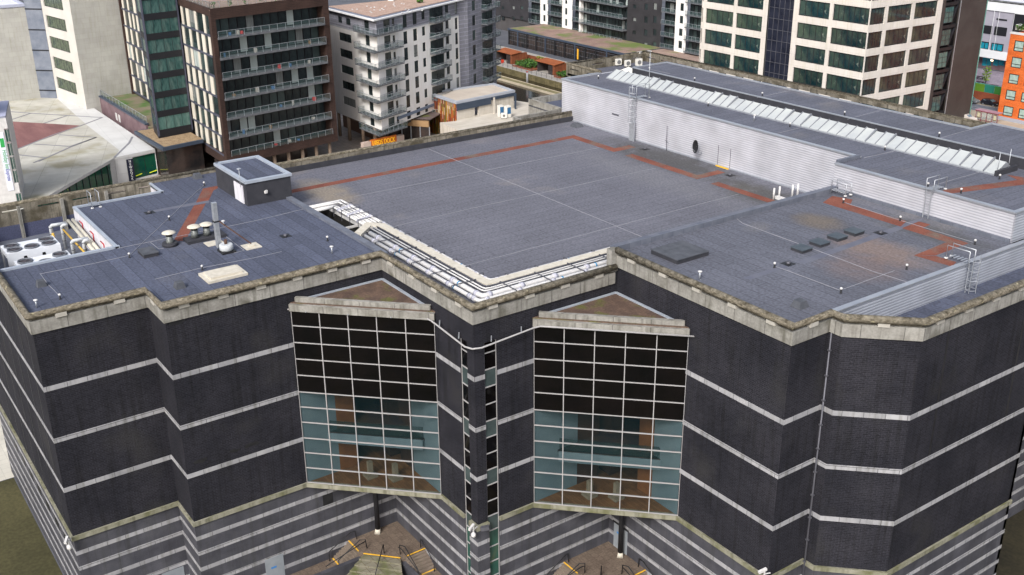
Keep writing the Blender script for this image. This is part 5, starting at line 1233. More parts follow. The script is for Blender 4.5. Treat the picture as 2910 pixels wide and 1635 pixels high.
# podium and terrace
pod = thing('brick_podium', 'mauve brick terrace wall with a glass rail and a lawn behind it', 'terrace', (-180,25,0))
mauve = mat('mauve_brick', (.12,.075,.085), (.19,.13,.14), rough=.85, scale=3, grain=.15, grain_scale=6)
b = MB(); b.box(-207,-157.2,22.9,23.3,0,7.7); b.build('brick_wall', mauve, pod)
b = MB(); b.box(-207,-157.2,22.7,23.5,7.7,8.0); b.build('wall_coping', steelblue, pod)
g_, f_ = MB(), MB(); railing(g_, f_, [(-207,23.2),(-157.3,23.2)], 8.0, 1.3, 2.4); gg = g_.build('glass_rail', balg, pod); f_.build('handrail', alu, gg)
MB().box(-207,-156,23.3,31,6.9,7.4).build('terrace_floor', mat('terrace_grass',(.16,.13,.09),(.20,.17,.12),rough=.9,scale=4,blot=((.05,.13,.02),7,.46,.6)), pod)
for k in range(4):
    x = (-203.2,-200.9,-178.5,-176.3)[k]; MB().box(x-.6,x+.6,22.84,22.9,4.6,6.2).build('white_vent', white, pod)
q = [at('C1',1345,1300,7.4), at('C1',1570,1430,7.4), at('C1',1940,1385,7.4)]
pg2 = [(-156.5,q[0].y),(q[1].x+3.4,q[1].y),(q[2].x+1,29),(-156.5,29)]
t2 = thing('gravel_podium', 'low dark glazed podium with a gravel roof under the glass corner bay', 'podium', (-148,24,0))
b = MB(); b.prism(pg2, 6.4, 7.05); b.build('roof_edge', steelblue, t2)
b = MB(); b.prism([(p_[0]+(0.5 if p_[0]<-150 else -.5), p_[1]+(.5 if p_[1]<25 else 0)) for p_ in pg2], 7.05, 7.08); b.build('gravel_roof', mat('brown_gravel',(.22,.15,.09),(.34,.25,.15),rough=.95,scale=1,grain=.3,grain_scale=5), t2)
b = MB(); b.prism([(p_[0]+(0.5 if p_[0]<-150 else -1), p_[1]+(.8 if p_[1]<25 else 0)) for p_ in pg2], 0, 6.4); b.build('glass_wall', pg, t2)
for i in range(2): x = -149+i*7.0; MB().box(x-.3,x+.3,q[1].y+4,q[1].y+4.6,0,6.4).build('column', mat('brown_concrete',(.20,.15,.11)), t2)
# planters and people-scale clutter by the tower foot
for i, (px_, py_) in enumerate(((1530,300),(1450,300))):
    pass

# ------------------------------------------------------------------ stone-roofed leisure building
lb = thing('stone_pavilion', 'low building with a large faceted pale stone roof and green glass walls', 'leisure building', (-150,5,0))
stoneroof = mat('stone_roof', (.40,.385,.34), (.50,.49,.44), rough=.85, scale=5, pattern=(5,5,.05,(.7,.7,.7),.93,1.06,.35), blot=((.30,.28,.20),7,.52,.66), grain=.06)
stonelight = mat('light_stone', (.50,.50,.49), (.58,.58,.57), rough=.85, scale=5, pattern=(6,3,.03,(.8,.8,.8),.96,1.04,.1)); maroon = mat('maroon_roof_patch', (.16,.075,.075), (.24,.12,.115), rough=.9, scale=3, stretch=(.3,1,1), grain=.15)
ZR = 5.3
def kr(*pts, z=ZR): return ccw([at('K', x, y, z) for x, y in pts])
outer = kr((-500,360),(0,320),(560,270),(1150,240),(1320,350),(2230,960),(2576,1195),(1900,1340),(830,1950),(-500,2700))
b = MB(); b.poly(outer); b.build('stone_roof', stoneroof, lb)
b = MB(); b.poly([v+Vector((0,0,.01)) for v in kr((870,280),(1150,240),(1320,350),(2230,960),(2576,1195),(1900,1340),(1985,1215),(1450,800))]); b.build('facet_tone_strip', stonelight, lb)  # coplanar sheet; the fold's change of light is drawn by paler colour
b = MB(); b.poly([v+Vector((0,0,.02)) for v in kr((150,735),(700,765),(1340,805),(930,960),(220,1210),(-300,1400),(-300,720))]); b.build('maroon_patch', maroon, lb)
def seam(*pts):
    b = MB(); P = [at('K', x, y, ZR+.03) for x, y in pts]
    for a, c in zip(P, P[1:]): b.bar(a, c, .42, .03)
    b.build('roof_seam', mat('seam_grey',(.22,.22,.24)), lb)
seam((-100,550),(540,600),(1700,670),(1330,810),(880,960),(200,1230)); seam((130,725),(520,595)); seam((730,765),(1110,640)); seam((560,1110),(1170,1150),(1600,1000),(970,955)); seam((1600,1000),(1170,1160),(640,1400)); seam((230,1280),(770,1340))
seam((730,1350),(560,1420))
seam((2200,990),(2150,1090),(1900,1335))
e0_, e1_, e2_, e3_ = at('K',-500,2700,ZR), at('K',830,1950,ZR), at('K',1900,1340,ZR), at('K',2576,1195,ZR)
b = MB(); b.sweep([tuple(e0_.xy), tuple(e1_.xy), tuple(e2_.xy), tuple(e3_.xy)], ZR-.55, ZR-.02, .05, .5); b.build('eave', stonelight, lb)
fG = Face(e2_, e3_); fH = Face(e1_+(e1_-e2_), e2_)
green = mat('green_wall_glass', (.006,.05,.045), (.01,.10,.045), rough=.08, spec=.4, scale=3, blot=((.20,.32,.02),1.2,.68,.72))
h = fG.rect('D1',1325,160,1600,345); h = (h[0],h[1],max(h[2],.3),min(h[3],ZR-.7))
b = MB(); fG.wall(b, 0, ZR-.5, [h], .35); b.build('stone_wall', stonelight, lb)
window(fG, h, lb, green, frD, .3, 2, 1, .1)
b = MB(); b.bar(fG.P(h[0]+.3,h[2]+.5,-.2), fG.P(h[0]+1.6,h[2]+.7,-.2), .12); b.bar(fG.P(h[1]-1.9,h[2]+.5,-.2), fG.P(h[1]-.3,h[2]+.7,-.2), .12); b.build('strip_light', mat('strip_light',(.6,.7,.03),emit=(.5,.6,.05,.25)), lb)
b = MB(); fH.slab(b, 0, fH.L-1.5, 0, ZR-.7, -.4, -.25); b.build('green_glass', green, lb)
for k in range(int(fH.L/2.3)): b = MB(); fH.slab(b, k*2.3, k*2.3+.12, 0, ZR-.7, -.25, -.15); b.build('mullion', frD, lb)
b = MB(); fH.slab(b, fH.L-1.6, fH.L-.02, 0, ZR-.5, -.5, -.02); b.build('stone_pier', stonelight, lb)
# vertical NEW DOCK sign
h = fG.uz('D1',1310,330)
sg = thing('dock_sign', 'narrow vertical black sign with white letters NEW DOCK by the green windows', 'sign', fG.P(h[0],0,.3))
b = MB(); c_ = fG.P(h[0],0,.35); b.box(c_.x-.1,c_.x+.1,c_.y-.62,c_.y+.62,.2,4.5); b.build('sign_board', mat('sign_navy',(.012,.014,.03)), sg)
wl = mat('white_letters', (.75,.75,.75), rough=.6)
lettering('N\nE\nW\nD\nO\nC\nK', sg, wl, .66, (c_.x+.13,c_.y,2.35), (0,1,0), (0,0,1), .02, spacing=.88, fit=.62)
# plant box on the back of the roof
q = kr((0,90),(330,75),(520,190),(540,265),(0,310)); b = MB(); c_ = at('K',530,265,ZR); d_ = at('K',0,300,ZR)
lv = thing('louvred_plant_box', 'white louvred plant enclosure at the back of the stone roof', 'plant enclosure', (c_.x-6,c_.y-6,ZR))
b = MB(); b.box(c_.x-14,c_.x,c_.y-26,c_.y,ZR,ZR+2.2); b.build('louvred_wall', ribs('louvre',(.50,.53,.6),(.2,.22,.28),.45), lv); b = MB(); b.box(c_.x-13.4,c_.x-.6,c_.y-25.6,c_.y-.6,ZR+2.21,ZR+2.3); b.build('enclosure_roof', mat('brown_grey',(.15,.14,.15),(.2,.19,.19)), lv)

# ------------------------------------------------------------------ beige office towers behind
bl = thing('beige_tower', 'beige stone office tower with five strips of ribbon windows', 'office block', (-190,20,0))
beige = mat('beige_stone', (.34,.335,.31), (.41,.405,.375), rough=.85, scale=6, pattern=(1.8,1.1,.03,(.86,.86,.84),.96,1.04,0), streak=.1); beige2 = mat('pale_beige', (.50,.48,.44), (.56,.54,.50), rough=.8, scale=6, pattern=(2.5,3,.02,(.9,.9,.9),.98,1.02,0))
fb = Face(at('U3',770,1250,7)[:2], at('U3',1175,1400,7)[:2])
fb = Face((fb.A.x,fb.A.y), (fb.B.x,fb.B.y))
rows = []
for (x0,y0,x1,y1) in ((622,205,935,540),(670,490,990,845),(720,775,1040,1150),(778,1095,1080,1330)):
    a = fb.uz('U3',x0,y0); c = fb.uz('U3',x1,y1); a2 = fb.uz('U3',x0+38,y0+170); rows.append((a[0],c[0],min(c[1],a2[1]),a[1]))
hh = rows[0][3]-rows[0][2]; pitch = rows[0][3]-rows[1][3]; u0_, u1_ = rows[0][0], rows[0][1]
zt0 = rows[0][3]; hh = pitch*.58
hol = [(u0_,u1_,zt0+pitch*k-hh,zt0+pitch*k) for k in range(-3,3)]
b = MB(); fb.wall(b, 0, 48, hol, .3); b.build('front_wall', beige2, bl)
for h in hol: window(fb, h, bl, mat('green_ribbon_glass',(.04,.055,.04),(.10,.13,.08),rough=.1,spec=.5,scale=1.5), frD, .3, 8, 1, .12, 'ribbon_window')
fb2 = Face(fb.B, fb.B+Vector((-2.0,22))); b = MB(); fb2.wall(b, 0, 48, [], .3); b.build('side_wall', beige, bl)
be = Face(fb.A+Vector((-3,-3)), fb.A); b = MB(); be.slab(b, 0, be.L, 0, 48, -.3, .1); b.build('glazed_slot', mat('slot_glass',(.12,.14,.18),(.2,.22,.26),rough=.3,scale=3), bl)
for k in range(8): b = MB(); be.slab(b, 0, be.L, 7+k*pitch, 7.25+k*pitch, .1, .2); b.build('slot_bar', frD, bl)
bw2 = thing('beige_block', 'plain beige stone block with a flat white roof left of the ribbon windows', 'office block', (be.A.x,be.A.y,0))
zt = Face(be.A+Vector((0,-26)), be.A).uz('U3',530,70)[1]
f = Face(be.A+Vector((-1.5,-27)), be.A); b = MB(); f.wall(b, 0, zt, [], .3); b.build('stone_wall', beige, bw2)
b = MB(); b.prism([tuple(f.A), tuple(f.B), (f.B.x-45,f.B.y+1), (f.A.x-45,f.A.y)], zt-.3, zt-.05); b.build('roof', mat('white_roof',(.55,.56,.62),(.66,.67,.72)), bw2)
b = MB(); b.sweep([tuple(f.A), tuple(f.B), (f.B.x-45,f.B.y+1)], zt-.05, zt+.55, .1, .3); b.build('parapet', mat('lilac_trim',(.35,.37,.46)), bw2)
MB().box(f.A.x-45,f.A.x-44.5,f.A.y,f.B.y,0,zt-.4).build('rear_wall', beige, bw2)
dt = thing('dark_slab_block', 'dark brown narrow building edge at the far left of the photo', 'building', (f.A.x+2,f.A.y,0))
a = at('U3',185,1130,7); b = MB(); b.prism([(a.x+1,a.y-1.5),(a.x+1,a.y-14),(a.x-20,a.y-14),(a.x-4,a.y-1.5)][::-1] , 0, zt-6); b.build('side_wall', mat('dark_brown_wall',(.04,.03,.025),(.07,.05,.035),streak=.3,scale=3), dt)
t = thing('small_tree', 'sparse shrub against the beige stone wall at the far left', 'tree', at('U3',230,1110,7)); p = at('U3',230,1110,7)
b = MB(); b.tube([(p.x+1,p.y,3),(p.x+1,p.y,11)],.12,6,r2=.04); b.build('trunk', mat('bark',(.06,.045,.03)), t); b = MB(); foliage(b,(p.x+1,p.y-.8,9),(1,2.2,3.2),160,.4); b.build('crown',[leafd,mat('dry_leaf',(.12,.11,.05))],t)

# ------------------------------------------------------------------ hotel sliver at the left edge with its banner
ht = thing('hotel', 'white hotel corner with dark windows at the left edge of the photo', 'hotel', (-118,-10,0))
Fh = Face((-121.0,-24.0), (-114.0,-8.9))
zH = 22
top = Fh.uz('K',130,650)
P0 = at('D1',215,590,6); Fh = Face(P0+Vector((-1.5,-16,0)), P0+Vector((0,.0,0)))
def hu(c,x,y): return Fh.uz(c,x,y)
hz = hu('K',130,640)[1]
hl = []
for (x0,y0,x1,y1) in ((60,-30,130,90),(80,100,150,200),(110,220,165,300),(125,320,185,430)): r_ = Fh.rect('D1',x0,y0,x1,y1); hl.append(r_)
zz = [ (h[2],h[3]) for h in hl]; ue = hu('D1',166,262)[0]; uw = hu('D1',112,262)[0]
stack = []
z_hi = hu('K',60,860)[1]; z_lo = hu('D1',150,430)[1]; nrow = 4; st_ = (z_hi-z_lo)/nrow
for k in range(nrow): stack.append((uw,ue,z_lo+st_*k,z_lo+st_*(k+1)-.12))
b = MB(); Fh.wall(b, 0, hz, [(uw,ue,z_lo,z_hi)], .25); b.build('white_wall', white, ht)
for s_ in stack: window(Fh, s_, ht, greenglass, mull, .2, 2, 1, .1)
r_ = Fh.rect('D1',135,530,220,600); window(Fh, (uw-.2,ue-.05,r_[2]-.6,r_[3]), ht, greenglass, mull, -.05, 2, 1, .1)
f2h = Face(Fh.B, Fh.B+Vector((-12,3))); b = MB(); f2h.wall(b, 0, hz, [], .2); b.build('side_wall', white, ht)
b = MB(); b.prism([tuple(Fh.A), tuple(Fh.B), (Fh.B.x-12,Fh.B.y+3), (Fh.A.x-14,Fh.A.y)], hz-.3, hz); b.build('roof', mat('lilac_roof',(.4,.42,.55)), ht)
rp = at('K',120,385,hz+5.5); b = MB(); b.lathe(Fh.B.x-4,Fh.B.y-4.6,[(4.4,hz+5.0),(4.9,hz+5.3),(4.9,hz+5.7),(4.3,hz+6.0)],28); b.build('round_canopy', mat('lilac_steel',(.38,.40,.52),rough=.35,metal=.3), ht)
b = MB(); b.lathe(Fh.B.x-4.6,Fh.B.y-5,[(3.2,hz),(3.2,hz+5.0)],20); b.build('drum', mat('lilac_wall',(.4,.4,.52)), ht)
bn = thing('hotel_banner', 'tall white banner reading Holiday Inn Express in green and blue on the hotel corner', 'banner', Fh.P(uw-.6,0,.1))
r0 = hu('D1',60,495); r1 = hu('K',25,910); b = MB(); bl_, br_ = hu('D1',42,300)[0], hu('D1',104,300)[0]; uc = (bl_+br_)/2; Fh.slab(b, bl_, br_, r0[1]-.2, r1[1], .05, .12); b.build('banner_cloth', mat('banner_white',(.68,.70,.80)), bn)
zc = (r0[1]+r1[1])/2; ln = r1[1]-r0[1]
dn = Vector((0,0,-1)); rt_ = Vector((Fh.t.x,Fh.t.y,0))
lettering('Holiday Inn', bn, mat('letter_green',(.03,.33,.08)), .95, Fh.P(uc+.1,hu('D1',40,190)[1],.14), dn, rt_, .01, 'green_lettering', fit=abs(hu('D1',40,90)[1]-hu('D1',60,280)[1]))
lettering('Express', bn, mat('letter_blue',(.02,.03,.30)), .8, Fh.P(uc+.05,hu('D1',70,345)[1],.14), dn, rt_, .01, 'blue_lettering', fit=abs(hu('D1',55,290)[1]-hu('D1',75,405)[1]))
b = MB(); zg_ = hu('D1',25,30)[1]; Fh.slab(b, uc-.25, uc+.35, zg_-.6, zg_+.9, .12, .14); b.build('green_square', mat('letter_green',(.03,.33,.08)), bn)

# ------------------------------------------------------------------ white apartment block
wb = thing('white_apartments', 'white and grey apartment block with seven storeys of corner glass balconies', 'apartment block', (-132,63.6,0))
render = mat('white_render', (.74,.72,.69), (.80,.78,.76), rough=.85, scale=8, streak=.08); greyclad = mat('grey_boards', (.17,.17,.20), (.23,.23,.26), rough=.7, scale=4, pattern=(6,.9,.03,(2.2,2.2,2.3),.92,1.08,0))
FA = Face((-153.5,63.5), (-132,63.6)); RD = Vector((-.454,.891)); FB = Face((-132,63.6), tuple(Vector((-132,63.6))+RD*32.3)); LA = FA.L
ZE = 27.8; st = 3.4
tops = [23.5-3.42*k for k in range(5)]
ha = [(LA-16.8,LA-11.25,z-1.75,z) for z in tops]; ht_ = [(LA-16.8,LA-15.0,25.45,26.85),(LA-13.2,LA-11.2,25.45,26.85)]
dz = [24.2-3.38*k for k in range(6)]
doorA = [(LA-5.0,LA-3.2,z-2.0+.0,z+.3) for z in dz]+[(LA-5.2,LA-3.2,25.3,27.3)]
b = MB(); FA.wall(b, 5.57, 24.6, [h for h in ha+doorA if h[3] < 24.7], .2); b.build('white_wall', render, wb)
b = MB(); FA.wall(b, 24.6, ZE, ht_+[doorA[-1]], .2); b.build('grey_wall', greyclad, wb)
for h in ha: window(FA, h, wb, gA, frD, .15, (.36,.66), 1, .1)
for h in ht_: window(FA, h, wb, gA, frD, .15, 2, 1, .1)
for h in doorA: window(FA, h, wb, gA, frD, .15, 2, 1, .1, 'balcony_door')
colB = [(9.6,11.1,2.6),(13.35,14.9,2.5),(16.85,18.1,1.9),(26.5,27.9,1.9),(30.6,31.8,2.55)]
hb = []
for u0,u1,hgt in colB:
    for k in range(6): hb.append((u0,u1,24.15-3.35*k-hgt,24.15-3.35*k))
hbt = [(u0,u1,27.55-hgt,27.55) for u0,u1,hgt in colB]
bal = [(20.0,25.6,24.0-3.35*k-2.4,24.0-3.35*k) for k in range(5)]; cdoor = [(2.5,4.8,24.2-3.38*k-2.3,24.2-3.38*k+.1) for k in range(6)]
slim = [(5.6,6.5,24.2-3.38*k-1.8,24.2-3.38*k-.2) for k in range(6)]
b = MB(); FB.wall(b, 5.57, 24.6, hb+bal+cdoor+slim, .2); b.build('white_wall', render, wb)
b = MB(); FB.wall(b, 24.6, ZE, hbt+[(20.0,25.6,25.0,27.5),(2.5,4.8,25.0,27.5),(5.6,6.5,25.9,27.4)], .2); b.build('grey_wall', greyclad, wb)
for h in hb+hbt: window(FB, h, wb, gA, frD, .15, 2 if h[1]-h[0] > 1.4 else 1, (.3,), .09)
for h in bal+[(20.0,25.6,25.0,27.5)]: window(FB, h, wb, gA, frD, .15, (.25,.5,.62,.8), 1, .1, 'balcony_door')
for h in cdoor+[(2.5,4.8,25.0,27.5)]: window(FB, h, wb, gA, frD, .15, 2, 1, .1, 'balcony_door')
for h in slim+[(5.6,6.5,25.9,27.4)]: window(FB, h, wb, gA, frD, .15, 1, 1, .09)
b = MB(); FA.slab(b, 0, LA, 24.5, 24.72, -.05, .08); FB.slab(b, 0, 32.2, 24.5, 24.72, -.05, .08); b.build('string_course', mat('pale_trim',(.4,.41,.44)), wb)
b = MB(); FB.slab(b, 6, 32.2, 6.4, 7.0, -.1, .15); b.build('base_trim', mat('blue_trim',(.16,.2,.27)), wb)
# grey rear part
FC = Face(tuple(FB.P(32.3,0).xy), tuple(FB.P(49,0,-1.0).xy)); hc = []
for k in range(7): hc.append((4.7,6.3,27.2-3.35*k-2.3,27.2-3.35*k))
hcd = [(9.5,15.0,27.2-3.35*k-2.3,27.2-3.35*k) for k in range(7)]
FCc = Face(tuple(FB.P(32.3,0).xy), tuple(FB.P(34.8,0,.9).xy)); FCd = Face(tuple(FB.P(34.8,0,.9).xy), tuple(FB.P(49,0,.4).xy))
b = MB(); FCc.wall(b, 0, ZE+8, [], .2); FCd.wall(b, 0, ZE+8, [(h[0]-2.5,h[1]-2.5,h[2],h[3]) for h in hc+hcd], .2); b.build('grey_wall', greyclad, wb)
for h in hc+hcd: window(FCd, (h[0]-2.5,h[1]-2.5,h[2],h[3]), wb, gA, frD, .15, 2 if h[1]-h[0] < 3 else 4, 1, .09)
# balconies
def balcony(outer, z, parent, floor=slabm, hh=1.1):
    """outer: polyline of the free edge (world xy), closed back along the wall"""
    o = [tuple(p) for p in outer]; s_ = sum(o[i][0]*o[(i+1)%len(o)][1]-o[(i+1)%len(o)][0]*o[i][1] for i in range(len(o)))
    b = MB(); b.prism(o if s_ > 0 else o[::-1], z-.22, z); sl_ = b.build('balcony', floor, parent)
    g_, f_ = MB(), MB(); railing(g_, f_, outer, z, hh, 1.6); g_.build('balustrade', balg, sl_).location; f_.build('handrail', alu, sl_)
for k in range(7):
    z = 21.75-3.38*(k-1)
    a = FA.P(LA-7.3,0,.0).xy; a1 = FA.P(LA-7.3,0,1.5).xy; cn = FA.P(LA+1.2,0,1.5).xy; c1_ = FB.P(7.3,0,1.5).xy; c2_ = FB.P(7.3,0,0).xy
    balcony([a, a1, (cn[0]+.2,cn[1]), c1_, c2_, FB.P(0,0).xy], z, wb)
for k in range(7):
    z = 24.75-3.35*k
    balcony([FB.P(19.7,0).xy, FB.P(19.9,0,1.5).xy, FB.P(22.5,0,1.9).xy, FB.P(26.3,0,1.5).xy, FB.P(26.3,0).xy], z, wb)
    balcony([FCd.P(6.6,0).xy, FCd.P(6.6,0,1.7).xy, FCd.P(13.3,0,1.7).xy, FCd.P(13.3,0,0).xy], z, wb)
# eave and roof
EO = [FA.P(-1,0,.9), FA.P(LA+.9,0,.9), FB.P(36,0,.9)]; EO[1] = Vector((-131.2,62.7,0))
b = MB(); b.sweep([tuple(e.xy) for e in EO], ZE, ZE+.28, .08, .5); b.build('eave', mat('white_eave',(.66,.66,.66)), wb)
roofpts = [tuple(FA.P(-1,0,.9).xy), (-131.2,62.7), tuple(FB.P(36,0,.9).xy), tuple(FB.P(36,0,-16).xy), tuple(FA.P(-1,0,-16).xy)]
b = MB(); b.prism(roofpts, ZE, ZE+.2); b.build('roof_edge', mat('lead_grey',(.13,.14,.18),(.17,.18,.22)), wb)
rin = [tuple(FA.P(-1,0,-.9).xy), (FA.P(LA-3.6,0,-1.1).x,FA.P(LA-3.6,0,-1.1).y), tuple(FB.P(3.2,0,-1.8).xy), tuple(FB.P(36,0,-.9).xy), tuple(FB.P(36,0,-15).xy), tuple(FA.P(-1,0,-15).xy)]
b = MB(); b.prism(rin, ZE+.2, ZE+.34); b.build('gravel_roof', mat('pink_gravel',(.33,.22,.17),(.43,.31,.25),rough=.95,scale=1.2,grain=.25,grain_scale=5), wb)
b = MB()
for _ in range(26):
    q = Vector(rin[1])+Vector((-random.uniform(-1,14), random.uniform(1,14))); b.box(q.x-.13,q.x+.13,q.y-.13,q.y+.13,ZE+.34,ZE+.5)
b.build('roof_pebble', white, wb)
q = at('C2',1350,12,ZE+.3); b = MB(); b.lathe(q.x,q.y,[(.9,ZE+.3),(.9,ZE+.6),(.4,ZE+1.0)],4); b.build('rooflight', white, wb)
q = at('C2',1635,30,ZE+.3); t = thing('roof_weed', 'tuft of green weeds on the gravel roof of the white apartments', 'plant', q); b = MB(); foliage(b,(q.x,q.y,ZE+.8),(.8,.8,.6),60,.35); b.build('foliage',[leafm,leafd],t)
# underside, columns, ground floor
b = MB(); b.prism([tuple(FA.P(0,0,-.02).xy), (-132,63.6), tuple(FB.P(32.2,0,-.02).xy), tuple(FB.P(32.2,0,-15).xy), tuple(FA.P(0,0,-16).xy)], 5.4, 5.6); b.build('soffit', render, wb)
bm = mat('brown_wall', (.11,.055,.03), (.15,.08,.045), rough=.8, scale=3)
gf = Face((-160,68.5), (-139,68.5)); b = MB(); gf.slab(b, 0, 21, 0, 5.4, -.3, 0); b.build('ground_floor_wall', bm, wb)
gf2 = Face((-139,68.5), tuple(Vector((-139,68.5))+RD*26)); b = MB(); gf2.slab(b, 0, 26, 0, 6.4, -.3, 0); b.build('shop_glass', pg, wb)
for p_ in ((-147.7,63.1),(-141.9,63.4),(-136.4,63.4),(-152.7,63.2)): b = MB(); b.tube([(p_[0],p_[1]+.8,0),(p_[0],p_[1]+.8,5.45)],.38,10); b.build('column', mat('brown_concrete',(.20,.15,.11)), wb)
b = MB(); FA.wall(b,0,ZE,[],.1,u0=-.3,u1=0); b.build('wall_edge', render, wb)
# small furniture on balconies
for z_, px_, py_, cc in ((1,1200,500,(.35,.06,.05)),(3,1240,835,(.12,.05,.04)),(2,1385,465,(.02,.02,.02))):
    pass

# ------------------------------------------------------------------ low link building + striped cladding building
sb = thing('striped_building', 'small building with red, yellow and brown striped cladding and a pale flat roof', 'building', (-125,85,0))
ZS = 9.0
q0, q1, q2, q3 = at('C2',1715,925,ZS), at('C2',2000,1020,ZS), at('C2',2576,905,ZS), at('C2',2370,835,ZS)
rects_ = [q0,q1,q2,q3]
multi = bpy.data.materials.new('striped_cladding'); multi.use_nodes = True
_t = multi.node_tree; _B = _t.nodes['Principled BSDF']; _tc = N(_t,'ShaderNodeTexCoord'); _m = N(_t,'ShaderNodeMapping'); _t.links.new(_tc.outputs['UV'], _m.inputs[0]); _m.inputs['Rotation'].default_value = (0,0,R90)
_b = N(_t,'ShaderNodeTexBrick'); _t.links.new(_m.outputs[0], _b.inputs['Vector']); _b.inputs['Scale'].default_value = 1; _b.inputs['Brick Width'].default_value = 1.7; _b.inputs['Row Height'].default_value = .26; _b.inputs['Mortar Size'].default_value = .02; _b.offset = .4; _b.offset_frequency = 2
_b.inputs['Color1'].default_value = (0,0,0,1); _b.inputs['Color2'].default_value = (1,1,1,1); _b.inputs['Mortar'].default_value = (.5,.5,.5,1)
_r = N(_t,'ShaderNodeValToRGB'); _r.color_ramp.interpolation = 'CONSTANT'; _e = _r.color_ramp.elements
for i_, (p_, c_) in enumerate(((0,(.12,.02,.015)),(.18,(.5,.28,.03)),(.30,(.05,.015,.015)),(.46,(.36,.10,.02)),(.58,(.13,.14,.03)),(.8,(.5,.42,.3)),(.9,(.25,.03,.03)))):
    e_ = _e[i_] if i_ < 2 else _e.new(p_); e_.position = p_; e_.color = (*c_,1)
_t.links.new(_b.outputs['Color'], _r.inputs[0]); _t.links.new(_r.outputs[0], _B.inputs['Base Color']); _B.inputs['Roughness'].default_value = .6
f1 = Face(q0, q1); f2_ = Face(q1, q2); f3 = Face(q2, q3)
b = MB(); f1.wall(b, 0, ZS-.5, [], .1); b.build('striped_wall', multi, sb)
pale = mat('pale_plaster', (.46,.42,.36), (.54,.50,.44), rough=.9, scale=3, streak=.2)
b = MB(); f2_.wall(b, 0, ZS-.5, [(f2_.uz('C2',2185,1100)[0],f2_.uz('C2',2225,1100)[0],5,7.2)], .5); f3.wall(b,0,ZS-.5,[],.1); b.build('plaster_wall', pale, sb)
b = MB(); b.prism([tuple(p.xy) for p in ccw(rects_)], ZS-.45, ZS-.3); b.build('roof', mat('beige_roof',(.44,.38,.32),(.52,.46,.39),rough=.9,scale=4,grain=.08), sb)
b = MB(); b.sweep([tuple(p.xy) for p in (q0,q1,q2,q3,q0)], ZS-.5, ZS, .25, .5); b.build('roof_trim', mat('grey_trim',(.3,.32,.36),(.36,.38,.42)), sb)
b = MB(); f2_.slab(b, 0, f2_.uz('C2',2340,1000)[0], ZS-2.0, ZS-.5, -.02, .3); f2_.slab(b, f2_.uz('C2',2350,1000)[0], f2_.L, ZS-1.2, ZS-.5, -.02, .3); b.build('dark_fascia', steelblue, sb)
MB().box(*(lambda a: (a.x-.15,a.x+.15,a.y-.15,a.y+.15,4.5,ZS-.5))(f2_.P(f2_.uz('C2',2350,1000)[0],0,1.0))).build('post', pale, sb)
MB().box(*(lambda a: (a.x-.15,a.x+.15,a.y-.15,a.y+.15,4.5,ZS-.5))(f2_.P(f2_.L-.4,0,1.0))).build('post', steelblue, sb)
b = MB(); f2_.slab(b, 2, 2.2, 5, 7.1, .1, .3)
ZL = 4.9
lowp = ccw([at('C2',1835,1230,ZL), at('C2',1990,1215,ZL), at('C3',300,1010,ZL), at('C3',430,1030,ZL), at('C3',430,1190,ZL), at('C2',2400,1330,ZL), at('C2',2070,1330,ZL)])
b = MB(); b.prism([tuple(p.xy) for p in lowp], 0, ZL); b.build('lower_roof', pale, sb)
t = thing('air_conditioner', 'pair of cream air conditioners with blue grilles on the pale lower roof', 'air conditioner', (0,0,0)); 
p = at('C3',140,1170,ZL)
for k, dx in enumerate((0,1.3)):
    b = MB(); b.box(dx,dx+1.0,-.6+k*1.0,.5+k*1.0,.1,2.6); b.build('casing', acw, t); b = MB(); b.box(dx+1.0,dx+1.04,-.5+k*1.0,.4+k*1.0,.9,2.3); b.build('grille', mat('blue_grille',(.03,.12,.25)), t)
t.location = p
ac(at('C3',185,1190,ZL), 'small white air conditioner in front of the blue-grilled pair', 1.2, 1.2, .6, -.6)
# concrete corner building between the pair and the museum
t = thing('concrete_annexe', 'grey concrete upstand enclosing a sunken roof beside the ribbed museum wall', 'building', (-70,70,0))
ZC = 9.0; cpts = [at('C3',430,990,ZC), at('C3',760,940,ZC), at('C3',900,1090,ZC), at('C3',735,1085,ZC)]
ca, cb_, cc_ = at('C3',430,990,ZC), at('C3',735,1085,ZC), at('C3',780,930,ZC)
b = MB(); b.sweep([tuple(cc_.xy), tuple(ca.xy), (ca.x+9,ca.y-.0)][::-1] if False else [tuple(ca.xy), tuple(cb_.xy)], 0, ZC, .0, .7); b.build('wall', conc, t)
b = MB(); b.sweep([tuple(ca.xy), tuple(cc_.xy)], 0, ZC, .7, .0); b.build('wall', conc, t)
b = MB(); b.prism([tuple(v.xy) for v in ccw([ca, cb_, cb_+Vector((12,14,0)), cc_+Vector((12,6,0)), cc_])], ZC-1.6, ZC-1.3); b.build('roof', felt_x, t)
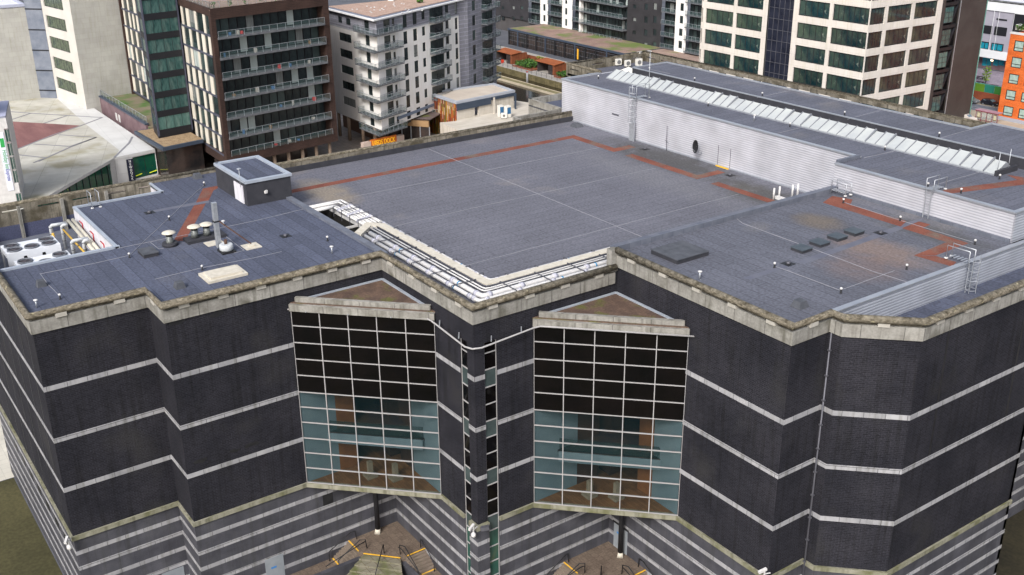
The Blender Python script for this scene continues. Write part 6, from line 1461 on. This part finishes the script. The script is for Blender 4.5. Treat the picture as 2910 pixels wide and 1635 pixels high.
# link with brown fascia
t = thing('link_building', 'low link with ochre fascia and dark glass between the white apartments and the striped cladding', 'building', (-138,75,0))
ZK = 5.2; a = at('C2',1440,1185,ZK); c = at('C2',1720,1205,ZK); d_ = at('C2',1720,1060,ZK+.3)
fk = Face(a, c); b = MB(); fk.slab(b, 0, fk.L, ZK-1.6, ZK-.1, -.5, 0); b.build('fascia', mat('ochre_fascia',(.26,.16,.08),(.32,.2,.1)), t)
b = MB(); fk.slab(b, 0, fk.L, 0, ZK-1.6, -.8, -.3); b.build('glass_wall', pg, t)
for k in range(4): b = MB(); fk.slab(b, fk.L*k/3, fk.L*k/3+.18, 0, ZK-1.6, -.3, -.1); b.build('post', alu, t)
b = MB(); b.prism([tuple(v.xy) for v in ccw([a, c, d_+Vector((-4,14,0)), a+Vector((-8,14,0))])], ZK-.3, ZK-.1); b.build('roof', mat('mossy_dark_roof',(.10,.075,.07),(.16,.12,.11),blot=((.12,.13,.03),3,.55,.65)), t)
# LEEDS DOCK sign on its stone wall
p0, p1 = at('C2',1140,1412,2.8), at('C2',1400,1358,2.8)
sg = thing('dock_entrance_sign', 'orange sign panel with yellow letters LEEDS DOCK between two stone piers', 'sign', (p0.x,p0.y,0))
fs = Face(p0, p1); b = MB(); fs.slab(b, 0, fs.L, .4, 2.9, -.3, 0); b.build('sign_panel', mat('sign_orange',(.55,.14,.02),(.6,.17,.03)), sg)
for u in (-1.9, fs.L): b = MB(); fs.slab(b, u, u+1.9, 0, 2.6, -.9, .1); b.build('stone_pier', mat('pink_stone',(.42,.33,.28),(.5,.4,.35)), sg)
lettering('LEEDS DOCK', sg, mat('sign_yellow',(.85,.5,.02),emit=(.85,.45,.02,.35)), 1.5, fs.P(fs.L/2,2.0,.03), (fs.t.x,fs.t.y,0), (0,0,1), .02, fit=fs.L*.86)

# ------------------------------------------------------------------ dark apartment blocks across the dock
da_ = thing('dark_apartments', 'dark brick apartment blocks with white piers and stacked balconies across the dock', 'apartment block', (-200,176,0))
FD = Face((-262,176), (-120,176)); dbrick = mat('charcoal_brick', (.026,.025,.028), (.040,.038,.042), rough=.85, scale=4, grain=.15)
def DR(x0,y0,x1,y1): return FD.rect('C3',x0,y0,x1,y1)
ZD = 50
u = {}
for nm, x, y in (('a',100,150),('b',432,150),('c',548,150),('d',625,150),('e',767,150),('f',870,150),('g',975,150),('h',1420,150),('i',1765,150),('j',1905,150),('k',2020,150),('l',2185,150)): u[nm] = FD.uz('C3',x,y)[0]
wh = []
for x0 in (158,265,350):
    for y0 in (60,165): wh.append(DR(x0,y0,x0+28,y0+40))
for k, x0 in enumerate((1478,1593,1683)):
    for j in range(4): wh.append(DR(x0-j*2,(45,35,30)[k]+j*130,x0+32-j*2,(90,105,105)[k]+j*130))
b = MB(); FD.wall(b, 4.9, ZD, wh, .25, u0=0, u1=u['b']); b.build('dark_brick_wall', dbrick, da_)
b = MB(); FD.wall(b, 4.9, ZD, wh, .25, u0=u['h'], u1=u['i']); b.build('dark_brick_wall', dbrick, da_)
for h in wh: window(FD, h, da_, gA, frD, .2, 1, 1, .1)
for s0, s1, x0, ws in (('c','d',578,[(578,40,600,112),(578,150,600,218)]),('e','f',797,[(797,0,818,42),(797,80,818,150),(797,190,818,262)]),('j','k',1950,[(1955,32,1985,115),(1948,158,1978,240),(1940,285,1972,365),(1935,408,1967,490)])):
    hs_ = [DR(*w_) for w_ in ws]; b = MB(); FD.wall(b, 4.9, ZD, hs_, .2, u0=u[s0], u1=u[s1]); b.build('white_pier', render, da_)
    for h in hs_: window(FD, h, da_, gA, frD, .15, 1, 1, .1)
def balstack(s0, s1, zr, depth, out=1.5):
    b = MB(); FD.slab(b, u[s0], u[s1], 4.9, ZD, -depth-.3, -depth); b.build('recess_wall', frD, da_)
    for z in zr:
        b = MB(); FD.slab(b, u[s0], u[s1], z-.2, z, -depth, out-.1); sl_ = b.build('balcony', slabm, da_)
        g_, f_ = MB(), MB(); A_, B_ = FD.P(u[s0]+.05,0,out-.15), FD.P(u[s1]-.05,0,out-.15); railing(g_, f_, [tuple(A_.xy), tuple(B_.xy)], z, 1.15, 1.7); g_.build('balustrade', balg, sl_); f_.build('handrail', steel, sl_)
        n = max(2, int((u[s1]-u[s0])/1.5))
        for i in range(n):
            u0 = u[s0]+(u[s1]-u[s0])*i/n; window(FD, (u0+.06,u0+(u[s1]-u[s0])/n-.06,z+.05,z+2.5), da_, curtain if rng.random() < .12 else gA, frD, depth-.05, 1, 1, .07)
z1 = [FD.uz('C3',490,y)[1] for y in (18,125,235)]; stp = (z1[0]-z1[2])/2
zr = [z1[2]+stp*k for k in range(0,8)]
balstack('b','c',zr,1.2,.3); balstack('d','e',[z+.3 for z in zr],1.2,.4); balstack('f','g',[z-.2 for z in zr],1.2,.3)
zg = FD.uz('C3',1420,180)[1]; zg2 = FD.uz('C3',1418,300)[1]; stp2 = zg-zg2
balstack('g','h',[zg2-stp2*1.05+stp2*k for k in range(0,8)],.6,1.9)
zi = FD.uz('C3',1900,260)[1]; zi2 = FD.uz('C3',1895,380)[1]
balstack('i','j',[zi2-(zi-zi2)+(zi-zi2)*k for k in range(0,8)],1.3,.3)
zk = FD.uz('C3',2155,295)[1]; zk2 = FD.uz('C3',2150,420)[1]
balstack('k','l',[zk2-(zk-zk2)+(zk-zk2)*k for k in range(0,8)],1.2,1.0)
b = MB(); FD.slab(b, u['g']-.4, u['g']+.35, 4.9, ZD, 0, 1.2); b.build('white_pier', render, da_)
MB().box(-262,-110,176.5,190,0,4.9).build('podium', mat('dark_render',(.06,.055,.055)), da_)

# ------------------------------------------------------------------ office block with cream grid
ob = thing('office_block', 'large office block with a cream stone grid and tall green-tinted windows', 'office block', (-78,148,0))
C0 = at('C4',1095,735,14); R0 = at('C4',1692,630,14)
cst = mat('cream_stone', (.58,.535,.485), (.64,.595,.545), rough=.75, scale=6, pattern=(3.5,2.4,.03,(.8,.8,.8),.97,1.03,0), streak=.08)
FO = Face((C0.x-72,C0.y-.6), (C0.x,C0.y)); FP = Face((C0.x,C0.y), (R0.x+.1,R0.y+2.0)); LO = FO.L
zt_ = [FO.uz('C4',1170,80)[1],FO.uz('C4',1145,310)[1],FO.uz('C4',1115,525)[1],14.0]; zb_ = [FO.uz('C4',1155,240)[1],FO.uz('C4',1130,460)[1],FO.uz('C4',1105,672)[1],FO.uz('C4',1080,885)[1]]
pt = (zt_[0]-zt_[3])/3; wh_ = sum(a-c for a, c in zip(zt_,zb_))/4
rowz = [(14+pt*k-wh_, 14+pt*k) for k in range(-2,5)]
uu = lambda c,x,y: FO.uz(c,x,y)[0]
cols = [(uu('C4',512,100), uu('C4',795,100)), (uu('C4',825,120), LO-.02), (uu('C3',2208,150), uu('C3',2482,180)), (uu('C3',2512,190), uu('C4',190,50))]
s0_, s1_ = uu('C4',232,100), uu('C4',470,60)
cols.append((cols[2][0]-(cols[3][0]-cols[2][0]), cols[2][0]-(cols[3][0]-cols[2][1])))
ho = [(a,c,z0,z1) for a,c in cols for z0,z1 in rowz]
ho = [h for h in ho if not (h[1] < s0_-30)]
b = MB(); FO.wall(b, 0, 34, ho, .35, u0=s1_, u1=LO); FO.wall(b, 0, 34, ho, .35, u0=uu('C3',2165,150), u1=s0_); b.build('stone_grid', cst, ob)
vp_ = FP.uz; cp_ = [(.02, vp_('C4',1300,150)[0]), (vp_('C4',1328,150)[0], vp_('C4',1545,120)[0]), (vp_('C4',1572,120)[0], vp_('C4',1780,90)[0])]
hp = [(a,c,z0,z1) for a,c in cp_ for z0,z1 in rowz]
b = MB(); FP.wall(b, 0, 34, hp, .35); b.build('stone_grid', cst, ob)
for h in ho:
    if h[0] > uu('C3',2165,150)-1: window(FO, h, ob, gO, black, .3, 5 if h[1]-h[0] < 9 else 7, 1, .19)
for h in hp: window(FP, h, ob, gO, black, .3, 5, 1, .17)
navy = mat('navy_glass', (.010,.012,.022), (.022,.025,.04), rough=.08, spec=.5, scale=3)
b = MB(); FO.slab(b, s0_, s1_, 0, 34, -.8, -.5); b.build('glazed_slot', navy, ob)
for k in range(6): uq = s0_+(s1_-s0_)*k/5; b = MB(); FO.slab(b, uq-.05, uq+.05, 0, 34, -.5, -.42); b.build('slot_mullion', darksteel, ob)
for k in range(14): b = MB(); FO.slab(b, s0_, s1_, 2+k*2.4, 2.1+k*2.4, -.5, -.4); b.build('slot_transom', darksteel, ob)
XO = FO.P(uu('C3',2165,150)+.6,0).x
b = MB(); b.prism([(XO,FO.B.y-.1), tuple(FO.B), tuple(FP.B), (XO,FP.B.y)], 33.6, 34); b.build('roof', gravelroof, ob)
b = MB(); b.prism([(XO,FO.B.y+.8), tuple(FO.P(LO-.9,0,-.9).xy), tuple(FP.P(FP.L,0,-.9).xy), (XO,FP.B.y)], 0, 33); b.build('interior', mat('office_interior',(.05,.055,.05),(.12,.12,.1),scale=6), ob)
# dark stair tower beside it
st_t = thing('stair_tower', 'tall dark stair tower with a strip of teal glazing beside the cream office', 'stair tower', (FP.B.x,FP.B.y,0))
F5 = Face(FP.B, FP.B+Vector((.1,40))); tu = lambda x,y: F5.uz('C4',x,y)[0]
brn = mat('bronze_wall', (.045,.035,.032), (.06,.05,.045), rough=.7, scale=5, grain=.1)
e0, e1, e2, e3 = .0, tu(1850,100), tu(1990,100), tu(2225,100)
ztw = 60
b = MB(); F5.slab(b, 0, e1, 0, ztw, -.5, 0); F5.slab(b, e2, e3, 0, ztw, -.5, 0); b.build('tower_wall', brn, st_t)
b = MB(); F5.slab(b, e1, e2, 0, ztw, -3, -2.5); b.build('stair_core', mat('stair_dark',(.02,.022,.024)), st_t)
b = MB(); f6 = Face(F5.P(e3,0), F5.P(e3,0)+Vector((-20,3,0))); f6.wall(b, 0, ztw, [], .1); b.build('tower_wall', brn, st_t)
for k in range(10):
    z = 3.0+pt*k
    window(F5, (e1+.2,e2-2.2,z+.9,z+pt-.5), st_t, gT, frD, .15, 2, (.33,.66), .1)
    b = MB(); F5.slab(b, e1, e2, z-.3, z+.4, -2.4, -.3); b.build('landing', black, st_t)
    b = MB(); b.bar(F5.P(e2-2.2,z+.5,-.6), F5.P(e2-.4,z+pt-.3,-.6), .5, .35); b.build('stair_flight', frD, st_t)
b = MB(); F5.slab(b, e2-.25, e2-.1, 0, ztw, 0, .1); b.build('downpipe', steel, st_t)
b = MB(); F5.slab(b, e3-.12, e3+.05, 0, ztw, 0, .1); b.build('edge_trim', mat('green_trim',(.12,.28,.24)), st_t)

# ------------------------------------------------------------------ white building with blue glass, orange building, street
wg = thing('white_office', 'white building with grey panels and bright blue windows behind the street', 'office building', (-80,240,0))
bs = at('N',880,100,0); F7 = Face((bs.x-12,bs.y), (bs.x+45,bs.y)); rr = lambda *a: F7.rect('U6',*a)
hs1 = [rr(1100,195,1320,1040), rr(1345,225,1625,1090), rr(1760,285,2100,900)]; hs1[0] = (hs1[0][0]-4,)+hs1[0][1:]
zbw = F7.uz('U6',1100,1175)[1]; ztp = F7.uz('U6',1500,20)[1]
b = MB(); F7.wall(b, zbw, ztp, hs1, .3); b.build('white_wall', mat('bright_white',(.66,.68,.69),(.72,.74,.75),rough=.7,scale=6), wg)
b = MB(); F7.slab(b, 0, F7.L, zbw, ztp, -.6, -.3); b.build('grey_panel', mat('lilac_panel',(.30,.29,.34),(.35,.34,.39),rough=.7,scale=3), wg)
b = MB(); F7.slab(b, 0, F7.L, ztp-.5, ztp-.25, 0, .08); b.build('parapet_line', frD, wg)
b = MB(); b.prism([tuple(F7.A),tuple(F7.B),(F7.B.x,F7.B.y+25),(F7.A.x,F7.A.y+25)], ztp-.2, ztp); b.build('roof', mat('white_roof',(.55,.56,.62)), wg)
for r_ in (rr(1380,380,1590,440), rr(1130,520,1270,710), rr(1345,545,1570,755)): b = MB(); F7.slab(b, r_[0], r_[1], r_[2], r_[3], -.3, -.2); b.build('dark_panel', frD, wg)
for r_ in (rr(1060,850,1210,1030), rr(1280,880,1500,1075)): window(F7, r_, wg, gB, frD, .2, 2, 1, .25)
for h in hs1[2:]: b = MB(); F7.slab(b, h[0], h[1], h[2], h[3], -.3, -.2); b.build('dark_panel', frD, wg)
b = MB(); F7.slab(b, 0, F7.L, 0, zbw, -3, -2.5); b.build('ground_floor_wall', mauve, wg)
for x0, x1 in ((1010,1060),(1100,1160),(1240,1310),(1350,1430)):
    r_ = rr(x0,1190,x1,1380); b = MB(); F7.slab(b, r_[0], r_[1], max(r_[2],.4), r_[3], -2.5, -2.4); b.build('blue_window', gB, wg)
r_ = rr(1175,1250,1215,1280); b = MB(); F7.slab(b, r_[0], r_[1], r_[2], r_[3], -2.4, -2.2); b.build('lit_lamp', mat('lamp_glow',(1,.85,.6),emit=(1,.8,.5,3)), wg)
ground('courtyard', [(bs.x-30,bs.x+45,218,bs.y+1)], .01, mat('mauve_paving',(.20,.17,.21),(.27,.23,.27),rough=.9,scale=4,pattern=(.8,.8,.03,(.7,.7,.7),.9,1.1,0)))
og = thing('orange_building', 'bright orange brick building with small dark-framed windows at the right edge', 'building', (-74,193.4,0))
obk = mat('orange_brick', (.52,.105,.02), (.62,.15,.035), rough=.85, scale=2, grain=.2, grain_scale=5, pattern=(1.2,.35,.03,(.75,.75,.75),.9,1.1,0))
F8 = Face((-74,193.4), (-40,193.6)); zog = 19.6
ow = [F8.rect('U6',1770,830,1930,1080), F8.rect('U6',1712,1168,1880,1415), F8.rect('N',1505,190,1655,405), F8.rect('N',1450,490,1600,705), F8.rect('N',1400,790,1550,1005)]
dw = F8.rect('N',1740,540,1890,750)[0]-ow[3][0]
ow2 = [(h[0]+dw,h[1]+dw,h[2],h[3]) for h in ow]
b = MB(); F8.wall(b, .9, zog, ow+ow2, .2); b.build('orange_wall', obk, og)
for h in ow+ow2: window(F8, h, og, mat('green_curtain',(.22,.32,.28),(.4,.5,.45),rough=.3,scale=1), frD, .1, 1, (.33,), .18)
b = MB(); F8.slab(b, -.2, 34, zog, zog+.35, -1, .1); b.build('coping', white, og)
F9 = Face((-74,212), (-74,193.4)); b = MB(); Face((-74,193.4),(-74.2,212)).wall(b, 0, zog, [], .1); b.poly([(-74,193.4,zog),(-40,193.6,zog),(-40,212,zog),(-74.2,212,zog)]); b.build('orange_wall', obk, og)
b = MB(); F8.slab(b, 0, 34, 0, .9, -.3, .1); b.build('grey_base', mat('lilac_base',(.32,.33,.38)), og)
q = at('U6',1850,670,zog); t = thing('roof_planter', 'white box and green shrub on the orange building roof', 'planter', (q.x,q.y+1,zog)); b = MB(); b.box(q.x-1.6,q.x+2,q.y+1,q.y+2.5,zog+.3,zog+1.5); b.build('box', white, t); b = MB(); foliage(b,(q.x,q.y+.8,zog+1.2),(1.2,.8,.9),90,.35); b.build('foliage',[leafm,leafd],t)
# wall and green fence across the street
w0 = at('N',830,545,0); yw = at('N',820,690,0).y
t = thing('street_wall', 'orange-brown brick wall along the far side of the street', 'wall', (-100,yw,0)); b = MB(); b.box(-130,-60,yw,yw+.4,0,2.4); b.build('brickwork', mat('rust_brick',(.22,.06,.03),(.3,.09,.045),grain=.2), t)
t = thing('green_fence', 'green and teal glass panel fence on top of the brick wall', 'fence', (-100,yw+.5,2.4))
for k in range(24): b = MB(); b.box(-128+k*2.6,-125.5+k*2.6,yw+.3,yw+.4,2.4,4.3); b.build('fence_panel', [mat('lime_panel',(.12,.26,.03),rough=.4), mat('teal_panel',(.03,.22,.16),rough=.4), mat('mid_green_panel',(.06,.24,.05),rough=.4)][k%3], t)
b = MB(); b.bar((-128,yw+.35,4.35),(-65,yw+.35,4.35),.12); b.build('fence_rail', mat('teal_rail',(.1,.35,.3)), t)
q = at('N',1050,400,0); t = thing('young_tree', 'small yellow-green tree in the mauve courtyard', 'tree', (q.x,q.y,0)); b = MB(); b.tube([(q.x,q.y,0),(q.x,q.y,3.5)],.09,6,r2=.04); b.build('trunk', mat('bark',(.06,.045,.03)), t); b = MB(); foliage(b,(q.x,q.y,3.0),(1.1,1.1,2.3),220,.28); b.build('crown',[mat('lime_leaf',(.16,.26,.03),(.24,.34,.05)),leafm],t)
def picnic(c_, x, y, lab):
    q = at(c_, x, y, 0); t = thing('picnic_table', lab, 'picnic table', (q.x,q.y,0), 'picnic tables in the courtyard'); dkm = mat('dark_timber',(.03,.02,.03))
    b = MB(); b.box(q.x-1,q.x+1,q.y-.4,q.y+.4,.7,.78); b.build('table_top', dkm, t)
    for s_ in (-.85,.85): b = MB(); b.box(q.x-1,q.x+1,q.y+s_-.15,q.y+s_+.15,.42,.48); b.build('bench', dkm, t)
    for s_ in (-.7,.7): b = MB(); b.box(q.x+s_-.06,q.x+s_+.06,q.y-.9,q.y+.9,.3,.4); b.box(q.x+s_-.06,q.x+s_+.06,q.y-.1,q.y+.1,0,.7); b.build('leg', dkm, t)
picnic('N',950,300,'dark picnic table farthest left in the courtyard, beside the stair tower'); picnic('N',950,400,'dark picnic table in front of the young tree'); picnic('N',1120,455,'dark picnic table by the green fence, middle of three along it'); picnic('N',1215,465,'dark picnic table by the green fence, nearest the orange building')
# road, pavements, markings
ground('road', [(-160,-40,197,yw-3.2)], .006, mat('road_asphalt',(.13,.14,.17),(.17,.18,.21),rough=.8,scale=5,grain=.1))
b = MB(); b.box(-160,-40,yw-3.2,yw,0,.13); b.build('pavement', mat('far_pavement',(.28,.24,.2),(.34,.3,.25)), None, 'structure')
b = MB(); b.box(-160,-76.0,186,197,0,.13); b.box(-76,-40,186,193.2,0,.13); b.build('near_pavement', mat('near_pavement_stone',(.34,.29,.23),(.42,.36,.28),scale=2), None, 'structure')
for k in range(3): ground('road_marking', [(-100+k*0,-72,199.2+k*1.5,199.35+k*1.5)], .012, white) if k < 2 else None
def car(px, py, paint, lab, lights=True):
    q = at('N', px, py, 0); X, Y = q.x, q.y
    t = thing('parked_car', lab, 'car', (X,Y,0), 'cars parked across the street')
    prof = [(-2.15,.35),(-2.2,.75),(-2.05,1.0),(-1.75,1.45),(-1.0,1.55),(.2,1.5),(.95,1.05),(1.9,.88),(2.15,.7),(2.2,.35)]
    b = MB(); sec = [(-.88,0),(-.84,1),(.84,1),(.88,0)]
    L_ = [Vector((X+x,Y-.87+(.12 if z > 1.1 else 0),z)) for x,z in prof]; R_ = [Vector((X+x,Y+.87-(.12 if z > 1.1 else 0),z)) for x,z in prof]
    b.poly(L_[::-1] if False else L_); b.poly(R_[::-1])
    for i in range(len(prof)-1): b.poly([L_[i],R_[i],R_[i+1],L_[i+1]][::-1], 0, False)
    b.poly([L_[0],L_[-1],R_[-1],R_[0]][::-1]); b.build('body', paint, t)
    gm = mat('car_glass',(.10,.13,.16),(.16,.2,.24),rough=.08,spec=.6)
    b = MB(); b.poly([(X-1.65,Y-.79,1.05),(X+.75,Y-.79,1.05),(X+.15,Y-.77,1.43),(X-1.5,Y-.77,1.43)]); b.build('side_window', gm, t)
    b = MB(); b.poly([(X+.22,Y-.7,1.5),(X+.22,Y+.7,1.5),(X+.93,Y+.74,1.08),(X+.93,Y-.74,1.08)][::-1]) ; b.build('windscreen', gm, t)
    for wx in (-1.35,1.35):
        for sy in (-.87,.87):
            b = MB(); b.tube([(X+wx,Y+sy-.1,.33),(X+wx,Y+sy+.1,.33)],.33,14); w_ = b.build('wheel', black, t)
            b = MB(); b.tube([(X+wx,Y+sy-.11,.33),(X+wx,Y+sy+.11,.33)],.18,10); b.build('rim', alu, w_)
    b = MB(); b.box(X+2.1,X+2.2,Y-.75,Y-.45,.62,.78); b.build('headlight', white, t); b = MB(); b.box(X+2.1,X+2.2,Y+.45,Y+.75,.62,.78); b.build('headlight', white, t)
    for o in t.children:
        if lights: pass
car(1140, 790, mat('car_black',(.012,.013,.018),(.02,.02,.028),rough=.25,coat=.5), 'black hatchback parked across the street beside the orange building')
car(760, 735, mat('car_silver',(.28,.30,.33),rough=.3,metal=.4,coat=.4), 'silver car half hidden behind the stair tower')
car(700, 1075, mat('car_beige',(.55,.5,.45),rough=.35,coat=.4), 'pale car nearest the museum parapet beside the bus shelter')
# bus shelter
q = at('N',860,1075,0); q2 = at('N',1290,1020,0); X, Y = q.x, q.y
t = thing('bus_shelter', 'bus shelter with dark red frame and clear panels on the near pavement', 'bus shelter', (X,Y,.13)); mr = mat('maroon_frame',(.16,.02,.035),rough=.5)
b = MB(); b.box(X-.2,X+5.6,Y-.2,Y+1.6,2.55,2.7); b.build('roof', mat('shelter_roof',(.28,.16,.2),(.34,.22,.26)), t)
for k in range(5): b = MB(); b.bar((X+k*1.35,Y,.13),(X+k*1.35,Y,2.55),.1); b.build('post', mr, t)
b = MB(); b.bar((X-.2,Y-.2,2.5),(X+5.6,Y-.2,2.5),.16); b.bar((X,Y,.5),(X+5.4,Y,.5),.06); b.build('frame_rail', mr, t)
for k in range(4): b = MB(); b.box(X+.08+k*1.35,X+1.27+k*1.35,Y-.01,Y+.01,.5,2.4); b.build('glass_panel', mat('shelter_glass',(.4,.45,.45),rough=.05,alpha=.25), t)
for k in (0,3): b = MB(); b.box(X+.25+k*1.35,X+1.1+k*1.35,Y-.03,Y-.012,.9,2.2); b.box(X+.35+k*1.35,X+1.0+k*1.35,Y-.035,Y-.03,1.05,2.05,1); b.build('poster', [mat('poster_frame',(.12,.06,.03)), mat('poster_paper',(.35,.36,.22),(.5,.42,.32),scale=.3)], t)
b = MB(); b.box(X+1.5,X+4,Y+.5,Y+.8,.55,.62); b.build('bench', mat('bench_wood',(.5,.3,.12)), t)
# person walking in the courtyard (tiny in the photo)
# ------------------------------------------------------------------ far street trees beyond everything keep the horizon closed
